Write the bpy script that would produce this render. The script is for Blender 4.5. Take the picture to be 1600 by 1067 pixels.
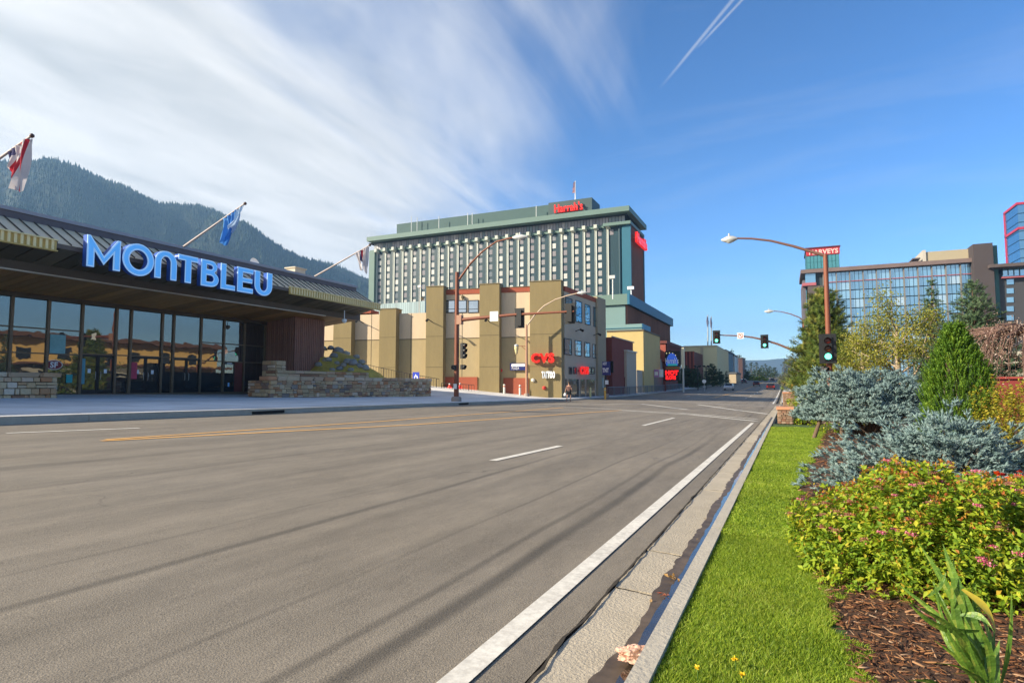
import bpy, bmesh, math, random
import numpy as np
from mathutils import Vector, Matrix, Euler, noise
for o in list(bpy.data.objects): bpy.data.objects.remove(o)
random.seed(7); RNG = np.random.default_rng(11)
SC = bpy.context.scene; COL = SC.collection
# ------------------------------------------------------------------ camera, sky, sun, exposure
PW, PH, FPX, HOR = 1600.0, 1067.0, 950.0, 600.0
EYE = 1.19; PSI = math.radians(24.2); PIT = math.atan((HOR-PH/2)/FPX)
cd = bpy.data.cameras.new('camera'); cam = bpy.data.objects.new('camera', cd); COL.objects.link(cam)
cd.sensor_width = 36; cd.lens = 36*FPX/PW; cd.clip_start = .05; cd.clip_end = 30000
cam.location = (0, 0, EYE); cam.rotation_euler = Euler((math.pi/2+PIT, 0, PSI))
SC.camera = cam; USE_HAZE = True
SUN_TO = Vector((-.75, -.62, .47)).normalized()
sun = bpy.data.lights.new('sun', 'SUN'); sun.energy = 5.0; sun.angle = math.radians(.6); sun.color = (1, .88, .69)
so = bpy.data.objects.new('sun', sun); COL.objects.link(so); so.rotation_euler = SUN_TO.to_track_quat('Z', 'Y').to_euler()
VS = SC.view_settings; VS.view_transform = 'Standard'; VS.look = 'None'; VS.gamma = 1; VS.exposure = 1.0; VS.use_curve_mapping = False
CR_ = cam.rotation_euler.to_matrix(); CP = Vector((0, 0, EYE))
def ray(u, v): return CR_ @ Vector(((u-PW/2)/FPX, (PH/2-v)/FPX, -1))
def px_x(u, v, x): d = ray(u, v); return CP + d*(x/d.x)
def px_y(u, v, y): d = ray(u, v); return CP + d*(y/d.y)
def px_z(u, v, z): d = ray(u, v); return CP + d*((z-EYE)/d.z)
def px_d(u, v, dep): return CP + ray(u, v)*dep
def pxl(h, p):  # level distance helper: metres per photo pixel
    return h*p/FPX
class NT:
    def __init__(s, nt): s.t = nt; s.n = nt.nodes; s.l = nt.links
    def add(s, k, ins=None, **kw):
        n = s.n.new('ShaderNode'+k)
        for a, b in kw.items(): setattr(n, a, b)
        for a, b in (ins or {}).items():
            if isinstance(b, bpy.types.NodeSocket): s.l.new(b, n.inputs[a])
            else: n.inputs[a].default_value = b
        return n
    def math(s, op, a, b=0., c=None, clamp=False):
        d = {0: a, 1: b}
        if c is not None: d[2] = c
        return s.add('Math', d, operation=op, use_clamp=clamp).outputs[0]
    def noise(s, vec, scale, detail=3, rough=.5, dist=0.):
        return s.add('TexNoise', {'Vector': vec, 'Scale': scale, 'Detail': detail, 'Roughness': rough, 'Distortion': dist}).outputs['Fac']
    def mapping(s, vec, sc=(1, 1, 1), rot=(0, 0, 0), loc=(0, 0, 0)):
        return s.add('Mapping', {'Vector': vec, 'Scale': sc, 'Rotation': rot, 'Location': loc}).outputs[0]
    def ramp(s, fac, stops, interp='LINEAR'):
        r = s.add('ValToRGB', {'Fac': fac}); e = r.color_ramp; e.interpolation = interp
        while len(e.elements) < len(stops): e.elements.new(.5)
        for el, (p, c) in zip(e.elements, stops):
            el.position = p; el.color = (c, c, c, 1) if not hasattr(c, '__len__') else (*c[:3], 1)
        return r.outputs['Color']
    def mix(s, fac, a, b, bt='MIX'):
        n = s.add('Mix', data_type='RGBA', blend_type=bt)
        for k, v in ((0, fac), (6, a), (7, b)):
            if isinstance(v, bpy.types.NodeSocket): s.l.new(v, n.inputs[k])
            else: n.inputs[k].default_value = v if k == 0 else (*v[:3], 1)
        return n.outputs[2]
W = bpy.data.worlds.new('World'); SC.world = W; W.use_nodes = True
w = NT(W.node_tree); bgn = w.n['Background']; bgn.inputs['Strength'].default_value = .08
sky = w.add('TexSky', sky_type='NISHITA', sun_disc=False)
sky.sun_elevation = math.asin(SUN_TO.z); sky.sun_rotation = math.atan2(SUN_TO.x, SUN_TO.y); sky.altitude = 1900; sky.air_density = 1.0; sky.dust_density = .6; sky.ozone_density = 2.2
dirv = w.add('TexCoord').outputs['Generated']
sx = w.add('SeparateXYZ', {0: dirv}); zc = w.math('ADD', w.math('MAXIMUM', sx.outputs[2], 0.), .03)
qx = w.math('DIVIDE', sx.outputs[0], zc); qy = w.math('DIVIDE', sx.outputs[1], zc)
q = w.add('CombineXYZ', {0: qx, 1: qy, 2: 0.}).outputs[0]
# streaked high cloud sheet: edge wanders, streaks run away from the viewer
streak = w.mapping(q, sc=(1.9, .45, 1), rot=(0, 0, math.radians(14)))
n1 = w.noise(streak, .8, 7, .56, .5); n2 = w.noise(w.mapping(q, sc=(1, .5, 1), rot=(0, 0, .25), loc=(3, 1, 0)), .9, 5, .55, .6); n3 = w.noise(w.mapping(q, sc=(3.6, .8, 1), rot=(0, 0, .22)), .8, 6, .55, .5)
edge = w.math('SUBTRACT', w.math('MULTIPLY', qy, -.40), qx)            # grows to the left
cov = w.math('ADD', w.math('ADD', w.math('MULTIPLY', w.math('ADD', edge, -.02), 1.05), w.math('MULTIPLY', w.math('SUBTRACT', n1, .5), 1.9)), w.math('MULTIPLY', w.math('SUBTRACT', n2, .5), 1.5))
cm = w.add('MapRange', {0: cov, 1: -.15, 2: 1.0, 3: 0., 4: 1.}, interpolation_type='SMOOTHSTEP', clamp=True).outputs[0]
wisp = w.math('MULTIPLY', w.add('MapRange', {0: w.noise(w.mapping(q, sc=(.5, 1.6, 1), rot=(0, 0, .5), loc=(5, 2, 0)), .9, 6, .65, 1.), 1: .5, 2: .85, 3: 0., 4: .16}).outputs[0], 1.)
def contrail(x0, y0, x1, y1, wd, a):
    L = math.hypot(x1-x0, y1-y0); ux, uy = (x1-x0)/L, (y1-y0)/L
    dx = w.math('SUBTRACT', qx, x0); dy = w.math('SUBTRACT', qy, y0)
    al = w.math('ADD', w.math('MULTIPLY', dx, ux), w.math('MULTIPLY', dy, uy))
    pe = w.math('ABSOLUTE', w.math('SUBTRACT', w.math('MULTIPLY', dx, uy), w.math('MULTIPLY', dy, ux)))
    m = w.add('MapRange', {0: pe, 1: 0., 2: wd, 3: a, 4: 0.}, interpolation_type='SMOOTHSTEP').outputs[0]
    return w.math('MULTIPLY', m, w.add('MapRange', {0: al, 1: L*.55, 2: L, 3: 1., 4: 0.}, clamp=True).outputs[0])
def qpix(u, v): d = ray(u, v).normalized(); z = d.z+.03; return d.x/z, d.y/z
ct = w.math('ADD', contrail(*qpix(1145, 0), *qpix(1030, 140), .009, .30), contrail(*qpix(1160, 0), *qpix(1085, 80), .007, .3))
horc = w.math('MULTIPLY', w.add('MapRange', {0: w.noise(w.mapping(dirv, sc=(1, 1, 4)), 5, 6, .6), 1: .53, 2: .75, 3: 0., 4: .7}).outputs[0], w.add('MapRange', {0: sx.outputs[2], 1: .11, 2: .03, 3: 0., 4: 1.}).outputs[0])
alpha = w.math('MAXIMUM', w.math('MAXIMUM', w.math('MULTIPLY', cm, .97), wisp), w.math('MAXIMUM', ct, horc))
ccol = w.ramp(w.math('ADD', w.math('MULTIPLY', n3, .5), w.math('MULTIPLY', n2, .5)), [(.33, (4.0, 4.15, 4.2)), (.43, (5.6, 5.6, 5.5)), (.54, (7.0, 6.9, 6.7))])
hs = w.add('HueSaturation', {'Saturation': 1.13, 'Value': 1.0, 'Color': w.add('Gamma', {'Color': sky.outputs[0], 'Gamma': 1.3}).outputs[0]}).outputs[0]
w.l.new(w.mix(alpha, hs, ccol), bgn.inputs['Color'])
# ------------------------------------------------------------------ materials
def base_mat(name):
    m = bpy.data.materials.new(name); m.use_nodes = True; t = NT(m.node_tree); return m, t, t.n['Principled BSDF']
MATS = {}
def mat(name, col, rough=.75, var=.18, scale=2.5, bump=0., bscale=None, metal=0., stretch=(1, 1, 1), obj=0., em=None, spec=.4, face=0.):
    if name in MATS: return MATS[name]
    m, t, b = base_mat(name); tc = t.add('TexCoord').outputs['Object']; v = t.mapping(tc, sc=stretch)
    n = t.noise(v, scale, 6, .65); n2 = t.noise(v, scale*9, 3, .6)
    f = t.math('ADD', t.math('MULTIPLY', t.math('SUBTRACT', n, .5), 2.4*var), t.math('ADD', t.math('MULTIPLY', t.math('SUBTRACT', n2, .5), 1.2*var), 1.))
    if obj:
        f = t.math('MULTIPLY', f, t.math('ADD', t.math('MULTIPLY', t.math('SUBTRACT', t.add('ObjectInfo').outputs['Random'], .5), 2*obj), 1.))
    if face:
        f = t.math('MULTIPLY', f, t.math('ADD', t.math('MULTIPLY', t.math('SUBTRACT', t.add('Attribute', attribute_name='rnd').outputs['Fac'], .5), 2*face), 1.))
    c = t.mix(1., col, t.add('CombineXYZ', {0: f, 1: f, 2: f}).outputs[0], 'MULTIPLY')
    t.l.new(c, b.inputs['Base Color']); b.inputs['Roughness'].default_value = rough; b.inputs['Metallic'].default_value = metal
    b.inputs['Specular IOR Level'].default_value = spec
    if bump:
        bn = t.add('Bump', {'Strength': min(1, bump), 'Distance': .02, 'Height': t.noise(tc, bscale or scale*8, 4, .6)}); t.l.new(bn.outputs[0], b.inputs['Normal'])
    if em: b.inputs['Emission Color'].default_value = (*em[:3], 1); b.inputs['Emission Strength'].default_value = em[3]
    MATS[name] = m; return m
def ramp_mat(name, stops, rough=.8, src='object', var=.25, scale=6, bump=.5, trans=0., spec=.3):
    """colour picked per object or per leaf from a ramp"""
    if name in MATS: return MATS[name]
    m, t, b = base_mat(name)
    f = t.add('ObjectInfo').outputs['Random'] if src == 'object' else t.add('Attribute', attribute_name='rnd').outputs['Fac']
    c = t.ramp(f, stops); tc = t.add('TexCoord').outputs['Object']; n = t.noise(tc, scale, 5, .65)
    k = t.math('ADD', t.math('MULTIPLY', t.math('SUBTRACT', n, .5), 2.4*var), 1.)
    c = t.mix(1., c, t.add('CombineXYZ', {0: k, 1: k, 2: k}).outputs[0], 'MULTIPLY'); t.l.new(c, b.inputs['Base Color'])
    b.inputs['Roughness'].default_value = rough; b.inputs['Specular IOR Level'].default_value = spec
    if bump:
        bn = t.add('Bump', {'Strength': bump, 'Distance': .02, 'Height': t.noise(tc, scale*3, 4, .6)}); t.l.new(bn.outputs[0], b.inputs['Normal'])
    if trans:
        tr = t.add('BsdfTranslucent', {'Color': c}); mx = t.add('MixShader', {0: trans, 1: b.outputs[0], 2: tr.outputs[0]})
        t.l.new(mx.outputs[0], t.n['Material Output'].inputs[0])
    MATS[name] = m; return m
def glass_mat(name, tint, refl=.4, dark=(.01, .012, .014), rough=.02, wav=.06, obj=False, stops=None):
    if name in MATS: return MATS[name]
    m, t, b = base_mat(name); tc = t.add('TexCoord').outputs['Object']
    bn = t.add('Bump', {'Strength': wav, 'Distance': .1, 'Height': t.noise(tc, .9, 2, .5)})
    g = t.add('BsdfGlossy', {'Color': (*tint, 1), 'Roughness': rough, 'Normal': bn.outputs[0]})
    if stops: t.l.new(t.ramp(t.add('ObjectInfo').outputs['Random'], stops), b.inputs['Base Color'])
    else: t.l.new(t.mix(t.noise(tc, 1.2, 3), dark, tuple(2.2*c for c in dark)), b.inputs['Base Color'])
    b.inputs['Roughness'].default_value = .5
    fr = t.add('LayerWeight', {'Blend': .3, 'Normal': bn.outputs[0]}).outputs['Fresnel']
    f = t.math('ADD', refl, t.math('MULTIPLY', fr, 1-refl), clamp=True)
    mx = t.add('MixShader', {0: f, 1: b.outputs[0], 2: g.outputs[0]}); t.l.new(mx.outputs[0], t.n['Material Output'].inputs[0])
    MATS[name] = m; return m
# ------------------------------------------------------------------ object helpers
def tag(o, label=None, cat=None, group=None, kind=None):
    for k, v in (('label', label), ('category', cat), ('group', group), ('kind', kind)):
        if v: o[k] = v
    return o
ORG = {}
def thing(name, label, cat, loc=(0, 0, 0), group=None, rz=0):
    o = bpy.data.objects.new(name, None); COL.objects.link(o); o.empty_display_size = .2
    o.location = loc; o.rotation_euler.z = rz; ORG[o.name] = Vector(loc); return tag(o, label, cat, group)
def link(name, me, parent=None, org=(0, 0, 0)):
    o = bpy.data.objects.new(name, me); COL.objects.link(o)
    if parent: o.parent = parent; ORG[o.name] = ORG[parent.name]
    else: o.location = org; ORG[o.name] = Vector(org)
    return o
def copy_tree(o, parent=None):
    c = o.copy(); COL.objects.link(c); c.parent = parent
    for ch in list(o.children): copy_tree(ch, c)
    return c
class MB:
    """vertex and face collector in world coordinates (or local ones, for things built at the origin)"""
    def __init__(s): s.v = []; s.f = []; s.sm = []
    def add(s, vs, fs, smooth=False):
        n = len(s.v); s.v += [tuple(v) for v in vs]; s.f += [tuple(i+n for i in f) for f in fs]; s.sm += [smooth]*len(fs); return s
    def hexa(s, p):  # 8 points: bottom 4 ccw, top 4
        return s.add(p, [(3, 2, 1, 0), (4, 5, 6, 7), (0, 1, 5, 4), (1, 2, 6, 5), (2, 3, 7, 6), (3, 0, 4, 7)])
    def box(s, x0, x1, y0, y1, z0, z1):
        return s.hexa([(x0, y0, z0), (x1, y0, z0), (x1, y1, z0), (x0, y1, z0), (x0, y0, z1), (x1, y0, z1), (x1, y1, z1), (x0, y1, z1)])
    def prism(s, poly, z0, z1):
        n = len(poly); z1s = z1 if hasattr(z1, '__len__') else [z1]*n; z0s = z0 if hasattr(z0, '__len__') else [z0]*n
        vs = [(p[0], p[1], z0s[i]) for i, p in enumerate(poly)]+[(p[0], p[1], z1s[i]) for i, p in enumerate(poly)]
        return s.add(vs, [tuple(reversed(range(n))), tuple(range(n, 2*n))]+[(i, (i+1) % n, n+(i+1) % n, n+i) for i in range(n)])
    def fbox(s, F, s0, s1, z0, z1, d0, d1):
        a, b, c, d = F.p(s0, d0), F.p(s1, d0), F.p(s1, d1), F.p(s0, d1)
        return s.hexa([(*a, z0), (*b, z0), (*c, z0), (*d, z0), (*a, z1), (*b, z1), (*c, z1), (*d, z1)])
    def fprism(s, F, pts, d0, d1):  # polygon in (s, z) extruded in depth
        n = len(pts); vs = [(*F.p(a, d0), z) for a, z in pts]+[(*F.p(a, d1), z) for a, z in pts]
        return s.add(vs, [tuple(reversed(range(n))), tuple(range(n, 2*n))]+[(i, (i+1) % n, n+(i+1) % n, n+i) for i in range(n)])
    def tube(s, pts, rad, seg=8, cap=True):
        pts = [Vector(p) for p in pts]; n = len(pts)
        if not hasattr(rad, '__len__'): rad = [rad]*n
        vs = []; up = Vector((0, 0, 1))
        for i, p in enumerate(pts):
            d = (pts[min(i+1, n-1)]-pts[max(i-1, 0)]).normalized()
            a = d.cross(up if abs(d.z) < .95 else Vector((1, 0, 0))).normalized(); b = d.cross(a)
            if i and a.dot(pa) < 0: a = -a; b = -b
            pa = a
            vs += [p+(a*math.cos(t)+b*math.sin(t))*rad[i] for t in (2*math.pi*k/seg for k in range(seg))]
        fs = [(i*seg+k, i*seg+(k+1) % seg, (i+1)*seg+(k+1) % seg, (i+1)*seg+k) for i in range(n-1) for k in range(seg)]
        s.add(vs, fs, True)
        if cap: s.add(vs[:seg], [tuple(range(seg))]); s.add(vs[-seg:], [tuple(reversed(range(seg)))])
        return s
    def lathe(s, c, prof, seg=12):  # prof [(r,z)]
        vs = [(c[0]+r*math.cos(2*math.pi*k/seg), c[1]+r*math.sin(2*math.pi*k/seg), c[2]+z) for r, z in prof for k in range(seg)]
        return s.add(vs, [(i*seg+k, i*seg+(k+1) % seg, (i+1)*seg+(k+1) % seg, (i+1)*seg+k) for i in range(len(prof)-1) for k in range(seg)], True)
    def build(s, name, m, parent=None, org=None, **tg):
        me = bpy.data.meshes.new(name); o0 = ORG[parent.name] if parent else Vector(org or (0, 0, 0))
        me.from_pydata([(v[0]-o0[0], v[1]-o0[1], v[2]-o0[2]) for v in s.v], [], s.f); me.materials.append(m)
        me.polygons.foreach_set('use_smooth', s.sm); me.update()
        bm = bmesh.new(); bm.from_mesh(me); bmesh.ops.recalc_face_normals(bm, faces=bm.faces); bm.to_mesh(me); bm.free()
        o = link(name, me, parent, o0); return tag(o, **tg)
def np_mesh(name, V, F, m, parent=None, org=None, rnd=None, smooth=False, **tg):
    """V (n,3) float, F (m,k) int"""
    V = np.asarray(V, np.float64); F = np.asarray(F, np.int32); k = F.shape[1]
    o0 = ORG[parent.name] if parent else Vector(org or (0, 0, 0)); V = V-np.array(o0)
    me = bpy.data.meshes.new(name); me.vertices.add(len(V)); me.vertices.foreach_set('co', V.astype(np.float32).ravel())
    me.loops.add(F.size); me.loops.foreach_set('vertex_index', F.ravel()); me.polygons.add(len(F))
    me.polygons.foreach_set('loop_start', np.arange(0, F.size, k, dtype=np.int32)); me.polygons.foreach_set('loop_total', np.full(len(F), k, np.int32))
    if smooth: me.polygons.foreach_set('use_smooth', np.ones(len(F), bool))
    me.update(calc_edges=True); me.materials.append(m)
    if rnd is not None:
        a = me.attributes.new('rnd', 'FLOAT', 'FACE'); a.data.foreach_set('value', np.asarray(rnd, np.float32))
    return tag(link(name, me, parent, o0), **tg)
class Face:
    """a vertical facade line on the plan from a to b; depth is outward, towards the side given"""
    def __init__(s, a, b, out=None):
        s.a = Vector(a[:2]); s.b = Vector(b[:2]); s.d = (s.b-s.a); s.L = s.d.length; s.d.normalize(); s.n = Vector((s.d.y, -s.d.x))
        o = Vector(out) if out else (Vector((0, 0))-s.a)
        if s.n.dot(o) < 0: s.n = -s.n
    def p(s, t, d=0): r = s.a+s.d*t+s.n*d; return (r.x, r.y)
    def sz(s, u, v, d=0):
        r = ray(u, v); a = s.a+s.n*d; k = a.dot(s.n)/Vector((r.x, r.y)).dot(s.n); P = CP+r*k
        return (Vector((P.x, P.y))-a).dot(s.d), P.z
    def s(s_, u, v=560, d=0): return s_.sz(u, v, d)[0]
    def z(s_, u, v, d=0): return s_.sz(u, v, d)[1]
def piece(name, me, parent, loc, scale=(1, 1, 1), rz=0, rx=0, ry=0):
    o = bpy.data.objects.new(name, me); COL.objects.link(o); o.parent = parent; o.location = Vector(loc)-ORG[parent.name]; o.scale = scale; o.rotation_euler = (rx, ry, rz)
    ORG[o.name] = ORG[parent.name]; return o
def text_mesh(body, depth=.05, bold=0.):
    c = bpy.data.curves.new('t', 'FONT'); c.body = body; c.extrude = depth/2; c.offset = bold; c.resolution_u = 3; c.align_x = 'CENTER'; c.align_y = 'CENTER'; c.space_character = 1.14 if body in ('CVS', 'TATTOO') else 1.04
    o = bpy.data.objects.new('t', c); COL.objects.link(o); dg = bpy.context.evaluated_depsgraph_get(); me = bpy.data.meshes.new_from_object(o.evaluated_get(dg))
    bpy.data.objects.remove(o); return me
def text_on(name, body, m, F, s0, s1, z0, z1, d, parent, depth=.06, bold=0., shear=0., **tg):
    """writing filling the box s0..s1, z0..z1 on a facade, read from outside"""
    me = text_mesh(body, 1, bold); me.name = name; n = len(me.vertices); co = np.empty(n*3); me.vertices.foreach_get('co', co); co = co.reshape(-1, 3)
    mn, mx = co.min(0), co.max(0); q_ = (co-mn)/np.maximum(mx-mn, 1e-6)
    left = Vector((F.n.y, -F.n.x)); rev = F.d.dot(Vector((-F.n.y, F.n.x))) < 0   # reading direction as seen from outside
    sx_ = q_[:, 0]+shear*(q_[:, 1]-.5)*0; ss = (s1+(s0-s1)*sx_) if rev else (s0+(s1-s0)*sx_)
    ss = ss+shear*(q_[:, 1]-.5)*(-1 if rev else 1); zz = z0+(z1-z0)*q_[:, 1]; dd = d+depth*q_[:, 2]
    o0 = ORG[parent.name] if parent else Vector((*F.p((s0+s1)/2), z0))
    X = F.a.x+F.d.x*ss+F.n.x*dd; Y = F.a.y+F.d.y*ss+F.n.y*dd
    me.vertices.foreach_set('co', (np.stack([X, Y, zz], 1)-np.array(o0)).ravel()); me.materials.clear(); me.materials.append(m); me.update()
    return tag(link(name, me, parent, o0), **tg)
def curve_letter(name, outlines, m, F, s0, s1, z0, z1, d0, d1, parent, offset=0., bevel=0.):
    c = bpy.data.curves.new('l', 'CURVE'); c.dimensions = '2D'; c.fill_mode = 'BOTH'; c.extrude = .5; c.offset = offset
    for pts in outlines:
        sp = c.splines.new('POLY'); sp.points.add(len(pts)-1); sp.use_cyclic_u = True
        for k, p_ in enumerate(pts): sp.points[k].co = (p_[0], p_[1], 0, 1)
    o = bpy.data.objects.new('l', c); COL.objects.link(o); dg = bpy.context.evaluated_depsgraph_get(); me = bpy.data.meshes.new_from_object(o.evaluated_get(dg)); bpy.data.objects.remove(o)
    n = len(me.vertices); co = np.empty(n*3); me.vertices.foreach_get('co', co); co = co.reshape(-1, 3)
    rev = F.d.dot(Vector((-F.n.y, F.n.x))) < 0
    a, b = (s1, s0) if rev else (s0, s1); ss = a+(b-a)*co[:, 0]; zz = z0+(z1-z0)*co[:, 1]; dd = d0+(d1-d0)*(co[:, 2]+.5)
    X = F.a.x+F.d.x*ss+F.n.x*dd; Y = F.a.y+F.d.y*ss+F.n.y*dd
    me.vertices.foreach_set('co', (np.stack([X, Y, zz], 1)-np.array(ORG[parent.name])).ravel()); me.materials.clear(); me.materials.append(m); me.update(); me.name = name
    return link(name, me, parent)
# ------------------------------------------------------------------ terrain height
LY = [-400, -60, 0, 45, 60, 80, 110, 150, 200, 300, 420, 520, 700, 9000]
LZ = [2.5, .87, 0, -.65, -.82, -.84, -.62, -.2, .5, 2.3, 4.6, 6.3, 7.6, 7.6]
def smooth(a, b, x): t = min(1, max(0, (x-a)/(b-a))); return t*t*(3-2*t)
def Gf(x, y):
    z = float(np.interp(y, LY, LZ)); fade = 1-smooth(300, 600, y)
    z += .02*min(40, max(0, -x))*fade
    if x < -23 and y > 44: z += min(2.2, (-23-x)*.072)*smooth(47, 55, y)*(1-smooth(120, 200, y))
    return z
def gp(u, v, off=0.):
    r = ray(u, v); lo, t = 0, .5
    while t < 3000:
        P = CP+r*t
        if P.z < Gf(P.x, P.y)+off: break
        lo = t; t *= 1.03
    for _ in range(30):
        md = (lo+t)/2; P = CP+r*md
        if P.z < Gf(P.x, P.y)+off: t = md
        else: lo = md
    return CP+r*t
# ------------------------------------------------------------------ ground, road, kerbs, paint
XK = -.585; XC = -1.0; XF = -19.25
def XFf(y): return float(np.interp(y, [0, 8, 19, 31, 45], [-17.1, -17.0, -17.2, -18.3, -19.25]))
#       # near kerb face, asphalt edge, far kerb face
def sheet(name, xs, ys, off, m, kind='structure', parent=None, **tg):
    X_ = lambda x, y: (XFf(y)-(.15 if x < XF-.1 else 0)) if abs(x-XF) < .2 else x
    V = [(X_(x, y), y, Gf(X_(x, y), y)+off) for y in ys for x in xs]; n = len(xs)
    F = [(j*n+i, j*n+i+1, (j+1)*n+i+1, (j+1)*n+i) for j in range(len(ys)-1) for i in range(n-1)]
    return np_mesh(name, V, F, m, parent=parent, smooth=True, kind=kind, **tg)
YSN = sorted(set([-60, -30, -15, -8]+list(range(-6, 120, 2))+[44, 47, 51, 55, 45]+list(range(120, 300, 10))+list(range(300, 720, 20))+[110]))
soil = mat('dry_soil', (.16, .13, .085), .95, .3, .08)
XG = [-5800, -3000, -1200, -600, -300, -150, -80, -60, -50, -45, -40, -36, -33, -30, -27, -25, -23, XF, -10, 0, 5, 10, 20, 40, 80, 200, 500, 1500, 5800]
YG = [-290, -200]+YSN+[800, 1200, 2500, 6400]
sheet('ground', XG, YG, -.12, soil)
# asphalt
m, t, b = base_mat('worn_asphalt'); tc = t.add('TexCoord').outputs['Object']; sp = t.add('SeparateXYZ', {0: tc})
n0 = t.noise(tc, .35, 5, .6); fine = t.noise(tc, 130, 2, .7); mid = t.noise(t.mapping(tc, sc=(1, .12, 1)), 1.3, 6, .65); mid2 = t.noise(t.mapping(tc, sc=(1, .35, 1)), 5, 5, .7)
xw = t.math('ADD', sp.outputs[0], t.math('MULTIPLY', t.math('SUBTRACT', t.noise(t.mapping(tc, sc=(.02, .09, 1)), 1, 2), .5), .8))
tr = None
for xc, wd, a in ((-1.75, .13, .40), (-1.98, .07, .25), (-2.55, .05, .25), (-3.35, .22, .16), (-3.75, .10, .30), (-4.35, .05, .12), (-5.9, .25, .10), (-7.4, .12, .22), (-9.1, .3, .12), (-14.5, .5, .12), (-17, .5, .14)):
    k = t.add('MapRange', {0: t.math('ABSOLUTE', t.math('SUBTRACT', xw, xc)), 1: wd*.1, 2: wd*.75, 3: a, 4: 0.}, interpolation_type='SMOOTHSTEP').outputs[0]
    tr = k if tr is None else t.math('MAXIMUM', tr, k)
seg = t.add('MapRange', {0: t.noise(t.mapping(tc, sc=(.6, .07, 1)), 1, 3, .6), 1: .38, 2: .6, 3: .1, 4: 1.}).outputs[0]
tr = t.math('MULTIPLY', t.math('MULTIPLY', tr, seg), 1.45)
f = t.math('ADD', .62, t.math('MULTIPLY', n0, .3)); f = t.math('ADD', f, t.math('MULTIPLY', t.math('SUBTRACT', fine, .5), 1.7)); f = t.math('ADD', f, t.math('MULTIPLY', t.math('SUBTRACT', mid, .5), .95)); f = t.math('ADD', f, t.math('MULTIPLY', t.math('SUBTRACT', mid2, .5), .5))
f = t.math('MULTIPLY', f, t.math('SUBTRACT', 1., tr))
c = t.mix(1., t.mix(n0, (.255, .21, .15), (.225, .195, .155)), t.add('CombineXYZ', {0: f, 1: f, 2: f}).outputs[0], 'MULTIPLY')
agg = t.add('TexVoronoi', {'Vector': tc, 'Scale': 110.}); spk = t.math('LESS_THAN', agg.outputs['Distance'], .12)
c = t.mix(t.math('MULTIPLY', spk, .55), c, (.5, .47, .40)); ck = t.add('TexVoronoi', {'Vector': t.mix(.25, t.mapping(tc, sc=(.35, .16, .35)), t.add('TexNoise', {'Vector': tc, 'Scale': 1.2, 'Detail': 5.}).outputs['Color']), 'Scale': 1.}, feature='DISTANCE_TO_EDGE').outputs['Distance']; ckm = t.math('MULTIPLY', t.math('LESS_THAN', ck, .0028), t.add('MapRange', {0: n0, 1: .47, 2: .6, 3: 0., 4: .45}).outputs[0]); c = t.mix(ckm, c, (.03, .027, .024)); oil = t.add('MapRange', {0: t.noise(tc, .9, 3, .5), 1: .70, 2: .80, 3: 0., 4: .3}).outputs[0]; c = t.mix(oil, c, (.07, .06, .05)); t.l.new(c, b.inputs['Base Color']); b.inputs['Roughness'].default_value = .8
bn = t.add('Bump', {'Strength': .5, 'Distance': .006, 'Height': t.math('ADD', fine, t.math('MULTIPLY', agg.outputs['Distance'], .5))}); t.l.new(bn.outputs[0], b.inputs['Normal']); ASPH = m
sheet('main_road', [XF, -16, -12, -8, -4, -2, XC], [y for y in YSN if y >= -8], 0, ASPH)
conc = mat('pale_concrete', (.40, .37, .31), .85, .16, 1.5, .35, 40); walk = mat('sidewalk_concrete', (.52, .51, .50), .85, .10, .5, .2, 30)
kerbm = mat('kerb_concrete', (.40, .36, .29), .85, .2, 3, .4, 40); grime = mat('gutter_grime', (.035, .028, .02), .95, .4, 12)
# gutter: slabs between joints measured in the photograph
gut = tag(thing('gutter', 'pale concrete gutter of cracked slabs between the lane edge and the grass kerb', 'gutter'), kind=None)
jy = [-3.2, -.9, gp(860, 1075).y] + [gp(u_, v_).y for u_, v_ in ((965, 917), (1016, 859), (1105, 765), (1130, 737))]
jy = sorted(jy)
while jy[-1] < 60: jy.append(jy[-1]+3.05)
rj = random.Random(5)
gslab = mat('gutter_slab', (.40, .345, .26), .85, .22, 2.2, .5, 60, obj=.12)
for a, b_ in zip(jy[:-1], jy[1:]):
    mb = MB(); n = 6; Lx = []
    for k in range(n+1):
        y = a+.012+(b_-a-.024)*k/n; Lx.append((XC+.014+rj.uniform(-.006, .010), y))
    for k in range(n):
        (x0, y0), (x1, y1) = Lx[k], Lx[k+1]; z0, z1 = Gf(XK, y0), Gf(XK, y1); jg = rj.uniform(-.006, .006) if k in (0,) else 0
        mb.hexa([(x0, y0+jg, z0-.08), (XK, y0, z0-.08), (XK, y1, z1-.08), (x1, y1, z1-.08), (x0, y0+jg, z0+.004), (XK, y0, z0-.012), (XK, y1, z1-.012), (x1, y1, z1+.004)])
    mb.build('slab', gslab, gut)
gut['kind'] = 'structure'; del gut['category']
sheet('gutter_bed', [XC-.02, XK+.02], [y for y in YSN if -4 <= y <= 60], -.016, mat('bed_dirt', (.03, .024, .018), .95, .3, 5))
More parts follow.
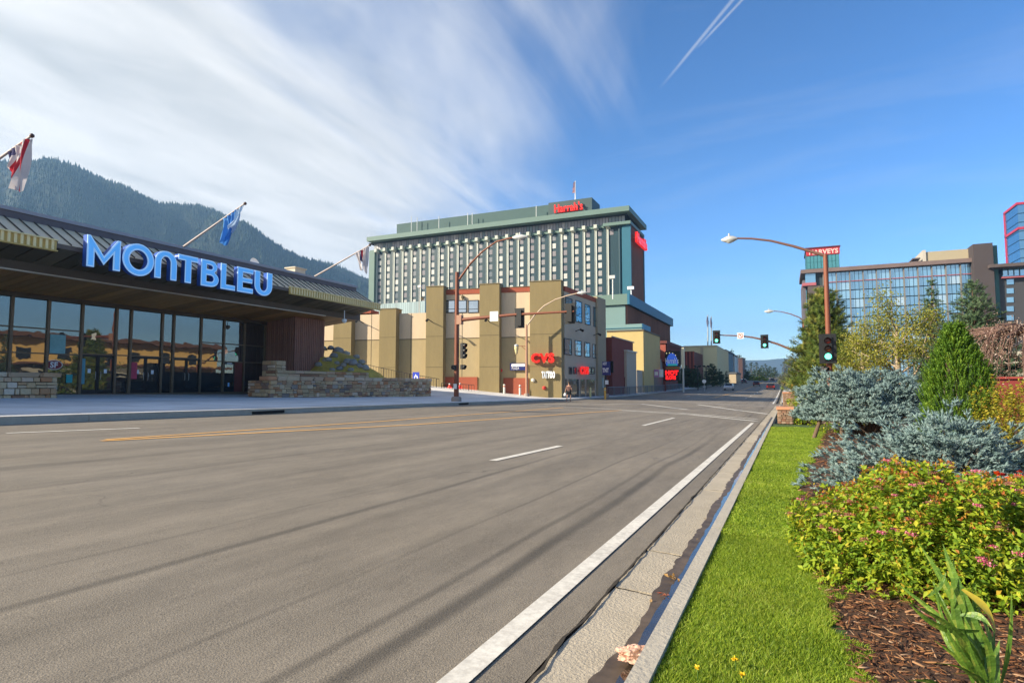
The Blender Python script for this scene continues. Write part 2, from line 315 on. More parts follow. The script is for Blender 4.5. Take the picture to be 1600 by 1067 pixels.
# dirt in the joint between asphalt and slabs
mb = MB(); y = -4.; prev = None
while y < 60:
    wv = .02*noise.noise((0, y*2.3, 0))+.012*noise.noise((3, y*9, 0)); hw = .005+.008*abs(noise.noise((7, y*3.1, 0)))+.008*abs(noise.noise((9, y*17, 0)))
    cur = (XC+.012+wv-hw, XC+.012+wv+hw, y)
    if prev:
        z0, z1 = Gf(XC, prev[2])+.006, Gf(XC, y)+.006
        mb.add([(prev[0], prev[2], z0), (prev[1], prev[2], z0), (cur[1], y, z1), (cur[0], y, z1)], [(0, 1, 2, 3)])
    prev = cur; y += .06 if y < 12 else .3
mb.build('joint_dirt', grime, kind='stuff')
rr9 = random.Random(8)
for k9, yj in enumerate(jy[1:-1]):
    mb = MB(); x = XC+.02; prev = None; yo = yj
    while x < XK-.02:
        yo += rr9.uniform(-.012, .012); hw = rr9.uniform(.003, .010); z0 = Gf(XK, yo)+.0055-.016*(x-XC)/(XK-XC); cur = (x, yo, hw, z0)
        if prev: mb.add([(prev[0], prev[1]-prev[2], prev[3]), (x, yo-hw, z0), (x, yo+hw, z0), (prev[0], prev[1]+prev[2], prev[3])], [(0, 1, 2, 3)])
        prev = cur; x += .03
    mb.build('joint_dirt', grime, kind='stuff')
# wet strip and standing water along the kerb
wetm, t, b = base_mat('wet_dirt'); tc = t.add('TexCoord').outputs['Object']
t.l.new(t.ramp(t.noise(tc, 9, 5), [(.3, (.05, .034, .02)), (.7, (.12, .085, .055))]), b.inputs['Base Color']); b.inputs['Roughness'].default_value = .6
wat, t, b = base_mat('gutter_water_mat'); tc = t.add('TexCoord').outputs['Object']; t.l.new(t.ramp(t.noise(tc, 5, 3), [(.3, (.02, .016, .012)), (.8, (.05, .04, .03))]), b.inputs['Base Color'])
b.inputs['Roughness'].default_value = .03; b.inputs['IOR'].default_value = 1.5; b.inputs['Specular IOR Level'].default_value = .9
bn = t.add('Bump', {'Strength': .05, 'Distance': .02, 'Height': t.noise(tc, 14, 3)}); t.l.new(bn.outputs[0], b.inputs['Normal'])
def strip(name, xl, y0, y1, off, m, xr=XK-.002, st=.05, **tg):
    mb = MB(); y = y0; prev = None
    while y < y1:
        x = min(xr-.01, xl(y)); zz = Gf(XK, y)+off
        sl = .016*(XK-x)/(XK-XC)
        cur = (x, y, zz+sl)
        if prev: mb.add([prev, (xr, prev[1], prev[3]), (xr, y, zz), cur[:3]] if False else [(prev[0], prev[1], prev[2]), (xr, prev[1], prev[3]), (xr, y, zz), (x, y, zz+sl)], [(0, 1, 2, 3)])
        prev = (x, y, zz+sl, zz); y += st if y < 12 else .25
    return mb.build(name, m, **tg)
nz = noise.noise
strip('wet_stain', lambda y: XK-.15-.03*min(1, max(0, (5-y)/4))-.05*nz((1, y*1.1, 2))-.03*nz((4, y*5, 2))-.012*nz((4, y*19, 2)), .5, 34, -.0085, wetm, kind='stuff')
strip('gutter_water', lambda y: XK-.082-.02*min(1, max(0, (5-y)/4))-.035*nz((8, y*1.3, 2))-.015*nz((4, y*6, 7)), .8, 33, -.0045, wat, kind='stuff')
# kerbs as cast lengths
def kerb(name, label, x0, x1, ya, yb, L, h):
    kt = thing(name, label, 'kerb'); y = ya
    while y < yb:
        e = min(yb, y+L); mb = MB(); ys = [y+.006]+[q for q in YSN if y+.05 < q < e-.05]+[e-.006]
        for a, b_ in zip(ys[:-1], ys[1:]):
            za, zb = Gf(x0, a), Gf(x0, b_); s = .012; fa, fb = (XFf(a)-XF, XFf(b_)-XF) if x0 < -5 else (0, 0)
            za1, zb1 = za+h, zb+h
            mb.hexa([(x0+fa, a, za-.1), (x1+fa, a, za-.1), (x1+fb, b_, zb-.1), (x0+fb, b_, zb-.1), (x0+s+fa, a, za1), (x1-s+fa, a, za1), (x1-s+fb, b_, zb1), (x0+s+fb, b_, zb1)])
        mb.build('kerb_stone', kerbm, kt); y = e
    kt['kind'] = 'structure'; del kt['category']; return kt
kerb('kerb_near', 'concrete kerb edging the lawn beside the wet gutter', XK, XK+.105, -4, 61, 3.05, .12)
kerb('kerb_near', 'concrete kerb of the street beyond the intersection on the right', XK, XK+.15, 68, 500, 12, .12)
kerb('kerb_far', 'grey concrete kerb along the plaza across the road', XF-.15, XF, -8, 300, 6.1, .15)
# plaza and pavement beyond: scored slabs
def slabs_sheet(name, xs, ys, off, m): return sheet(name, xs, ys, off, m)
pav, t, b = base_mat('plaza_concrete'); tc = t.add('TexCoord').outputs['Object']; sp = t.add('SeparateXYZ', {0: tc})
n0 = t.noise(tc, .4, 5, .6); nf = t.noise(tc, 18, 3, .6)
def joint(ax, per, wd): 
    fr = t.math('FRACT', t.math('DIVIDE', sp.outputs[ax], per)); return t.math('LESS_THAN', fr, wd/per)
jt = t.math('MAXIMUM', joint(0, 1.9, .03), joint(1, 3.0, .03))
c = t.mix(t.add('MapRange', {0: n0, 1: .35, 2: .65, 3: 0., 4: 1.}).outputs[0], (.53, .51, .48), (.74, .73, .71)); c = t.mix(t.math('MULTIPLY', nf, .15), c, (.5, .48, .45)); c = t.mix(t.math('MULTIPLY', jt, .55), c, (.3, .29, .28)); t.l.new(c, b.inputs['Base Color']); b.inputs['Roughness'].default_value = .85
bn = t.add('Bump', {'Strength': .3, 'Distance': .006, 'Height': nf}); t.l.new(bn.outputs[0], b.inputs['Normal'])
sheet('plaza_pavement', [-60, -55, -50, -45, -40, -36, -33, -30, -27, -25, -23, XF-.15], [y for y in YSN if -8 <= y <= 90], .148, pav)
sheet('far_pavement', [-23.5, XF-.15], [y for y in YSN if 90 <= y <= 400], .146, walk)
sheet('right_pavement', [XK+.15, 2.6], [y for y in YSN if 68 <= y <= 400], .12, walk)
sheet('side_road', [XC, XK, 5, 10, 40], [60.5, 62, 64, 66, 68], -.004, ASPH)
# lawn and planting bed
def xbed(y):  # edge between lawn and bark, from the photograph
    return float(np.interp(y, BEDY, BEDX))
BE = [gp(u_, v_, .12) for u_, v_ in ((1358, 1090), (1345, 1040), (1325, 985), (1300, 935), (1262, 870), (1240, 815), (1250, 765), (1268, 720), (1282, 690), (1290, 672))]
BEDY = [-6]+[p.y for p in BE]+[27, 60]; BEDX = [BE[0].x-.1]+[p.x for p in BE]+[2.0, 2.5]
turf = mat('turf_soil', (.05, .09, .02), .95, .4, 6, .6, 60)
LY1 = px_z(1250, 664, Gf(0, 18)+.12).y
sheet('lawn_ground', [XK+.105, 0, .5, 1, 1.6, 2.2, 3, 4], [y for y in YSN if -6 <= y <= 24]+[LY1] if False else [y for y in YSN if -6 <= y <= 24], .095, turf)
barkg = mat('bark_ground', (.07, .035, .018), .95, .45, 8, .8, 40)
mb = MB(); ys = [y for y in YSN if -6 <= y <= 60]; yy = sorted(set(ys+BEDY[1:-1]))
vs = []; fs = []
for y in yy:
    for k, x in enumerate((xbed(y), xbed(y)+.5, 6, 12, 30)): vs.append((x, y, Gf(0, y)+.104+(.02 if k else 0)+(.0 if k < 2 else .06)))
for j in range(len(yy)-1):
    for i in range(4): fs.append((j*5+i, j*5+i+1, (j+1)*5+i+1, (j+1)*5+i))
mb.add(vs, fs, True); mb.build('planting_bed', barkg, kind='structure')
def HB(x, y):  # bed surface height
    xb = xbed(y); return Gf(0, y)+.104+float(np.interp(x, (xb, xb+.5, 6), (0, .02, .08)))
# painted markings: worn paint
def paint(name, colr):
    m, t, b = base_mat(name); tc = t.add('TexCoord').outputs['Object']; n = t.noise(tc, 22, 5, .75); n2 = t.noise(tc, 3, 4, .6)
    k = t.add('MapRange', {0: t.math('ADD', n, t.math('MULTIPLY', n2, .5)), 1: .58, 2: .92, 3: 0., 4: .55}).outputs[0]
    t.l.new(t.mix(k, colr, (.30, .27, .23)), b.inputs['Base Color']); b.inputs['Roughness'].default_value = .7; return m
whitep = paint('white_paint', (.74, .70, .61)); yelp = paint('yellow_paint', (.86, .42, .06))
def line(name, pts, wd, m, off=.008):
    mb = MB(); P = [Vector((p[0], p[1])) for p in pts]; out = []
    for a, b_ in zip(P[:-1], P[1:]):
        n = max(1, int((b_-a).length/1.0)); out += [a.lerp(b_, k/n) for k in range(n)]
    out.append(P[-1]); ed = []
    for i, p in enumerate(out):
        d = (out[min(i+1, len(out)-1)]-out[max(0, i-1)]).normalized(); nrm = Vector((-d.y, d.x))*wd/2; ed.append((p+nrm, p-nrm))
    for (a, b_), (c_, d_) in zip(ed[:-1], ed[1:]):
        mb.add([(q.x, q.y, Gf(q.x, q.y)+off) for q in (a, b_, d_, c_)], [(0, 1, 2, 3)])
    return mb.build(name, m, kind='structure')
def gxy(u, v): p = gp(u, v); return (p.x, p.y)
e0 = gp(1178, 661); xe = -1.25
line('edge_line', [(xe, -4), (xe, e0.y)], .115, whitep)
x1 = gxy(822, 709)[0]
for (ua, va), (ub, vb) in (((770, 720), (875, 697)), ((1005, 665), (1053, 653))): line('lane_dash', [gxy(ua, va), gxy(ub, vb)], .14, whitep)
line('yellow_line', [gxy(158, 689), gxy(640, 664), gxy(972, 641)], .16, yelp); line('yellow_line', [gxy(165, 687), gxy(600, 658), gxy(880, 637)], .14, yelp)
line('lane_dash', [gxy(10, 677), gxy(218, 669)], .16, whitep)
line('stop_line', [gxy(1181, 658), gxy(1080, 648), gxy(968, 641)], .32, whitep)
line('crosswalk_line', [gxy(1184, 655), gxy(1060, 645), gxy(900, 636.5), (XF+.5, gxy(900, 636.5)[1]+2)], .25, whitep)
line('crosswalk_line', [gxy(1003, 631), gxy(1075, 640)], .3, whitep)
line('crosswalk_line', [gxy(1090, 632), gxy(1200, 647)], .3, whitep)
line('crosswalk_line', [gxy(1010, 625), gxy(1211, 635.5)], .3, whitep)
line('crosswalk_line', [gxy(850, 632), gxy(1005, 631.5)], .28, whitep)
line('edge_line', [(xe, gxy(1211, 631)[1]), (xe, 300)], .16, whitep)
for y in range(85, 300, 12): line('lane_dash', [(-4.9, y), (-4.9, y+3.5)], .14, whitep)
line('yellow_line', [(-8.6, 84), (-8.6, 300)], .12, yelp); line('yellow_line', [(-8.9, 84), (-8.9, 300)], .12, yelp)
for y in range(87, 300, 12): line('lane_dash', [(-12.6, y), (-12.6, y+3.5)], .14, whitep)
# storm drain slots in the far kerb
ironm = mat('black_iron', (.012, .011, .011), .8, .3, 6)
for (u_, v_), lb in (((421, 647.5), 'dark storm drain slot in the kerb before the glass doors'), ((722, 634), 'dark storm drain slot in the kerb below the signal pole')):
    p_ = px_x(u_, v_, -17.1 if u_ < 500 else -18.5); XD = XFf(p_.y); dr = thing('storm_drain', lb, 'drain', (XD, p_.y, Gf(XD, p_.y)), 'storm drains in the far kerb')
    y0, y1 = p_.y-.75, p_.y+.75; g = Gf(XD, p_.y)
    MB().box(XD-.02, XD+.03, y0, y1, g+.02, g+.125).build('slot', ironm, dr); MB().box(XD-.16, XD+.034, y0-.1, y1+.1, g+.128, g+.165).build('lid', kerbm, dr)
# ------------------------------------------------------------------ glass-fronted entrance building on the left
bronze = mat('bronze_metal', (.075, .055, .04), .5, .25, 2, metal=.3); bronze2 = mat('bronze_frame', (.17, .115, .07), .45, .2, 3, metal=.4)
mansard = mat('mansard_panel', (.80, .62, .41), .6, .12, 1.2, metal=.1); capm = mat('roof_cap_grey', (.36, .34, .36), .5, .1, 1)
fasc = mat('brown_fascia', (.15, .11, .085), .6, .15, 1.5); soff = mat('soffit_wood', (.42, .23, .075), .6, .3, 1.5, stretch=(1, 8, 1), obj=.25)
darkint = mat('dark_interior', (.012, .012, .013), .9, .3, 1)
glassA = glass_mat('entrance_glass', (.55, .54, .50), .31, (.004, .005, .006), .012, .03)
XGL = -38.0; YE = px_x(592, 475, -31).y; Y0 = -6.0
bld = thing('casino_entrance', 'long low casino entrance with dark glass front under a wide brown overhanging roof', 'building', (XGL, 20, .45))
MF = Face((XGL, 60), (XGL, -10), out=(1, 0))      # glass plane; s grows towards the viewer
def FX(x): return Face((x, 60), (x, -10), out=(1, 0))
zf = .50
zh = MF.z(126, 480); ZHEAD = px_x(410, 505, XGL).z; print('glass head', zh, ZHEAD)
YC = px_x(415, 560, XGL).y                          # corner of the corrugated wall
# carcass behind the glass
mb = MB(); mb.box(-70, XGL-.5, Y0, YE-1.5, -.5, 8.4); mb.build('carcass', darkint, bld)
# overhanging roof: section from glass head to beam to edge to ridge
XE, ZE0, ZE1 = -31.0, px_x(88, 387.5, -31).z, px_x(88, 380.6, -31).z
XR, ZR = -33.0, px_x(133, 366, -33).z; XB = -33.5; ZB = px_x(219, 451.7, XB).z; ZBT = px_x(219, 440, XB).z
YR = px_x(556, 455, XR).y
print('roof', ZE0, ZE1, ZR, ZB, ZBT, YR, YE, YC)
# mansard panels, one per seam
y = YE; n = 0; pw = .62
mans_me = None
def quadbox(mb, a, b, c, d, th, nrm):
    nv = Vector(nrm)*th; P = [Vector(p) for p in (a, b, c, d)]
    mb.hexa([tuple(p) for p in P]+[tuple(p+nv) for p in P])
sl = Vector((ZR-ZE1, 0, XE-XR)).normalized()
while y > Y0:
    y1 = y-pw; k = lambda yy: min(1, 0) 
    yr = min(y, YR+(YE-YR)*0); top = lambda yy: (XR, yy if yy < YR else YR+(yy-YR)*.25, ZR)
    mb = MB(); quadbox(mb, (XE, y1+.03, ZE1), (XE, y-.0, ZE1), top(y), top(y1+.03), .03, (sl.x, 0, sl.z)); mb.build('roof_panel', mansard, bld)
    mb = MB(); quadbox(mb, (XE, y1, ZE1), (XE, y1+.03, ZE1), top(y1+.03), top(y1), .09, (sl.x, 0, sl.z)); mb.build('roof_seam', bronze, bld); y = y1
MB().box(XE-.05, XE+.05, Y0, YE, ZE0, ZE1).build('eave_fascia', fasc, bld)
MB().box(XR-.12, XR+.06, Y0, YR, ZR-.05, ZR+.35).build('roof_band', mat('plum_band', (.13, .105, .11), .6, .15, 1), bld)
MB().box(XR-.2, XR+.12, Y0, YR+.05, ZR+.35, ZR+.52).build('roof_cap', capm, bld)
mb = MB(); mb.prism([(XR-.2, Y0), (XR-.2, YR), (-60, YR), (-60, Y0)], ZR-.3, ZR+.3); mb.build('roof_deck', mansard, bld)
# soffit boards: outer (edge to beam) and inner (beam to glass head), with dark gaps between them
zo = ZBT+.02; y = YE; YB = px_x(560, 494.5, XB).y
sb = mat('soffit_board', (.12, .095, .055), .55, .25, 1.2, obj=.3)
while y > Y0+1:
    y1 = y-.85
    yb = min(YB, y); yb1 = min(YB, y1)
    mb = MB(); quadbox(mb, (XE-.06, y1+.08, ZE0+.01), (XE-.06, y, ZE0+.01), (XB+.22, min(yb, y), zo), (XB+.22, yb1+.08, zo), .05, (0, 0, 1)); mb.build('soffit_panel', sb, bld); y = y1
mb = MB(); mb.hexa([(XE-.06, Y0, ZE0+.09), (XE-.06, YE, ZE0+.09), (XB, YB, zo+.1), (XB, Y0, zo+.1), (XE-.06, Y0, ZE0+.13), (XE-.06, YE, ZE0+.13), (XB, YB, zo+.14), (XB, Y0, zo+.14)]); mb.build('soffit_back', darkint, bld)
MB().box(XB, XB+.2, Y0, YB, ZB+.04, ZBT+.35).build('beam', mat('beam_brown', (.10, .075, .055), .55, .2, 1), bld)
MB().box(XB+.01, XB+.25, Y0, YC+1.5, ZB-.02, ZB+.035).build('beam_edge_strip', mat('strip_metal', (.55, .47, .38), .4, .1, 2, metal=.4), bld)
y = YB-.1
goldm = soff
while y > Y0+1:
    y1 = y-.55; mb = MB(); quadbox(mb, (XB, y1+.04, ZB+.06), (XB, y, ZB+.06), (XGL-.1, y, ZHEAD+.12), (XGL-.1, y1+.04, ZHEAD+.12), .04, (0, 0, 1)); mb.build('ceiling_board', goldm, bld); y = y1
mb = MB(); mb.hexa([(XB, Y0, ZB+.13), (XB, YB, ZB+.13), (XGL-.1, YB, ZHEAD+.2), (XGL-.1, Y0, ZHEAD+.2), (XB, Y0, ZB+.17), (XB, YB, ZB+.17), (XGL-.1, YB, ZHEAD+.24), (XGL-.1, Y0, ZHEAD+.24)]); mb.build('ceiling_back', darkint, bld)
MB().box(XGL-.3, XGL+.12, Y0, YC, ZHEAD-.12, ZHEAD+.16).build('head_rail', bronze, bld)
# down lights under the eave
for (u_, v_) in ((108, 400), (440, 458), (487, 466), (530, 474), (10, 380)):
    p_ = px_x(u_, v_, XE-1.1); q_ = thing('soffit_light', 'small square lamp hanging under the brown eave '+{108: 'left of the blue letters', 440: 'just right of the last blue letter', 487: 'midway along the right end of the roof', 530: 'nearest the right tip of the roof', 10: 'at the left edge of the picture'}[u_], 'lamp', (p_.x, p_.y, p_.z), 'soffit lamps')
    MB().box(p_.x-.16, p_.x+.16, p_.y-.2, p_.y+.2, p_.z, p_.z+.12).build('housing', bronze, q_); MB().box(p_.x-.13, p_.x+.13, p_.y-.17, p_.y+.17, p_.z-.03, p_.z-.002).build('lens', mat('lamp_lens', (.55, .55, .5), .3, .05), q_); MB().box(p_.x-.04, p_.x+.04, p_.y-.04, p_.y+.04, p_.z+.12, p_.z+.6).build('stem', bronze, q_)
# ribbed yellow light strips on the eave edge
yst = mat('cream_rib', (.90, .72, .36), .5, .12, 3); ystd = mat('gold_rib_back', (.62, .42, .12), .5, .2, 3)
for (ua, va, ub, vb), lb in (((0, 370, 88, 388), 'ribbed cream light strip on the eave at the left edge'), ((452, 452, 590, 478), 'long ribbed cream light strip on the eave right of the letters')):
    ya = Y0+3 if ua == 0 else px_x(ua, va, XE+.1).y; yb = px_x(ub, vb, XE+.1).y
    if ub > 500: yb = YE+.05
    z1 = px_x(88, 376.5, XE+.2).z; z0 = px_x(88, 391, XE+.2).z
    q_ = thing('light_strip', lb, 'light strip', (XE+.1, ya, z0), 'ribbed strips on the eave'); MB().box(XE+.052, XE+.12, ya, yb, z0, z1).build('backing', ystd, q_)
    MB().box(XE+.052, XE+.26, ya, yb, z1+.002, z1+.06).build('top_rail', yst, q_); MB().box(XE+.052, XE+.24, ya, yb, z0-.06, z0-.002).build('bottom_rail', ystd, q_)
    n = int((yb-ya)/.25); me = None
    for k in range(n):
        yy = ya+.08+k*.25
        if me is None:
            o = MB().box(XE+.125, XE+.2, yy, yy+.11, z0+.002, z1-.002).build('rib', yst, q_); me = o.data; y00 = yy
        else: o = bpy.data.objects.new('rib', me); COL.objects.link(o); o.parent = q_; o.location = (0, yy-y00, 0)
# blue sign letters
rim = mat('letter_rim', (.50, .74, .95), .4, .05, 2, em=(.42, .68, 1, .12)); facem = mat('letter_face', (.13, .44, .85), .35, .06, 2, em=(.1, .42, .95, .18)); side = mat('letter_side', (.03, .10, .42), .4, .08, 2)
def arc(cx, cy, rx, ry, a0, a1, n=18): return [(cx+rx*math.cos(math.radians(a0+(a1-a0)*k/n)), cy+ry*math.sin(math.radians(a0+(a1-a0)*k/n))) for k in range(n+1)]
LT = {
 'M': [[(0, 0), (0, 1), (.09, 1), (.5, .40), (.91, 1), (1, 1), (1, 0), (.78, 0), (.78, .52), (.5, .12), (.22, .52), (.22, 0)]],
 'O': [arc(.5, .5, .5, .5, 0, 355, 39), arc(.5, .5, .29, .30, 0, 355, 39)],
 'N': [[(0, 0)]+arc(.5, .58, .5, .42, 180, 0)+[(1, 0), (.72, 0), (.72, .58)]+arc(.5, .58, .22, .22, 0, 180)+[(.28, 0)]],
 'T': [[(0, 1), (1, 1), (1, .80), (.66, .80), (.66, 0), (.34, 0), (.34, .80), (0, .80)]],
 'B': [[(0, 0), (0, 1), (.5, 1)]+arc(.52, .76, .38, .24, 90, -50, 12)+arc(.55, .29, .45, .29, 60, -90, 14), arc(.5, .74, .16, .085, 90, -90, 8)+[(.3, .655), (.3, .825)], arc(.55, .31, .17, .12, 90, -90, 8)+[(.3, .19), (.3, .43)]],
 'L': [[(0, 0), (0, 1), (.36, 1), (.36, .20), (1, .20), (1, 0)]],
 'E': [[(0, 0), (0, 1), (1, 1), (1, .80), (.34, .80), (.34, .60), (.95, .60), (.95, .41), (.34, .41), (.34, .20), (1, .20), (1, 0)]],
 'U': [[(0, 1), (0, .42)]+arc(.5, .42, .5, .42, 180, 360)+[(1, 1), (.70, 1), (.70, .42)]+arc(.5, .42, .20, .22, 360, 180)+[(.30, 1)]]}
XL = -30.45; LF = FX(XL); zt = px_x(136, 366, XL).z; zb = px_x(137, 416, XL).z; print('letters', zb, zt)
sgn = thing('sign', 'row of large blue illuminated letters reading MONTBLEU along the eave', 'sign', (XL, px_x(280, 420, XL).y, zb))
for ch, ua, ub in (('M', 134, 186), ('O', 190, 239), ('N', 241, 275), ('T', 278, 308), ('B', 314, 341), ('L', 345, 367), ('E', 371, 395), ('U', 398, 425)):
    sa, sb_ = LF.s(ua, 420), LF.s(ub, 440); a, b_ = min(sa, sb_), max(sa, sb_); W_ = b_-a; H_ = zt-zb; o_ = LT[ch]
    ov = .07 if ch in 'O' else 0
    L0 = curve_letter('letter', o_, side, LF, a, b_, zb-ov, zt+ov, -.30, .0, sgn)
    r_ = curve_letter('rim', o_, rim, LF, a, b_, zb-ov, zt+ov, .002, .035, sgn, offset=0); r_.parent = L0
    f_ = curve_letter('face_panel', o_, facem, LF, a, b_, zb-ov, zt+ov, .036, .06, sgn, offset=-.045); f_.parent = L0
    L0['label'] = 'blue letter '+ch
mb = MB(); mb.box(XE+.06, XL-.31, px_x(134, 400, XL).y, px_x(425, 440, XL).y, (zb+zt)/2-.6, (zb+zt)/2-.52); mb.box(XE+.06, XL-.31, px_x(134, 400, XL).y, px_x(425, 440, XL).y, zb+.25, zb+.33); mb.build('mounting_rail', bronze, sgn)
# corrugated wall: near return and front
corr = mat('corrugated_wall', (.27, .125, .085), .7, .15, 2, obj=.12); corr_d = mat('corrugation_groove', (.16, .075, .05), .8, .15, 2)
XW = -35.0; YW1 = px_x(507, 540, XW).y
zw = .3
def ztop(x): return ZB+.05+(ZHEAD+.10-ZB-.05)*(XB-x)/(XB-XGL)
mb = MB(); mb.prism([(XGL, YC), (XW-.03, YC), (XW-.03, YW1), (XGL, YW1)], zw, [ztop(XGL), ztop(XW), ztop(XW), ztop(XGL)]); mb.build('wall', corr_d, bld)
x = XGL+.02
while x < XW-.05: MB().box(x, x+.14, YC-.05, YC-.001, zw, ztop(x+.14)-.005).build('wall_rib', corr, bld); x += .21
y = YC
me = None
while y < YW1-.05: MB().box(XW-.028, XW+.02, y, y+.14, zw, ztop(XW)-.005).build('wall_rib', corr, bld); y += .21
# glazing: mullions at measured places, panes and doors as parts
UM = [-60, -22, 15, 73, 126, 180, 203, 252, 270, 313, 349, 381, 413]
SM = [MF.s(u, 545) for u in UM]; zt1, zt2 = MF.z(60, 513), MF.z(60, 552); zd = MF.z(252, 558); z3 = MF.z(350, 537); z4 = MF.z(330, 564)
print('transoms', zt1, zt2, zd, z3, z4)
me = None
for s in SM: MB().fbox(MF, s-.07, s+.07, zf, ZHEAD-.12, -.08, .10).build('mullion', bronze2, bld)
MB().fbox(MF, SM[-1], SM[0], zf-.1, zf+.12, -.1, .08).build('sill', bronze2, bld)
def pane(s0, s1, z0, z1, d=0, par=None):
    return MB().fbox(MF, min(s0, s1)+.075, max(s0, s1)-.075, z0+.035, z1-.035, d-.02, d).build('pane', glassA, par or bld)
def rail(s0, s1, z): MB().fbox(MF, min(s0, s1)+.07, max(s0, s1)-.07, z-.035, z+.035, -.05, .07).build('transom', bronze2, bld)
doorm = mat('door_frame_dark', (.025, .02, .018), .4, .2, 3, metal=.3); steel = mat('brushed_steel', (.45, .44, .42), .35, .1, 5, metal=.7)
for i in range(len(SM)-1):
    a, b_ = SM[i], SM[i+1]; u = UM[i]
    if u in (126, 203, 270):
        rail(a, b_, zd); pane(a, b_, zd, ZHEAD-.12); mid = (a+b_)/2
        for s0, s1 in ((min(a, b_)+.075, mid-.012), (mid+.012, max(a, b_)-.075)):
            D = MB(); D.fbox(MF, s0, s0+.09, zf+.13, zd-.04, -.04, .03); D.fbox(MF, s1-.09, s1, zf+.13, zd-.04, -.04, .03); D.fbox(MF, s0+.092, s1-.092, zf+.13, zf+.36, -.04, .03); D.fbox(MF, s0+.092, s1-.092, zd-.16, zd-.04, -.04, .03)
            dd = D.build('door', doorm, bld); MB().fbox(MF, s0+.093, s1-.093, zf+.362, zd-.162, -.02, 0).build('pane', glassA, dd)
            hs_ = s1-.14 if s1 < mid+.01 else s0+.14; MB().tube([(*MF.p(hs_, .05), zf+.95), (*MF.p(hs_, .1), zf+1.0), (*MF.p(hs_, .1), zf+1.4), (*MF.p(hs_, .05), zf+1.45)], .015, 6).build('handle', steel, dd)
            if u != 270: MB().fbox(MF, (s0+s1)/2-.09, (s0+s1)/2+.09, zf+1.35, zf+1.6, .003, .01).build('notice', mat('white_card', (.72, .74, .78), .6, .05), dd)
    elif u in (180, 252): rail(a, b_, zd); pane(a, b_, zd, ZHEAD-.12); pane(a, b_, zf+.12, zd)
    elif u == 349:
        rail(a, b_, z3); rail(a, b_, z4); pane(a, b_, z3, ZHEAD-.12); pane(a, b_, z4, z3)
        s0, s1 = min(a, b_)+.08, max(a, b_)-.08; s1m = s1
        D = MB(); D.fbox(MF, s0+.75, s0+.83, zf+.13, z4-.04, -.04, .03); D.fbox(MF, s1-.08, s1, zf+.13, z4-.04, -.04, .03); D.fbox(MF, s0+.83, s1-.08, zf+.13, zf+.36, -.04, .03); D.fbox(MF, s0+.83, s1-.08, z4-.2, z4-.04, -.04, .03)
        dd = D.build('door', doorm, bld); MB().fbox(MF, s0+.832, s1-.082, zf+.362, z4-.202, -.02, 0).build('pane', glassA, dd); MB().fbox(MF, s0+1.0, s1-.25, z4-.17, z4-.08, .032, .04).build('notice', mat('white_card', (.72, .74, .78)), dd)
        MB().fbox(MF, s0+1.15, s1-.4, zf+.5, zf+.8, .003, .01).build('decal', mat('blue_card', (.3, .55, .8), .5, .05), dd)
        MB().fbox(MF, s0, s0+.748, zf+.13, z4-.04, -.04, .0).build('door_panel', mat('dark_red_panel', (.16, .03, .02), .5, .2), bld)
    elif u in (313, 381): rail(a, b_, z3); rail(a, b_, z4); pane(a, b_, z3, ZHEAD-.12); pane(a, b_, z4, z3); pane(a, b_, zf+.12, z4)
    else: rail(a, b_, zt1); rail(a, b_, zt2); pane(a, b_, zt1, ZHEAD-.12); pane(a, b_, zt2, zt1); pane(a, b_, zf+.12, zt2)
# round team decal on the glass
sc, zc_ = MF.sz(84, 570); dk = thing('window_decal', 'oval red and white sticker with a monogram on the glass above the left stone wall', 'sticker', (*MF.p(sc, .02), zc_))
def oval(F, s, z, rs, rz, n=28): return [(s+rs*math.cos(2*math.pi*k/n), z+rz*math.sin(2*math.pi*k/n)) for k in range(n)]
MB().fprism(MF, oval(MF, sc, zc_, .46, .28), .004, .012).build('rim', mat('decal_white', (.7, .66, .6), .5, .05), dk); MB().fprism(MF, oval(MF, sc, zc_, .42, .245), .013, .018).build('field', mat('decal_red', (.22, .02, .02), .5, .1), dk)
text_on('lettering', 'SF', mat('decal_grey', (.75, .73, .72), .5, .05), MF, sc-.2, sc+.2, zc_-.17, zc_+.17, .02, dk, .006, .03)
# items seen behind/against the glass
for (ua, va, ub, vb, nm, cc, lb) in ((78, 522, 101, 553, 'banner', (.22, .42, .42), 'pale teal banner hung inside the glass above the oval sticker'), (103, 585, 112, 598, 'window_poster', (.03, .35, .36), 'small teal poster low in the glass right of the left stone wall'), (127, 560, 131, 600, 'window_poster', (.10, .3, .38), 'thin teal notice at the edge of the first glass door'), (205, 566, 213, 592, 'window_poster', (.5, .05, .1), 'red poster in the second pair of glass doors')):
    s0, z1 = MF.sz(ua, va); s1, z0 = MF.sz(ub, vb); o = MB().fbox(MF, min(s0, s1), max(s0, s1), z0, z1, .036, .044).build(nm, mat(nm+lb[:8], cc, .6, .25, 3), None, org=(*MF.p(s0), z0)); tag(o, lb, 'poster' if 'poster' in nm else 'banner')
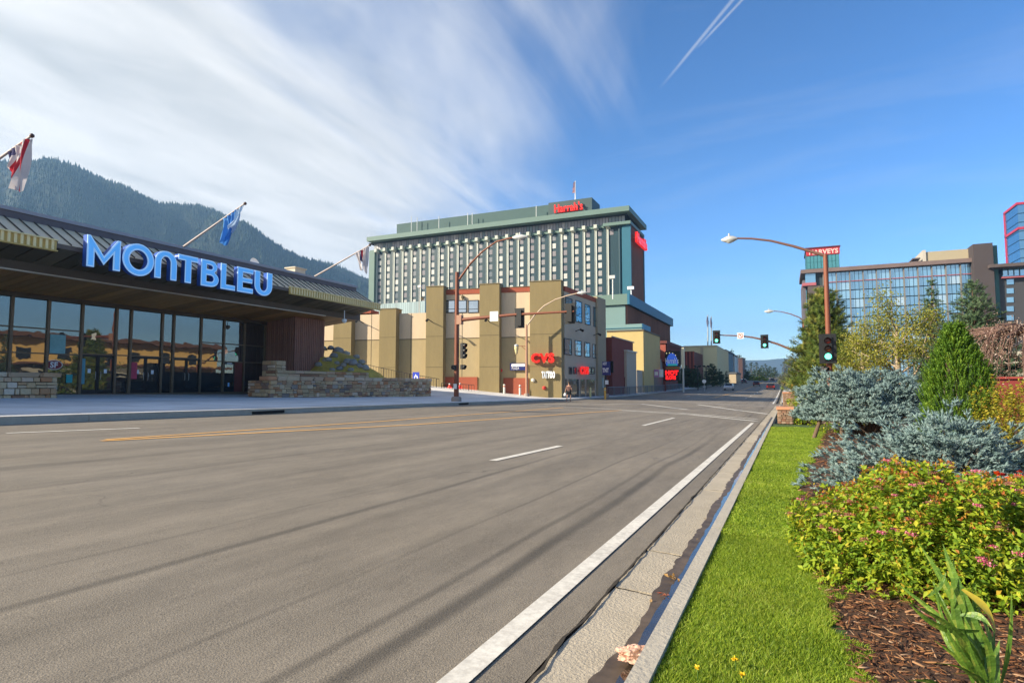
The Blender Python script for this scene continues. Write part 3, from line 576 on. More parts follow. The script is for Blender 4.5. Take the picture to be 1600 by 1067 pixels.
# ------------------------------------------------------------------ stone walls
def stone_mesh(seed, m):
    r = random.Random(seed); me = bpy.data.meshes.new('stone'); bm = bmesh.new(); bmesh.ops.create_cube(bm, size=1)
    bmesh.ops.bevel(bm, geom=list(bm.edges), offset=.09, segments=1, affect='EDGES')
    for v in bm.verts: v.co += Vector((r.uniform(-.035, .035), r.uniform(-.06, .06), r.uniform(-.04, .04)))
    bm.to_mesh(me); bm.free(); me.materials.append(m); return me
SST = [(0, (.50, .35, .20)), (.14, (.58, .42, .25)), (.28, (.42, .29, .16)), (.42, (.62, .46, .30)), (.56, (.46, .20, .09)), (.68, (.55, .37, .20)), (.80, (.32, .16, .09)), (.88, (.22, .18, .15)), (.94, (.68, .54, .40)), (1, (.50, .26, .13))]
stonem = ramp_mat('wall_stone', SST, .85, 'object', .22, 4, .7); capst = ramp_mat('cap_stone', [(0, (.62, .48, .30)), (.3, (.52, .36, .22)), (.5, (.50, .22, .10)), (.7, (.64, .51, .36)), (1, (.45, .30, .19))], .85, 'object', .18, 3, .6)
mortar = mat('mortar', (.20, .15, .10), .95, .25, 8, .5, 40)
STM = [stone_mesh(k, stonem) for k in range(5)]; CPM = [stone_mesh(40+k, capst) for k in range(3)]
def stone_face(par, F, s0, s1, z0f, z1, wavg, havg, seed, d=.0):
    r = random.Random(seed); rz = math.atan2(F.d.y, F.d.x); zb_ = min(z0f(s0), z0f(s1))-.05; H = z1-zb_; rows = max(2, round(H/havg)); hs = [r.uniform(.75, 1.25) for _ in range(rows)]; k = H/sum(hs); z = zb_
    for h in hs:
        h *= k; s = s0+r.uniform(-.3, 0)*wavg
        while s < s1-.02:
            w_ = wavg*r.uniform(.55, 1.5); a = max(s, s0); e = min(s+w_, s1); s += w_
            if e-a < .1: continue
            parts = [(z, h)] if h < havg*1.05 or r.random() < .6 else [(z, h*.5), (z+h*.5, h*.5)]
            for zz, hh in parts:
                if zz+hh < z0f((a+e)/2)-.02: continue
                dp = r.uniform(.1, .15); x_, y_ = F.p((a+e)/2, d+dp*.2)
                piece('stone', r.choice(STM), par, (x_, y_, zz+hh/2), (e-a-.03, dp+.06, hh-.03), rz+(math.pi if r.random() < .5 else 0))
        z += h
def caps(par, F, s0, s1, z, th, d0, d1, L, seed):
    r = random.Random(seed); s = s0; rz = math.atan2(F.d.y, F.d.x)
    while s < s1-.05:
        e = min(s1, s+L*r.uniform(.7, 1.3)); x_, y_ = F.p((s+e)/2, (d0+d1)/2); piece('cap_stone', r.choice(CPM), par, (x_, y_, z+th/2), (e-s-.02, d1-d0, th*r.uniform(.92, 1.06)), rz); s = e
# left stub wall
SF_ = FX(-32.0); sa = SF_.s(87, 610); sw = thing('stone_wall', 'low tan stone wall with pale cap slabs at the left edge before the glass', 'wall', (-32, 15, .4))
zc1 = px_x(60, 589.5, -32).z; zc2 = px_x(60, 582, -32).z
MB().fbox(SF_, sa+.05, sa+8.4, -.1, zc1, -1.2, -.04).build('core', mortar, sw)
stone_face(sw, SF_, sa, sa+8.4, lambda s: Gf(-32, 60-s)+.15, zc1, .34, .24, 1)
EF = Face((-33.2, 60-sa), (-32, 60-sa), out=(0, 1)); caps(sw, SF_, sa-.25, sa+8.4, zc1, zc2-zc1, -1.3, .12, 1.1, 3)
stone_face(sw, Face((-33.15, 60-sa+.0), (-32.02, 60-sa), out=(0, 1)), 0, 1.1, lambda s: .4, zc1, .42, .22, 2)
# right planter wall, two tiers
PX_ = -30.0; PF = FX(PX_); s0 = PF.s(672, 608); s1 = PF.s(420, 608); zcap0 = px_x(520, 595, PX_).z; zcap1 = px_x(520, 590.3, PX_).z+.05
pl = thing('stone_planter', 'long rust and tan stone planter wall with stepped tiers right of the entrance doors', 'wall', (PX_, 38, .2))
zfun = lambda s: Gf(PX_, 60-s)+.15
MB().fbox(PF, s0+.05, s1-.05, -.6, zcap0, -1.75, -.04).build('core', mortar, pl)
stone_face(pl, PF, s0, s1, zfun, zcap0, .46, .25, 5); NFc = Face((-31.7, 60-s1), (PX_, 60-s1), out=(0, -1))
stone_face(pl, NFc, 0, 1.68, lambda s: .45, zcap0, .4, .22, 6); stone_face(pl, Face((-31.7, 60-s0), (PX_, 60-s0), out=(1, 1)), 0, 1.68, lambda s: .1, zcap0, .4, .25, 8)
caps(pl, PF, s0-.15, s1+.15, zcap0, zcap1-zcap0, -.75, .15, 1.05, 7)
P2 = FX(-31.4); t0, t1 = P2.s(575, 580), 60-px_x(412, 570, -32.5).y; zu = px_x(500, 580, -31.4).z
MB().fbox(P2, t0, t1, zcap0-.1, zu, -1.2, -.05).build('core', mortar, pl); stone_face(pl, P2, t0, t1, lambda s: zcap0, zu, .8, .3, 9)
t2 = P2.s(445, 570); zp = px_x(425, 563, -31.4).z
MB().fbox(P2, t2+.02, t1+.02, zu+.002, zp, -1.1, -.06).build('pier', mortar, pl); stone_face(pl, P2, t2, t1+.05, lambda s: zu, zp, .6, .34, 10)
stone_face(pl, Face((-32.5, 60-t1-.03), (-31.4, 60-t1-.03), out=(0, -1)), 0, 1.1, lambda s: zcap0, zp, .5, .32, 12)
# boulder mound behind
mound = thing('rock_mound', 'mossy mound of grey boulders in yellow ground cover above the planter wall', 'rocks', (-35, 45, 1)); 
mossm = mat('yellow_moss', (.52, .36, .07), .95, .5, 1.6, .8, 14); ncx, ncy = -35.2, 41.8
MHX, MHY = 4.2, 5.6
def mz(x_, y_):
    r2 = math.hypot((x_-ncx)/MHX, (y_-ncy)/MHY); h = max(0, 1-r2**1.6); return 1.0+3.3*h*(.85+.3*noise.noise((x_*.7, y_*.7, 0)))+.2*noise.noise((x_*2, y_*2, 3))
gx = np.linspace(-1, 1, 30); V = [(ncx+gx[i]*MHX, ncy+gx[j]*MHY, mz(ncx+gx[i]*MHX, ncy+gx[j]*MHY)) for j in range(30) for i in range(30)]
F_ = [(j*30+i, j*30+i+1, (j+1)*30+i+1, (j+1)*30+i) for j in range(29) for i in range(29)]
np_mesh('ground_cover', V, F_, mossm, mound, smooth=True)
boul = ramp_mat('mound_boulder', [(0, (.33, .30, .27)), (.4, (.42, .38, .31)), (.7, (.24, .23, .24)), (1, (.48, .43, .32))], .9, 'object', .35, 2.5, .8)
def boulder_mesh(seed, m, sub=2, amp=.28):
    me = bpy.data.meshes.new('boulder'); bm = bmesh.new(); bmesh.ops.create_icosphere(bm, subdivisions=sub, radius=1)
    for v in bm.verts: k = 1+amp*noise.noise(v.co*1.1+Vector((seed*3.1, 0, 0)))+amp*.4*noise.noise(v.co*3+Vector((0, seed, 0))); v.co *= k; v.co.z = max(v.co.z, -.6)
    bm.to_mesh(me); bm.free(); me.materials.append(m); me.polygons.foreach_set('use_smooth', [True]*len(me.polygons)); return me
BM_ = [boulder_mesh(k, boul) for k in range(4)]
for k, (u_, v_, wpx) in enumerate(((480, 574, 12), (482, 562, 10), (490, 551, 15), (500, 549, 14), (528, 549, 20), (508, 563, 10), (488, 571, 16), (512, 562, 13), (530, 576, 12), (551, 567, 18), (560, 572, 14), (570, 575, 16), (468, 570, 12), (540, 553, 14), (475, 556, 10), (519, 578, 10), (498, 570, 13), (521, 556, 14), (543, 565, 15), (537, 571, 13), (505, 545, 13), (517, 544, 12), (556, 558, 12), (565, 566, 13), (472, 566, 12), (485, 546, 9), (526, 568, 11), (548, 578, 11))):
    rr_ = ray(u_, v_); dp = 40.
    while dp < 62 and (CP+rr_*dp).z > mz((CP+rr_*dp).x, (CP+rr_*dp).y): dp += .1
    P_ = CP+rr_*min(dp, 53.5); sc_ = wpx*min(dp, 54)/FPX*.5
    piece('boulder', BM_[k % 4], mound, P_, (sc_, sc_*.9, sc_*.72), k*1.3)
# ------------------------------------------------------------------ olive and cream shop building
cream = mat('cream_stucco', (.60, .47, .32), .9, .14, .6, .25, 30, stretch=(1, 1, .25)); olive = mat('olive_stucco', (.39, .305, .165), .9, .14, .6, .25, 30, stretch=(1, 1, .25)); pilm = mat('pilaster_stucco', (.245, .19, .09), .9, .16, .7, .3, 30, stretch=(1, 1, .2))
redb = mat('brick_red_trim', (.33, .085, .045), .85, .15, 1, .2); greyst = mat('taupe_stucco', (.44, .37, .28), .9, .08, .5, .2, 30); wfr = mat('window_frame_dark', (.02, .025, .03), .5, .1, 3)
skyglass = glass_mat('sky_glass', (.75, .85, .95), .55, (.03, .05, .07), .02, .03)
C0 = (-21.5, 61.0); a_ = math.radians(100); CF = Face(C0, (C0[0]-math.sin(a_)*45, C0[1]+math.cos(a_)*45), out=(0, -1))
CRt = Face(C0, (C0[0]+.049*16, C0[1]+.999*16), out=(1, 0)); sR = CRt.s(943, 540)
cv = thing('shop_building', 'three storey olive and cream corner shop building with tall pilasters', 'building', (*C0, Gf(*C0)))
zt = CF.z(853, 447.0, 0); zrb = CF.z(850, 455, 0); ztp = CF.z(853, 439.5, .9); zmid = CF.z(800, 527); zbase = Gf(*C0)-.4; zplin = CF.z(810, 590.5); print('shop', zt, zrb, ztp, zmid, zplin)
sL = 44.
LZt = CF.z(640, 489.5); sC = CF.s(671, 470)      # the lower wing on the left begins behind the second pilaster
def vol(nm, F, s0, s1, z0, z1, m, par, d0=-18, d1=0): return MB().fbox(F, s0, s1, z0, z1, d0, d1).build(nm, m, par)
vol('wall_lower', CF, .5, sL, zbase, zmid, olive, cv); vol('wall_upper', CF, .5, sC, zmid, zrb, cream, cv); vol('wall_upper', CF, sC+.002, sL, zmid, LZt, cream, cv)
vol('parapet_band', CF, .5, sC, zrb, zt, redb, cv, -18, .06)
s_a, s_b = CF.s(580, 478), CF.s(560, 478); vol('parapet_band', CF, s_a, sL, CF.z(575, 489.5), CF.z(575, 484), redb, cv, -2, .06)
mb = MB(); mb.fbox(CRt, .5, sR, zbase, zrb, -6, 0); mb.build('street_wall', greyst, cv)
mb = MB(); mb.fbox(CRt, .5, sR, zrb+.001, zt, -6, .07); mb.build('parapet_band', redb, cv)
# raised plinth in brick red and the ramped parts
for ua, ub in ((650, 692), (787, 826)):
    s0, s1 = sorted((CF.s(ua, 600), CF.s(ub, 600))); vol('plinth', CF, s0, s1, zbase, zplin, redb, cv, 0, .12)
s0, s1 = sorted((CF.s(692, 600), CF.s(746, 600))); vol('plinth', CF, s0, s1, zbase, CF.z(720, 589), redb, cv, 0, .12)
PIL = [(520, 548, 497), (592, 618, 483), (665, 692, 448), (749, 780, 444), (828, 880, 439.5)]
for ua, ub, vt in PIL:
    s0, s1 = sorted((CF.s(ua, 560, .9), CF.s(ub, 560, .9))); 
    if ub == 880: s0 = -.0
    MB().fbox(CF, s0, s1, zbase, CF.z((ua+ub)/2, vt, .9), -.6, .9).build('pilaster', pilm, cv)
s0 = CRt.s(931, 540); MB().fbox(CRt, s0, sR+.25, zbase, CRt.z(937, 466), -1.5, .25).build('pilaster', mat('grey_pilaster', (.33, .27, .18), .9, .1), cv)
# front windows of the upper wall
def window(F, par, ua, ub, va, vb, gm=skyglass, sill=False, d=0.):
    s0, s1 = sorted((F.s(ua, (va+vb)/2), F.s(ub, (va+vb)/2))); uc = (ua+ub)/2; z1, z0 = F.z(uc, va), F.z(uc, vb); m_ = MB(); fw = .09
    m_.fbox(F, s0, s1, z1-fw, z1, d-.05, d+.06); m_.fbox(F, s0, s1, z0, z0+fw, d-.05, d+.06); m_.fbox(F, s0, s0+fw, z0+fw, z1-fw, d-.05, d+.06); m_.fbox(F, s1-fw, s1, z0+fw, z1-fw, d-.05, d+.06)
    m_.fbox(F, s0+fw, s1-fw, z0+(z1-z0)*.3-.03, z0+(z1-z0)*.3+.03, d, d+.045)
    o = m_.build('window', wfr, par); MB().fbox(F, s0+fw, s1-fw, z0+fw, z1-fw, d+.003, d+.02).build('pane', gm, o); return o
for ua, ub in ((694, 711.5), (714, 729.5), (731.5, 748)): window(CF, cv, ua, ub, 469, 489)
blueg = glass_mat('blue_glass', (.45, .75, .95), .5, (.02, .06, .09), .02, .05)
for ua, ub, va, vb in ((883, 894, 465.5, 503), (899, 909, 470.5, 504), (913.5, 922, 476, 507.5), (927, 934.5, 480.5, 511)): window(CRt, cv, ua, ub, va, vb, blueg)
for ua, ub, va, vb in ((881.5, 893, 529, 554.5), (898, 908, 532, 556), (913, 921.5, 535, 558), (926, 934, 538, 560)): window(CRt, cv, ua, ub, va, vb, skyglass)
for ua, ub in ((888.5, 893.5), (895.5, 900.5), (919, 923.5), (924.5, 928.5)): window(CRt, cv, ua, ub, 573.5, 584.5, glassA)
zdoor = CRt.z(905, 592.5); zg = Gf(-20.5, 64)+.1
for ua, ub, op in ((881, 886, 0), (888, 904, 1), (906.5, 913.5, 1), (915.5, 929, 1)):
    s0, s1 = CRt.s(ua, 600), CRt.s(ub, 600); MB().fbox(CRt, s0, s1, zg, zdoor, .0, .03).build('shopfront_pane', glass_mat('shop_glass', (.6, .6, .55), .25, (.01, .01, .01), .03, .05), cv); MB().fbox(CRt, s0-.08, s0, zg, zdoor, -.02, .08).build('door_post', mat('post_taupe', (.33, .28, .22), .7), cv)
# wall lights with arms on the facades
for F, u_, v_, lb in ((CF, 568, 504, 'slim dark arm light on the cream wall left of the blue flag parking sign'), (CF, 676, 503, 'slim dark arm light on the second pilaster from the left'), (CF, 766, 503, 'slim dark arm light on the pilaster beside the white road sign'), (CRt, 899, 517, 'short dark spotlight under the left upper windows of the shop'), (CRt, 927, 523.5, 'short dark spotlight under the right upper windows of the shop')):
    dd = .9 if u_ in (676, 766) else 0; s_, z_ = F.sz(u_, v_, dd); q_ = thing('wall_light', lb, 'lamp', (*F.p(s_, dd), z_), 'arm lights on the shop walls'); Ln = 1.5 if F is CF else .7
    MB().tube([(*F.p(s_, dd+.01), z_-.05), (*F.p(s_, dd+Ln*.7), z_+.12), (*F.p(s_, dd+Ln), z_+.1)], .045, 6).build('arm', ironm, q_); MB().tube([(*F.p(s_, dd+Ln-.15), z_+.16), (*F.p(s_, dd+Ln+.25), z_-.05)], [.09, .14], 8).build('lamp_head', ironm, q_)
jm = mat('stucco_joint', (.10, .08, .045), .9, .1)
for ub_ in (580, 642, 722, 806):
    s_ = CF.s(ub_, 540); MB().fbox(CF, s_-.03, s_+.03, zplin+.05 if ub_ > 700 else zbase+2.5, (zrb if ub_ > 692 else LZt)-.02, .001, .012).build('expansion_joint', jm, cv)
MB().fbox(CF, .92, sL-1, zmid-.04, zmid+.04, .002, .03).build('belt_joint', jm, cv)
for ua, ub, vt in PIL:
    s0, s1 = sorted((CF.s(ua, 560, .9), CF.s(ub, 560, .9))); s0 = -.02 if ub == 880 else s0; zz = CF.z((ua+ub)/2, vt, .9); MB().fbox(CF, s0-.05, s1+.05, zz+.002, zz+.09, -.65, .96).build('coping', mat('pilaster_cap', (.20, .16, .09), .7), cv)
    for z_ in (zmid+.2, zmid-3.2): MB().fbox(CF, s0+.02, s1-.02, z_-.02, z_+.02, .901, .91).build('expansion_joint', jm, cv)
for s_ in (sC-4, 16.): MB().fbox(CF, s_-.12, s_+.12, zrb-.5, zrb-.2, .002, .3).build('scupper', galv if 'galv' in globals() else jm, cv)
MB().fbox(CF, .5, sC, zt+.002, zt+.06, -.5, .12).build('parapet_cap', mat('pilaster_cap', (.20, .16, .09), .7), cv)
# signs
redsig = mat('red_sign', (.75, .015, .01), .35, .06, 2, em=(1, .02, .01, .35)); whs = mat('white_sign', (.85, .85, .82), .4, .04)
def sgn_text(body, F, ua, ub, va, vb, m, lb, d, depth=.15, bold=.0, name='sign', shear=0.):
    s0, s1 = sorted((F.s(ua, (va+vb)/2, d), F.s(ub, (va+vb)/2, d))); z1, z0 = F.z((ua+ub)/2, va, d), F.z((ua+ub)/2, vb, d)
    t_ = thing(name, lb, 'sign', (*F.p((s0+s1)/2, d), z0)); text_on('lettering', body, m, F, s0, s1, z0, z1, d+depth, t_, depth, bold, shear); return t_, s0, s1, z0, z1
t_, s0, s1, z0, z1 = sgn_text('CVS', CF, 831, 867, 552, 567, redsig, 'red CVS letters on the corner pilaster of the shop', 1.0, .22, .045)
MB().fbox(CF, s0+.1, s1-.1, z0+.5, z0+.62, .905, 1.14).build('mounting_rail', mat('red_rail', (.3, .02, .015), .5), t_)
t_, s0, s1, z0, z1 = sgn_text('TATTOO', CF, 847, 867.5, 580, 591, mat('white_lit_sign', (.85, .85, .82), .4, .04, em=(1, 1, .95, .25)), 'white TATTOO letters below the red letters on the corner pilaster', .98, .12, .05)
MB().fbox(CF, s0, s1, (z0+z1)/2-.04, (z0+z1)/2+.04, .905, 1.05).build('mounting_rail', ironm, t_)
t_, s0, s1, z0, z1 = sgn_text('CVS', CRt, 904, 917, 572.5, 585, redsig, 'small red CVS letters over the shop entrance on the street side', .12, .14, .045)
MB().fbox(CRt, s0, s1, z0+.3, z0+.5, .002, .15).build('mounting_rail', mat('red_rail', (.3, .02, .015), .5), t_)
bs0, bs1 = sorted((CF.s(798, 574), CF.s(822, 574))); z1, z0 = CF.z(810, 567.5), CF.z(810, 578.5)
t_ = thing('sign', 'small blue and white box sign on the olive wall behind the street lamp post', 'sign', (*CF.p(bs0, .2), z0)); navy = mat('navy_sign', (.02, .03, .16), .4, .1)
MB().fbox(CF, bs0, bs1, z0, z1, .002, .3).build('box', navy, t_); zm_ = (z0+z1)/2
MB().fbox(CF, bs0+.05, bs1-.15, zm_+.03, z1-.08, .302, .31).build('white_band', whs, t_); text_on('lettering', 'PLAZA', whs, CF, bs0+.7, bs1-.2, z0+.08, zm_-.02, .305, t_, .01)
# grey utility bits: white alarm globe and red fire bell
for u_, v_, c_, lb, nm in ((833, 594, (.75, .72, .62), 'small white globe lamp low on the corner pilaster', 'globe_lamp'), (850.5, 606, (.6, .05, .04), 'small red fire bell low on the corner pilaster', 'fire_bell'), (782.5, 578.5, (.6, .04, .05), 'small round red sign on the wall left of the blue box sign', 'fire_bell')):
    dd = 0 if u_ == 782.5 else .9; s_, z_ = CF.sz(u_, v_, dd); o = MB().tube([(*CF.p(s_, dd+.002), z_), (*CF.p(s_, dd+.12), z_), (*CF.p(s_, dd+.22), z_)], [.2, .2, .08], 12).build(nm, mat(nm+str(u_), c_, .4, .05), None, org=(*CF.p(s_, dd), z_)); tag(o, lb, nm.replace('_', ' '))
# shop next door, recessed brick red bay with pale corner
def blk(nm, lb, u0, u1, vt, y, dpt, m, cat='building', d_base=None, roofm=None, x=None):
    """a block whose front (towards us) spans u0..u1 at distance y, top at vt"""
    a, b_ = px_y(u0, vt, y), px_y(u1, vt, y); t_ = thing(nm, lb, cat, ((a.x+b_.x)/2, y, Gf(b_.x, y))); z1 = (px_y((u0+u1)/2, vt, y)).z
    MB().box(a.x, b_.x, y, y+dpt, min(Gf(a.x, y), Gf(b_.x, y))-1, z1).build('walls', m, t_); return t_, a, b_, z1
def pbox(F, ua, ub, va, vb, d0, d1, nm, m, par):
    uc = (ua+ub)/2; s0, s1 = sorted((F.s(ua, (va+vb)/2, d1), F.s(ub, (va+vb)/2, d1))); return MB().fbox(F, s0, s1, F.z(uc, vb, d1), F.z(uc, va, d1), d0, d1).build(nm, m, par)
maroon = mat('maroon_stucco', (.20, .045, .03), .85, .12, .8, .2)
nb, A, B, z1 = blk('shopfront', 'narrow maroon bay between the grey shop wall and the grey annex', 941, 956, 527, 77.5, 12, maroon)
MB().box(B.x-.05, B.x+.1, 77.45, 90, z1, z1+.15).build('coping', greyst, nb)
an, A, B, z1 = blk('shop_annex', 'low grey beige annex with a light coping beside the maroon bay', 956, 979, 549, 84, 6, greyst)
MB().box(A.x-.1, B.x+.15, 83.85, 90.1, z1, z1+.2).build('coping', mat('pale_coping', (.55, .5, .42), .7), an)
AF = Face((B.x, 84), (B.x, 90), out=(1, 0)); LFr, _, LB, _ = blk('shop_annex', 'lower grey box with tall bright windows between the annex and the dark shopfront', 979, 995, 578, 92, 10, greyst)
pb_a, pb_b = px_y(980, 578, 99), px_y(994, 578, 99); MB().box(pb_a.x, pb_b.x, 99, 103, -2, pb_a.z).build('porch_block', greyst, an)
for ua, ub in ((973, 976.8), (980.5, 984), (985, 989), (990, 993.5)): F8 = Face((-60, 92 if ua > 979 else 84), (0, 92 if ua > 979 else 84), out=(0, -1)); pbox(F8, ua, ub, 589, 606, .002, .06, 'window_pane', glass_mat('warm_glass', (.95, .8, .6), .5, (.2, .1, .05)), LFr if ua > 979 else an)
tanw = mat('tan_stucco', (.50, .38, .16), .85, .1, .5, .2)
tb, A, B, z1 = blk('tan_building', 'windowless tan block rising behind the grey annex', 948, 1005, 518, 96, 14, tanw)
MB().box(A.x, B.x+.12, 95.9, 110, z1, z1+.25).build('coping', mat('dark_coping', (.10, .08, .05), .7), tb)
mr, A, B, z1 = blk('maroon_building', 'maroon block with white trim between the tan block and the rust canopy', 1005, 1012, 541, 110, 10, maroon); MB().box(A.x, B.x+.1, 109.8, 120, z1, z1+.35).build('coping', whs, mr)
gb, A, B, z1 = blk('shop_annex', 'plain square grey block below the rust red canopy', 1012, 1027, 560, 112, 10, mat('mid_grey_stucco', (.30, .28, .25), .85, .08))
# street-level frontage
lowf, A, B, z1 = blk('shopfront', 'low dark shopfront with a grey fascia and script sign near the barrier', 994, 1022, 578, 104, 8, mat('fascia_grey', (.17, .16, .13), .8, .12))
MB().box(A.x, B.x-.05, 103.9, 103.99, -2, px_y(1000, 589, 104).z).build('shop_window', mat('dark_red_glass', (.05, .012, .008), .25, .3, 2), lowf)
yF = Face((A.x, 103.9), (B.x, 103.9), out=(0, -1)); sgn_text('Grill', yF, 1004, 1017, 576, 586, mat('rose_sign', (.6, .12, .1), .4, .05, em=(1, .2, .15, .25)), 'small red script sign on the grey fascia', .1, .08)
def pix_sign(name, lb, F, ua, ub, va, vb, m, cat='sign', th=.2, d=0.):
    s0, s1 = sorted((F.s(ua, (va+vb)/2, d), F.s(ub, (va+vb)/2, d))); uc = (ua+ub)/2; z1, z0 = F.z(uc, va, d), F.z(uc, vb, d); t_ = thing(name, lb, cat, (*F.p((s0+s1)/2, d), z0))
    MB().fbox(F, s0, s1, z0, z1, d-th, d).build('panel', m, t_); return t_, s0, s1, z0, z1
for k, (ua, ub, c_, lb) in enumerate(((1022, 1029, (.45, .22, .42), 'violet and white poster on the frontage left of the big screens'), (1030, 1036, (.62, .66, .72), 'pale blue poster on the frontage beside the big screens'))):
    t_, s0, s1, z0, z1 = pix_sign('poster', lb, yF, ua, ub, 577, 589, mat('poster%d' % k, c_, .5, .35, 3), 'poster')
    MB().fbox(yF, s0+.1, s1-.1, z0+.3, z0+.9, .002, .01).build('picture', mat('poster_pic%d' % k, (.75, .72, .7), .5, .4, 4), t_)
# marquee: round rust canopy and the two screens on a post
mq = thing('marquee_canopy', 'rust red ribbed canopy with a scalloped dark edge above the screens', 'canopy', (-30, 118, -1)); rust = mat('rust_panel', (.30, .07, .045), .7, .15, 1, stretch=(4, 4, .3)); rustd = mat('rust_dark', (.12, .03, .025), .7, .15, 1)
A, B = px_y(1013, 540, 116), px_y(1040, 540, 116); zt_, zb_ = px_y(1026, 537, 116).z, px_y(1026, 565, 116).z; E_ = px_x(1068, 545, B.x)
mb = MB(); mb.prism([(A.x+1.6, 116), (B.x, 116), (B.x, E_.y), (A.x, E_.y)], zb_, zt_); mb.build('body', rust, mq)
mb = MB(); mb.prism([(A.x, 115.7), (B.x+.3, 115.7), (B.x+.3, E_.y), (A.x, E_.y)], zt_+.002, zt_+.5); mb.build('roof_edge', rustd, mq)
SFc = Face((B.x, 116), (B.x, E_.y), out=(1, 0)); k = .3
while k < SFc.L-.4: MB().fbox(SFc, k, k+.6, zb_, zt_, .002, .25).build('rib', rustd, mq); k += 1.2
blk('marquee_wall', 'dark maroon wall under the rust canopy behind the screens', 1022, 1040, 564, 117, 14, maroon)
Y_ = 111.0; MQ = Face((-40, Y_), (-10, Y_), out=(0, -1)); scr = thing('marquee_sign', 'street screen with blue mountain picture above a red lit message board on cream post', 'sign', (px_y(1052, 600, Y_).x, Y_, Gf(-22, Y_)))
blk_ = mat('screen_black', (.006, .006, .008), .4, .1)
pbox(MQ, 1039, 1063, 548.5, 573, -.7, 0, 'upper_screen', blk_, scr); pbox(MQ, 1038, 1062, 577, 595, -.7, 0, 'lower_screen', blk_, scr)
pbox(MQ, 1040, 1062, 573.4, 576.6, -.5, .04, 'gold_band', mat('gold_band', (.35, .14, .03), .5, .5, 5), scr)
pbox(MQ, 1064.5, 1068.5, 543, 575, -.9, .1, 'post', mat('cream_post', (.66, .60, .42), .6, .2, 2), scr); pbox(MQ, 1066.5, 1068.5, 575.2, 615, -.5, .05, 'lower_post', mat('pale_post', (.5, .5, .45), .6, .1), scr); pbox(MQ, 1036, 1040, 595.5, 613, -.5, 0, 'leg', maroon, scr)
ub = mat('screen_blue', (.02, .05, .22), .4, .3, 2, em=(.03, .1, .5, .4)); led = mat('led_red', (.8, .01, .01), .4, .1, 4, em=(1, .01, .01, .9))
s_, z_ = MQ.sz(1050, 569); R_ = 1.0
MB().fprism(MQ, [(s_+.0+1.05*math.cos(math.radians(a)), z_+2.0*max(-.12, math.sin(math.radians(a)))) for a in range(0, 360, 15)], .004, .02).build('mountain_picture', ub, scr)
pbox(MQ, 1043, 1058, 568.5, 571.5, .024, .03, 'lake_band', mat('screen_teal', (.02, .16, .18), .4, .2, em=(.02, .3, .3, .3)), scr)
for u_, v_ in ((1041.5, 552), (1046, 551.3), (1051, 552), (1055.5, 555)): s_, z_ = MQ.sz(u_, v_); MB().fprism(MQ, [(s_+(.12 if k % 2 else .045)*math.cos(k*math.pi/5), z_+(.12 if k % 2 else .045)*math.sin(k*math.pi/5)) for k in range(10)], .004, .02).build('star', mat('star_gold', (.8, .75, .4), .4, .05, em=(1, .9, .4, .5)), scr)
def ptext(body, F, ua, ub, va, vb, m, d, depth, par, bold=0., shear=0):
    uc = (ua+ub)/2; s0, s1 = sorted((F.s(ua, va, d), F.s(ub, va, d))); return text_on('lettering', body, m, F, s0, s1, F.z(uc, vb, d), F.z(uc, va, d), d, par, depth, bold, shear)
ptext("Harrah's", MQ, 1039.5, 1060, 559, 568, whs, .034, .02, scr, .02)
ptext('HOT', MQ, 1039.5, 1060, 578.5, 586, led, .01, .02, scr, .07); ptext('SLOTS', MQ, 1040, 1056, 586.8, 593, led, .01, .02, scr, .07)
# ------------------------------------------------------------------ green hotel tower
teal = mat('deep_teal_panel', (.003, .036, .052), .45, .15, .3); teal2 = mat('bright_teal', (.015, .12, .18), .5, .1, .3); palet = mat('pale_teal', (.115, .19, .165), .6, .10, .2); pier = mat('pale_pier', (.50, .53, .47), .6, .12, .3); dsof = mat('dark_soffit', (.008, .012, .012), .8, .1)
ribb = mat('brown_ribbed_wall', (.22, .095, .06), .85, .35, .25, stretch=(1, 1, .12)); 
YT = 222.; TF = Face((-200, YT), (0, YT), out=(0, -1)); sT0, sT1 = TF.s(582, 420), TF.s(967, 420); sTc = TF.s(985, 420)
zc_t = px_y(983, 321, YT-4).z; zc_b = px_y(983, 329, YT-4).z; zw1 = TF.z(966, 337); zw0 = TF.z(966, 349.5); zb0 = TF.z(900, 490)
tw = thing('hotel_tower', 'tall green hotel tower with pale vertical piers under a broad flat cornice', 'building', (TF.p(sTc)[0], YT, 2))
print('tower', sT0, sT1, sTc, zc_t, zw1, zb0)
MB().fbox(TF, sT0, sTc-4, -2, zw1, -22, -1.2).build('core', teal, tw)
so1, so0 = TF.s(985, 322, 4)-.5, TF.s(573, 371, 4)
MB().fbox(TF, so0, so1, zc_b, zc_t, -27, 4).build('cornice', palet, tw)
MB().fbox(TF, sT0-2, sTc-1, zw1, zc_b-.01, -23, .5).build('soffit', dsof, tw)
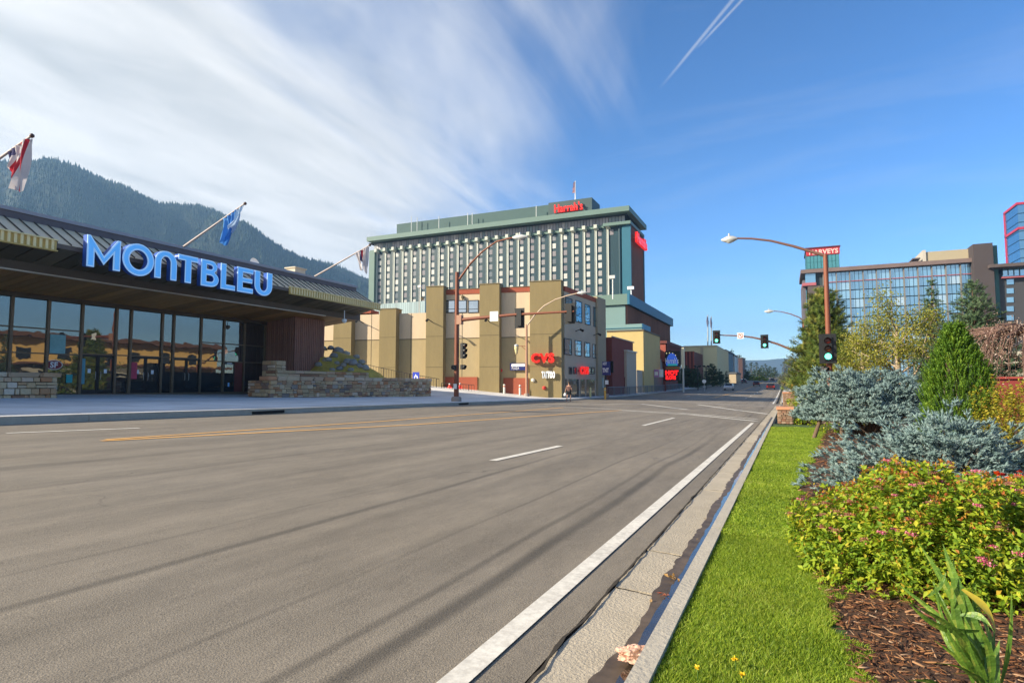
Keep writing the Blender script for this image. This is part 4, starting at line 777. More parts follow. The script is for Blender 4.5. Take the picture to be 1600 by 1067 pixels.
# attic band of narrow panes
na = 92; aw = (sTc-2-sT0)/na; apm = ramp_mat('attic_panel', [(0, (.24, .25, .30)), (.5, (.42, .40, .43)), (.8, (.18, .24, .28)), (1, (.5, .48, .5))], .4, 'object', .1, 2, 0)
r0 = None
for k in range(na):
    s_ = sT0+k*aw
    if r0 is None: r0 = MB().fbox(TF, s_+.12, s_+aw-.12, zw0+.1, zw1-.05, -1.1, -.75).build('attic_pane', apm, tw)
    else: o = bpy.data.objects.new('attic_pane', r0.data); COL.objects.link(o); o.parent = tw; o.location = (k*aw, 0, 0)
NB = 24; bw = (sT1-sT0-1.5)/NB; fh = (TF.z(955, 363)-TF.z(955, 452))/7.05; ztw = TF.z(955, 358); NR = 13
winm = ramp_mat('hotel_window', [(0, (.10, .13, .15)), (.2, (.26, .26, .27)), (.45, (.20, .18, .20)), (.7, (.46, .46, .43)), (1, (.58, .58, .54))], .25, 'object', .12, 1, 0, spec=.6)
sMe = None; protos = {}
def rep(nm, key, builder, m, off, par):
    if key not in protos: protos[key] = builder().build(nm, m, par); return protos[key]
    o = bpy.data.objects.new(nm, protos[key].data); COL.objects.link(o); o.parent = par; o.location = off; return o
for k in range(NB):
    s_ = sT0+1.5+k*bw; off = (k*bw, 0, 0); s0_ = sT0+1.5
    rep('pier', 'pier', lambda: MB().fbox(TF, s0_, s0_+bw*.135, zb0-20, zw0-1.2, -1.2, -.75), pier, off, tw)
    rep('dark_panel', 'dp', lambda: MB().fbox(TF, s0_+bw*.56, s0_+bw*.93, zb0-20, zw0-1.2, -1.2, -.85), teal, off, tw)
    rep('thin_fin', 'tf', lambda: MB().fbox(TF, s0_+bw*.955, s0_+bw*.985, zb0-20, zw0-1.2, -1.2, -.6), pier, off, tw)
    rep('pier_cap', 'pc', lambda: MB().hexa([(*TF.p(s0_-.3, -1.2), zw0-1.6), (*TF.p(s0_+bw*.30, -1.2), zw0-1.6), (*TF.p(s0_+bw*.25, .9), zw0-1.0), (*TF.p(s0_-.1, .9), zw0-1.0), (*TF.p(s0_-.3, -1.2), zw0+.9), (*TF.p(s0_+bw*.30, -1.2), zw0+.7), (*TF.p(s0_+bw*.25, .9), zw0+.4), (*TF.p(s0_-.1, .9), zw0+.4)]), pier, off, tw)
    for j in range(NR):
        if k*NR+j >= 300: break
        rep('window', 'wn', lambda: MB().fbox(TF, s0_+bw*.23, s0_+bw*.53, ztw-fh*.64, ztw, -1.19, -1.08), winm, (k*bw, 0, -j*fh), tw)
MB().fbox(TF, sT0-1.5, sT0+1.45, zb0-20, zw0-.4, -22, .6).build('end_pier', palet, tw)
MB().fbox(TF, sT0-2.0, sTc-3, zw0-.9, zw0+.3, -1.25, -.6).build('band', palet, tw)
# rounded corner columns and the ribbed end wall
for k, (ua, ub) in enumerate(((966, 971), (971.5, 977), (977.5, 985))):
    s0, s1 = TF.s(ua, 420), TF.s(ub, 420); c = TF.p((s0+s1)/2, -.6); MB().lathe((*c, 0), [((s1-s0)/2, zb0-20), ((s1-s0)/2, zw0+.6)], 14).build('corner_column', teal2 if k else teal, tw)
EW = Face((TF.p(sTc)[0], YT), (TF.p(sTc)[0], YT+24), out=(1, 0)); eL = EW.s(1005, 440)
MB().fbox(EW, 1.6, eL, -2, EW.z(990, 357), -10, 0).build('end_wall', ribb, tw); MB().fbox(EW, -1.5, eL+.8, EW.z(990, 357), EW.z(990, 352.5), -10, .6).build('end_band', palet, tw)
MB().fbox(EW, eL+.002, eL+.8, -2, EW.z(990, 358), -10, .5).build('end_edge', teal2, tw); MB().fbox(EW, -.3, .49, -2, EW.z(990, 358), -3, .35).build('end_edge', teal2, tw)
n = int(eL/.9); 
for k in range(n): MB().fbox(EW, .6+k*.9, .6+k*.9+.35, -2, EW.z(990, 358), .002, .28).build('rib', ribb, tw)
PHo = Face((-200, YT+6), (0, YT+6), out=(0, -1)); 
def pb2(F, ua, ub, va, vb, d0, d1, nm, m, par): return pbox(F, ua, ub, va, vb, d0, d1, nm, m, par)
s0, s1 = PHo.s(620, 355), PHo.s(862, 335); zph = PHo.z(800, 327.5)
MB().fbox(PHo, s0, s1, zc_t-.5, zph, -8, 0).build('roof_house', mat('roof_house_green', (.05, .10, .095), .7, .12, .3), tw)
pb2(PHo, 857, 925, 313, 345, -10, 1.2, 'sign_house', mat('sign_house_green', (.035, .07, .07), .6, .12, .3), tw)
hs = sgn_text("Harrah's", PHo, 868, 912, 318.5, 331.5, redsig, "red Harrah's letters on the green roof house of the tower", 1.25, .8, .01)[0]
MB().fbox(PHo, PHo.s(869, 330), PHo.s(911, 330), PHo.z(890, 331, 1.3), PHo.z(890, 330, 1.3), 1.21, 1.6).build('rail', redb, hs)
hs = sgn_text("Harrah's", EW, 988, 1003.5, 370, 386, redsig, "red Harrah's letters high on the brown end wall of the tower", .6, 1.0, .06)[0]
e0_, e1_ = sorted((EW.s(989, 380, .6), EW.s(1002, 380, .6))); MB().fbox(EW, e0_, e1_, EW.z(996, 382), EW.z(996, 380), .3, 1.2).build('rail', redb, hs)
for k, (u_, v0_, v1_) in enumerate(((643, 338, 352), (652, 340, 350), (686, 338, 350), (731, 333, 346), (738, 333, 346), (838, 322, 330))):
    b0 = px_y(u_, v1_, YT+3); b1 = px_y(u_, v0_, YT+3); q_ = MB().tube([(b0.x, b0.y, zc_t), b1], .16, 6).lathe((b0.x, b0.y, zc_t), [(.6, 0), (.6, .5), (.2, .6)], 8).build('roof_antenna', mat('antenna_white', (.6, .62, .6), .5), None, org=(b0.x, b0.y, zc_t)); tag(q_, 'thin pale antenna on the tower roof, '+('leftmost of six', 'second from left', 'third from left beside the house end', 'left one of the close pair', 'right one of the close pair', 'nearest the red letters')[k], 'antenna', 'antennas on the tower roof')
b0, b1 = px_y(899, 313, YT+7), px_y(899, 283, YT+7); fp = thing('flagpole', 'white flagpole with a small limp flag on the tower sign house', 'flagpole', b0)
MB().tube([b0, b1], [.22, .12], 6).build('pole', whs, fp); mb = MB(); fz = [(b1.x-.15-(.5 if k % 2 else .25)-.12*k, b1.y-.2, b1.z-.4-.9*k) for k in range(6)]
for a, b_ in zip(fz[:-1], fz[1:]): mb.add([(b1.x-.13, a[1], a[2]), (a[0], a[1]-.4, a[2]), (b_[0], b_[1]-.4, b_[2]), (b1.x-.13, b_[1], b_[2])], [(0, 1, 2, 3)])
mb.build('flag', mat('flag_faded', (.55, .3, .3), .8, .3, 2), fp)
# podium stacked before the tower
YP = 128.7; PFc = Face((-140, YP), (0, YP), out=(0, -1)); pc = PFc.s(980, 470); xcp = PFc.p(pc)[0]
pod = thing('hotel_podium', 'pale teal podium with a blue cornice and a brown ribbed side wall below the tower', 'building', (xcp, YP, 0)); PS = Face((xcp, YP), (xcp, YP+60), out=(1, 0))
pLn = PS.s(1049, 495); ztP = PFc.z(978, 459); zbP = PFc.z(978, 475.5)
MB().fbox(PFc, pc-9.5, pc, zbP, ztP, -50, 0).build('cornice', palet, pod); MB().fbox(PS, .002, pLn, zbP, ztP, -8, .5).build('cornice_side', mat('cornice_blue', (.015, .13, .22), .5, .08, .3), pod)
MB().fbox(PFc, pc-9.5, pc-.6, -3, zbP-.05, -50, -.6).build('wall', mat('podium_wall', (.15, .245, .24), .7, .06, .2), pod)
MB().fbox(PS, .8, pLn-.8, -3, zbP-.05, -8, -.5).build('side_wall', ribb, pod)
k = 1.
while k < pLn-1.5: MB().fbox(PS, k, k+.5, -3, zbP-.06, -.498, -.2).build('rib', ribb, pod); k += 1.1
p2, A, B, z1 = blk('podium_wing', 'pale teal wing with a bright blue end standing behind the tan block', 940, 1003, 507, 122, 8, mat('wing_wall', (.16, .27, .27), .7, .06, .2)); MB().box(B.x+.002, B.x+.15, 122.1, 129.9, -3, z1).build('end_panel', mat('end_blue', (.05, .25, .38), .5, .05), p2); MB().box(A.x, B.x, 121.85, 121.995, px_y(980, 512, 122).z, px_y(980, 513, 122).z).build('line', teal2, p2)
# pale blue parapet beyond the shop roof on the left, and roof top poles
YQ = 100.; QF = Face((-120, YQ), (0, YQ), out=(0, -1)); q0, q1 = QF.s(585, 480), QF.s(664, 480); zq1, zq0 = QF.z(625, 473), QF.z(625, 500)
pq = thing('rooftop_screen', 'pale blue ribbed screen wall behind the low left end of the shop', 'wall', (*QF.p(q0), zq0)); pqm = mat('screen_blue_grey', (.27, .36, .38), .6, .1, .5, obj=.15); k = q0
while k < q1: MB().fbox(QF, k, min(q1, k+.46), -2, zq1, -.3, 0).build('panel', pqm, pq); k += .5
tl = [(1054, 606, 1070, 541, 'x')]
# ------------------------------------------------------------------ farther down the street on the left
c_, A, B, z1 = blk('cream_building', 'windowless cream block down the street with two masts on its roof', 1068, 1120, 542, 190, 40, mat('cream_block', (.60, .55, .33), .8, .08, .2))
MB().box(px_y(1097, 560, 190).x-.4, px_y(1097, 560, 190).x+.4, 189.6, 189.99, -1, z1).build('drain_pipe', mat('pipe_tan', (.4, .35, .25), .7), c_); MB().box(A.x, B.x, 189.8, 230, z1+.002, z1+.4).build('coping', mat('cream_coping', (.5, .45, .3), .8), c_)
rr, A, B, z1 = blk('rust_building', 'rust brown ribbed building behind the street screens', 1066, 1083, 549, 165, 20, rustd)
k = A.x
while k < B.x: MB().box(k, k+.35, 164.7, 164.99, -1, z1).build('rib', rust, rr); k += .9
for u0, u1, vt, y_, m_, nm, lb in ((1118, 1133.5, 548.5, 250, mat('blue_block', (.02, .12, .20), .6, .1, .2), 'blue_building', 'dark blue block beyond the cream block'), (1133, 1140, 551, 290, mat('blue_block2', (.02, .09, .15), .6, .1, .2), 'blue_building', 'narrower navy block right of the dark blue block'), (1138, 1146, 556, 320, mat('dark_block', (.06, .06, .06), .7, .1, .2), 'far_building', 'small charcoal block beyond the navy block'), (1144.5, 1147.5, 556, 310, mat('white_block', (.6, .6, .55), .7, .1, .2), 'far_building', 'slim white tower-like block down the street'), (1147, 1160, 560, 360, mat('dark_block2', (.09, .05, .05), .7, .1, .2), 'far_building', 'dark brown block beside the far conifers'), (1133, 1150, 584, 240, mat('tan_low', (.45, .36, .24), .7, .1, .2), 'far_building', 'low tan entrance porch under the charcoal block')):
    t2, A, B, z1 = blk(nm, lb, u0, u1, vt, y_, 25, m_); MB().box(A.x-.2, B.x+.3, y_-.3, y_+25.3, z1+.002, z1+.6).build('roof', mat('far_roof', (.10, .11, .12), .8), t2)
for u_, lb in ((1106, 'left'), (1111.5, 'right')):
    b0, b1 = px_y(u_, 542, 193), px_y(u_, 492 if lb == 'left' else 494, 193); q_ = thing('roof_mast', 'tall grey mast with a furled flag, the %s one on the cream block' % lb, 'mast', b0, 'masts on the cream block')
    MB().tube([b0, b1], [.22, .12], 6).build('pole', mat('mast_grey', (.35, .37, .38), .5), q_); MB().tube([(b0.x, b0.y-.1, b1.z-.5), (b0.x+.05, b0.y-.1, b1.z-2), (b0.x+.1, b0.y-.1, b1.z-3.6)], [.1, .42, .2], 6).build('flag', mat('flag_dark', (.10, .12, .2), .8, .3), q_)
# ------------------------------------------------------------------ glass hotel on the right
YH = 228.; HF = Face((-20, YH), (120, YH), out=(0, -1)); h0, h1 = HF.s(1268, 480), HF.s(1526, 480)
hv = thing('glass_hotel', 'wide blue glass hotel with a grid facade behind the trees on the right', 'building', (*HF.p(h0), 5)); hwall = mat('grey_brown_wall', (.09, .07, .065), .85, .12, .3); slate = mat('slate_wall', (.06, .048, .048), .85, .12, .3)
zH1 = HF.z(1400, 418.5); zr_ = HF.z(1400, 412.5); MB().fbox(HF, h0, h1, 0, zH1, -24, -.6).build('core', mat('hotel_frame', (.03, .05, .06), .6, .2), hv)
MB().fbox(HF, h0-3, h1, zH1+.003, zr_, -24, 1.5).build('roof_slab', mat('roof_slab_taupe', (.16, .115, .105), .8, .25, .4), hv)
bayu = [1287.5, 1308, 1329, 1350, 1371, 1392.5, 1414, 1436, 1458, 1480, 1503, 1525.5]; bs = [HF.s(u, 470) for u in bayu]; rowh = 14*.222
hg = glass_mat('hotel_glass', (.62, .80, .95), .62, (.04, .09, .14), .03, .02); cols = [(0, (.03, .12, .22)), (.6, (.08, .22, .36)), (.9, (.18, .34, .46)), (1, (.45, .5, .5))]
hg = glass_mat('hotel_glass2', (.42, .70, .95), .5, rough=.04, wav=.02, stops=cols)
ztop_ = zH1-.2; rows = 11; zs = [ztop_-3.1]+[ztop_-3.1-.25-j*3.0 for j in range(rows)]
fins = mat('bay_fin', (.17, .155, .14), .6, .1, .5); pink = mat('rose_band', (.36, .10, .12), .6, .1, .5); mull = mat('dark_mullion', (.02, .05, .07), .5, .1)
for s_ in bs: MB().fbox(HF, s_-.15, s_+.15, 0, zH1, -.6, .5).build('bay_fin', fins, hv)
MB().fbox(HF, bs[0], bs[-1], zs[0]-.2, zs[0], -.3, .25).build('rose_band', pink, hv)
for i in range(len(bs)-1):
    a, b_ = bs[i]+.17, bs[i+1]-.17; W_ = b_-a
    for j in range(-1, rows):
        zt2 = ztop_ if j < 0 else zs[0]-.22-j*3.0; zb2 = zs[0]+.02 if j < 0 else zt2-2.68
        if j >= 0 or True: q_ = MB().fbox(HF, a, b_, zb2, zt2, -.59, -.3).build('window', hg, hv)
        m_ = MB(); m_.fbox(HF, a+W_*.36-.06, a+W_*.36+.06, zb2, zt2, -.298, -.2); m_.fbox(HF, a+W_*.7-.06, a+W_*.7+.06, zb2, zt2, -.298, -.2); m_.build('glazing_bar', mull, q_)
# left end with its own dark return and bridge
MB().fbox(HF, h0-1.0, bs[0]-.24, 0, HF.z(1275, 447), -10, 1.0).build('corner_shaft', hwall, hv); MB().fbox(HF, h0-2.6, h0+1.6, HF.z(1275, 446.5), HF.z(1275, 442), -9, 1.3).build('balcony_band', pink, hv); MB().fbox(HF, h0-1.6, h0+1.5, HF.z(1275, 441.8), zH1-.02, -9, .4).build('corner_window', hg, hv)
HE = Face((HF.p(h0-2.5)[0], YH), (HF.p(h0-2.5)[0], YH+40), out=(-1, 0)); MB().fbox(HE, 1.0, 26, 0, zH1-2, -1, 0.).build('end_wall', mat('end_grey', (.11, .10, .12), .8, .1), hv)
# plant rooms, dark slab and right wing
def hbox(ua, ub, va, vb, d0, d1, nm, m, z0=None, par=None): uc = (ua+ub)/2; s0, s1 = HF.s(ua, (va+vb)/2, d1), HF.s(ub, (va+vb)/2, d1); return MB().fbox(HF, s0, s1, HF.z(uc, vb, d1) if z0 is None else z0, HF.z(uc, va, d1), d0, d1).build(nm, m, par or hv)
hbox(1444, 1526, 391, 413, -20, -2, 'plant_room', mat('plant_room_tan', (.36, .31, .21), .85, .1, .3)); hbox(1442, 1447, 391, 413, -19, -1.5, 'plant_room_edge', mat('plant_edge', (.45, .42, .36), .8)); hbox(1424, 1440, 408, 413, -8, -2, 'roof_vent', hwall); hbox(1426, 1438, 403, 405, -9, -1.5, 'vent_cap', hwall); hbox(1429, 1435, 405, 408, -7, -3, 'vent_neck', hwall)
hbox(1526, 1557, 380, 600, -20, 3.5, 'dark_slab', slate, z0=0); hbox(1557.3, 1564, 383, 600, -18, 2.0, 'slab_return', mat('slab_teal', (.03, .12, .12), .6), z0=0)
hw = thing('hotel_wing', 'dark right wing of the glass hotel under a long flat bridge-like roof', 'building', (*HF.p(HF.s(1570, 480)), 5))
hbox(1564.5, 1640, 426, 600, -20, 1.0, 'wall', mat('wing_dark', (.05, .05, .055), .7, .1), z0=0, par=hw); hbox(1547, 1645, 410, 415, -20, 6, 'bridge_roof', hwall, par=hw); hbox(1566, 1640, 415.2, 430, -18, 2.0, 'clerestory', hg, par=hw); hbox(1566, 1645, 430.3, 432.5, -18, 2.6, 'rose_line', pink, par=hw)
for k in range(8): hbox(1566+k*9, 1567+k*9, 415.2, 430, 2.01, 2.3, 'glazing_bar', mull, par=hw)
for j in range(7): hbox(1573, 1584, 436.5+j*14, 444.5+j*14, 1.003, 1.2, 'window', hg, par=hw)
# tower behind with the red name band, and the far blue tower at the right edge
YB2 = 262.; BF2 = Face((-20, YB2), (160, YB2), out=(0, -1)); bt = thing('sign_tower', 'teal glass tower top carrying a red name band behind the glass hotel', 'building', px_y(1286, 600, YB2))
s0, s1 = BF2.s(1261, 420), BF2.s(1312, 420); tg = glass_mat('teal_glass', (.25, .62, .65), .4, (.01, .09, .10), .05, .02)
MB().fbox(BF2, s0, s1, 0, BF2.z(1286, 386.5), -20, 0).build('body', mat('teal_body', (.02, .12, .13), .5, .1), bt)
ncol, zt_, zb_ = 9, BF2.z(1286, 399), BF2.z(1286, 450)
for i in range(ncol):
    for j in range(5):
        a = s0+(s1-s0)*i/ncol; dz = (zt_-zb_)/5; MB().fbox(BF2, a+.1, a+(s1-s0)/ncol-.1, zt_-(j+1)*dz+.1, zt_-j*dz, .003, .12).build('window', tg, bt)
MB().fbox(BF2, s0-.2, s1+.2, zt_+.1, BF2.z(1286, 387.5), .002, .5).build('name_band', mat('name_band_red', (.42, .02, .03), .5, .1), bt)
MB().fbox(BF2, s0-.4, s1+.5, BF2.z(1286, 387.3), BF2.z(1286, 386), -20, .9).build('roof_edge', mat('dark_red_edge', (.12, .03, .03), .6), bt)
ptext('HARVEYS', BF2, 1264, 1309.5, 389.5, 397, mat('faded_white', (.8, .5, .45), .5), .52, .15, bt, .03)
YR2 = 300.; RF2 = Face((60, YR2), (260, YR2), out=(0, -1)); rt = thing('blue_tower', 'tall blue glass tower with red edges cut by the right border', 'building', px_y(1600, 600, YR2)); s0, s1 = RF2.s(1593, 380), RF2.s(1660, 380); cxl = RF2.p(s0)
bg_ = glass_mat('tower_glass', (.35, .62, .85), .4, (.015, .06, .11), .05, .02)
zt_ = RF2.z(1593, 318); x0_, x1_ = RF2.p(s0)[0], RF2.p(s1)[0]
LFc = Face((x0_, YR2), (x0_-.1, YR2+45), out=(-1, 0)); Lw = LFc.s(1572, 380); MB().box(x0_+.3, x1_, YR2+.3, YR2+Lw, 0, zt_).build('core', mat('tower_core', (.02, .06, .10), .5, .1), rt)
zt3 = zt_; nfl = 24; fh3 = 3.6
for j in range(nfl):
    z1_ = zt3-.6-j*fh3
    for F_, L_, n_ in ((RF2, None, 4), (LFc, Lw, 5)):
        for i in range(n_):
            if F_ is RF2: a, b_ = s0+i*5, s0+i*5+4.8
            else: a, b_ = .4+(Lw-.6)*i/n_, .4+(Lw-.6)*(i+1)/n_-.15
            MB().fbox(F_, a, b_, z1_-fh3+.3, z1_, -.28, 0).build('window', bg_, rt)
for z_ in (zt3, zt3-10.): MB().box(x0_-.4, x1_, YR2-.4, YR2+Lw+.3, z_-.5, z_+.4).build('red_band', mat('tower_red', (.42, .03, .07), .5), rt)
MB().box(x0_-.4, x0_-.02, YR2+Lw-.6, YR2+Lw+.3, 0, zt3).build('red_edge', mat('tower_red', (.42, .03, .07), .5), rt)
# ------------------------------------------------------------------ signals and street lamps
rustp = mat('rust_paint', (.20, .062, .030), .55, .15, 3); pinkp = mat('faded_rust_paint', (.36, .19, .12), .6, .15, 3); sigb = mat('signal_black', (.012, .013, .014), .5, .15, 4); galv = mat('galvanised', (.50, .51, .50), .45, .12, 4, metal=.2)
gre = mat('green_lens_lit', (.05, .8, .5), .3, .02, em=(.10, 1, .62, 3.0)); redl = mat('red_lens_dark', (.10, .012, .008), .3, .05); ambl = mat('amber_lens_dark', (.10, .03, .008), .3, .05); offl = mat('lens_dark', (.03, .03, .03), .3, .05)
def head(par, c, face_rz, s=1., lit=None, plate=True, name='signal_head', n=3):
    """c = centre; the front looks along -y before turning by face_rz"""
    R = Matrix.Rotation(face_rz, 3, 'Z'); c = Vector(c)
    def T(p): return c+R @ (Vector(p)*s)
    def bx(mb, x0, x1, y0, y1, z0, z1): return mb.hexa([T(p) for p in ((x0, y0, z0), (x1, y0, z0), (x1, y1, z0), (x0, y1, z0), (x0, y0, z1), (x1, y0, z1), (x1, y1, z1), (x0, y1, z1))])
    H = .36*n/2; mb = bx(MB(), -.17, .17, -.02, .22, -H, H)
    if plate:
        for q in ((-.36, -.172, -H-.14, H+.14), (.172, .36, -H-.14, H+.14), (-.172, .172, H+.002, H+.14), (-.172, .172, -H-.14, -H-.002)): bx(mb, q[0], q[1], .05, .07, q[2], q[3])
    h = mb.build(name, sigb, par)
    for k in range(n):
        z = (n-1)*.18-k*.36; ring = [(.135*math.cos(a), .135*math.sin(a)) for a in (math.pi*2*i/14 for i in range(14))]
        m_ = {0: redl, 1: ambl, 2: offl}[k] if n == 3 else offl
        if lit == k: m_ = gre
        v = [T((a, -.045, z+b_)) for a, b_ in ring]+[T((0, -.075, z))]; mb = MB().add(v, [(i, (i+1) % 14, 14) for i in range(14)], True); mb.add([T((a, -.022, z+b_)) for a, b_ in ring]+[T((a, -.045, z+b_)) for a, b_ in ring], [(i, (i+1) % 14, 14+(i+1) % 14, 14+i) for i in range(14)]); mb.build('lens', m_, h)
        arcp = [math.radians(a) for a in range(-40, 221, 20)]; mb = MB(); vs = [T((.155*math.cos(a), -.022, z+.155*math.sin(a))) for a in arcp]+[T((.155*math.cos(a), -.022-.24*(.55+.45*max(0, math.sin(a))), z+.155*math.sin(a)-.02)) for a in arcp]; m2 = len(arcp)
        mb.add(vs, [(i, i+1, m2+i+1, m2+i) for i in range(m2-1)], True); mb.build('visor', sigb, h)
    return h
def lamp_head(par, p, q, name='lamp_head'):
    d = (q-p).normalized(); mb = MB(); mb.tube([p, p.lerp(q, .25), p.lerp(q, .6), q], [.06, .16, .19, .05], 8); o = mb.build(name, galv, par); m_ = p.lerp(q, .5)
    MB().tube([m_+Vector((0, 0, .17)), m_+Vector((0, 0, .30))], .05, 6).build('photocell', galv, o); MB().tube([m_-Vector((0, 0, .19)), m_-Vector((0, 0, .13))], [.1, .16], 10).build('lens', mat('lamp_glass', (.6, .62, .6), .2), o); return o
def pole_geo(par, b, top, r0, r1, m, base=True):
    MB().tube([b, b.lerp(top, .5), top], [r0, (r0+r1)/2, r1], 12).build('pole', m, par)
    if base: MB().lathe(b, [(r0*2.0, -.1), (r0*2.0, .22), (r0*1.7, .3), (r0*1.05, .34)], 12).build('pole_base', mat('pole_foot', (.30, .24, .20), .8, .2), par)
# near-left corner signal
b0 = px_x(713, 628, -20.1); b0.z = Gf(b0.x, b0.y)+.15; YS_ = b0.y; tp = px_y(717.5, 425, YS_); tp.x = b0.x
ts = thing('traffic_signal', 'rust brown signal pole with long mast arm and curved lamp arm left of the crosswalk', 'traffic light', b0)
pole_geo(ts, b0, tp, .17, .12, rustp)
pa = px_y(718, 500, YS_); pe_ = px_y(897, 486.5, YS_); MB().tube([pa, pa.lerp(pe_, .5)+Vector((0, 0, .08)), pe_], [.13, .09, .06], 10).build('mast_arm', rustp, ts); MB().box(b0.x+.05, b0.x+.42, YS_-.16, YS_+.16, pa.z-.3, pa.z+.32).build('arm_bracket', pinkp, ts)
pts = [px_y(u, v, YS_) for u, v in ((718, 436), (735, 412), (754, 393), (775, 378), (795, 372.5), (803, 371.5))]; MB().tube(pts, [.08, .07, .06, .055, .05, .04], 8).build('lamp_arm', rustp, ts)
lamp_head(ts, px_y(801, 371.5, YS_), px_y(824, 370, YS_))
for u, v in ((811.5, 497), (890, 490)): c = px_y(u, v, YS_); head(ts, c+Vector((0, .1, 0)), math.pi, .95)
head(ts, px_y(722, 548, YS_)+Vector((.15, 0, 0)), math.radians(75), .95, plate=False); head(ts, px_y(722.5, 573.5, YS_)+Vector((.1, 0, 0)), math.radians(70), .85, plate=False, n=1); head(ts, px_y(712, 574, YS_)+Vector((0, -.25, 0)), math.radians(10), .9, plate=False, n=1, name='walk_signal')
c = px_y(773, 495, YS_); so_ = MB().box(c.x-.30, c.x+.30, YS_-.12, YS_-.09, c.z-.30, c.z+.34).build('turn_sign', mat('sign_back', (.72, .72, .68), .5, .06), ts); MB().box(c.x-.03, c.x+.03, YS_-.088, YS_-.03, c.z-.2, c.z+.2).build('bracket', galv, so_)
c = px_y(713.5, 603.5, YS_); MB().box(c.x-.13, c.x+.11, YS_-.2, YS_-.175, c.z-.17, c.z+.17).build('button_plate', mat('sign_back', (.7, .7, .7)), ts)
# right-hand signal with lit green
b1 = px_x(1297, 600, 1.9); b1.z = HB(1.9, b1.y)-.2; YR_ = b1.y; print('right pole y', YR_)
rs = thing('traffic_signal', 'tall rust red signal pole with a green light behind the blue spruce', 'traffic light', b1)
tp = px_y(1290, 398, YR_); tp.x = b1.x; pole_geo(rs, b1, tp, .14, .10, rustp)
pts = [px_y(u, v, YR_) for u, v in ((1290, 400), (1270, 394), (1240, 385), (1205, 376.5), (1175, 373), (1150, 372.5))]; MB().tube(pts, [.08, .075, .065, .055, .05, .045], 8).build('lamp_arm', mat('arm_brown', (.16, .08, .06), .6), rs); lamp_head(rs, px_y(1152, 372.8, YR_), px_y(1127, 375.5, YR_))
sH = 37/FPX*33/1.36; head(rs, px_y(1293.5, 544.5, YR_-.35), 0, 1.02, lit=2); head(rs, px_y(1289, 577, YR_-.25), math.radians(60), .8, plate=False, n=1, name='walk_signal')
for v in (537, 552): c = px_y(1295, v, YR_-.14); MB().box(c.x-.04, c.x+.04, YR_-.3, YR_-.1, c.z-.03, c.z+.03).build('bracket', rustp, rs)
# far mast arm with two green lights
YF_ = 62.; b2 = Vector((2.2, YF_, Gf(2, YF_)+.1)); fs_ = thing('traffic_signal', 'curved mast arm with two green lights across the intersection beyond the pine', 'traffic light', b2)
pole_geo(fs_, b2, Vector((2.2, YF_, px_y(1250, 552, YF_).z)), .16, .12, rustp); pts = [Vector((2.2, YF_, px_y(1250, 553, YF_).z))]+[px_y(u, v, YF_) for u, v in ((1236, 546), (1215, 537.5), (1194, 531), (1175, 527), (1157, 524.8), (1120, 523.5))]
MB().tube(pts, [.12, .11, .1, .09, .08, .07, .05], 8).build('mast_arm', mat('arm_brown', (.16, .08, .06)), fs_)
for u, v in ((1119.5, 526.5), (1194.5, 533.5)): head(fs_, px_y(u, v, YF_-.3), 0, .95, lit=2)
c = px_y(1157, 524.5, YF_-.15); ns = MB().box(c.x-.29, c.x+.29, c.y-.01, c.y+.01, c.z-.29, c.z+.29).build('no_turn_sign', whs, fs_); NFs = Face((c.x-5, c.y-.012), (c.x+5, c.y-.012), out=(0, -1))
MB().fprism(NFs, [(5+.25*math.cos(a), c.z+.25*math.sin(a)) for a in (math.pi*2*k/20 for k in range(20))], .001, .006).build('red_ring', mat('sign_red', (.6, .05, .03), .5), ns); MB().fprism(NFs, [(5+.18*math.cos(a), c.z+.18*math.sin(a)) for a in (math.pi*2*k/20 for k in range(20))], .007, .01).build('disc', whs, ns)
MB().fprism(NFs, [(4.84, c.z+.12), (4.88, c.z+.16), (5.16, c.z-.12), (5.12, c.z-.16)], .016, .02).build('slash', mat('sign_red', (.6, .05, .03), .5), ns); MB().fprism(NFs, [(5.02, c.z-.12), (5.02, c.z+.03), (4.9, c.z+.03), (4.9, c.z+.09), (5.08, c.z+.09), (5.08, c.z-.12)], .0105, .015).build('arrow', sigb, ns)
# street lamp behind the pine
YL_ = 75.; b3 = Vector((2.0, YL_, Gf(2, YL_)+.1)); sl_ = thing('street_lamp', 'street lamp with a long curved arm emerging behind the pine', 'street lamp', b3); pole_geo(sl_, b3, Vector((2.0, YL_, px_y(1258, 500, YL_).z)), .13, .09, rustp)
pts = [Vector((2.0, YL_, px_y(1258, 501, YL_).z-.1))]+[px_y(u, v, YL_) for u, v in ((1250, 496.5), (1235, 490.5), (1220, 487), (1209, 486))]; MB().tube(pts, [.07, .065, .06, .05, .045], 8).build('lamp_arm', mat('arm_brown', (.16, .08, .06)), sl_); lamp_head(sl_, px_y(1209, 486, YL_), px_y(1194, 487, YL_))
# lamp post at the shop corner
c0 = CF.p(CF.s(823, 600, 2.2), 2.2); b4 = Vector((*c0, Gf(*c0)+.1)); lp = thing('street_lamp', 'faded rust lamp post with curved arm in front of the corner shop', 'street lamp', b4); yl = b4.y
pole_geo(lp, b4, Vector((b4.x, yl, px_y(823, 507, yl).z)), .15, .10, pinkp); pts = [px_y(u, v, yl) for u, v in ((823.5, 509), (835, 493), (850, 478), (868, 468), (888, 461.5), (903, 458))]; MB().tube(pts, [.08, .075, .07, .06, .055, .05], 8).build('lamp_arm', mat('arm_pale', (.50, .38, .28), .6), lp); lamp_head(lp, px_y(902, 458, yl), px_y(917, 457, yl))
MB().tube([px_y(822, 541, yl), px_y(806, 540, yl)], .035, 6).build('bracket', rustp, lp); MB().tube([px_y(822, 547, yl), px_y(815, 541, yl)], .03, 6).build('brace', rustp, lp)
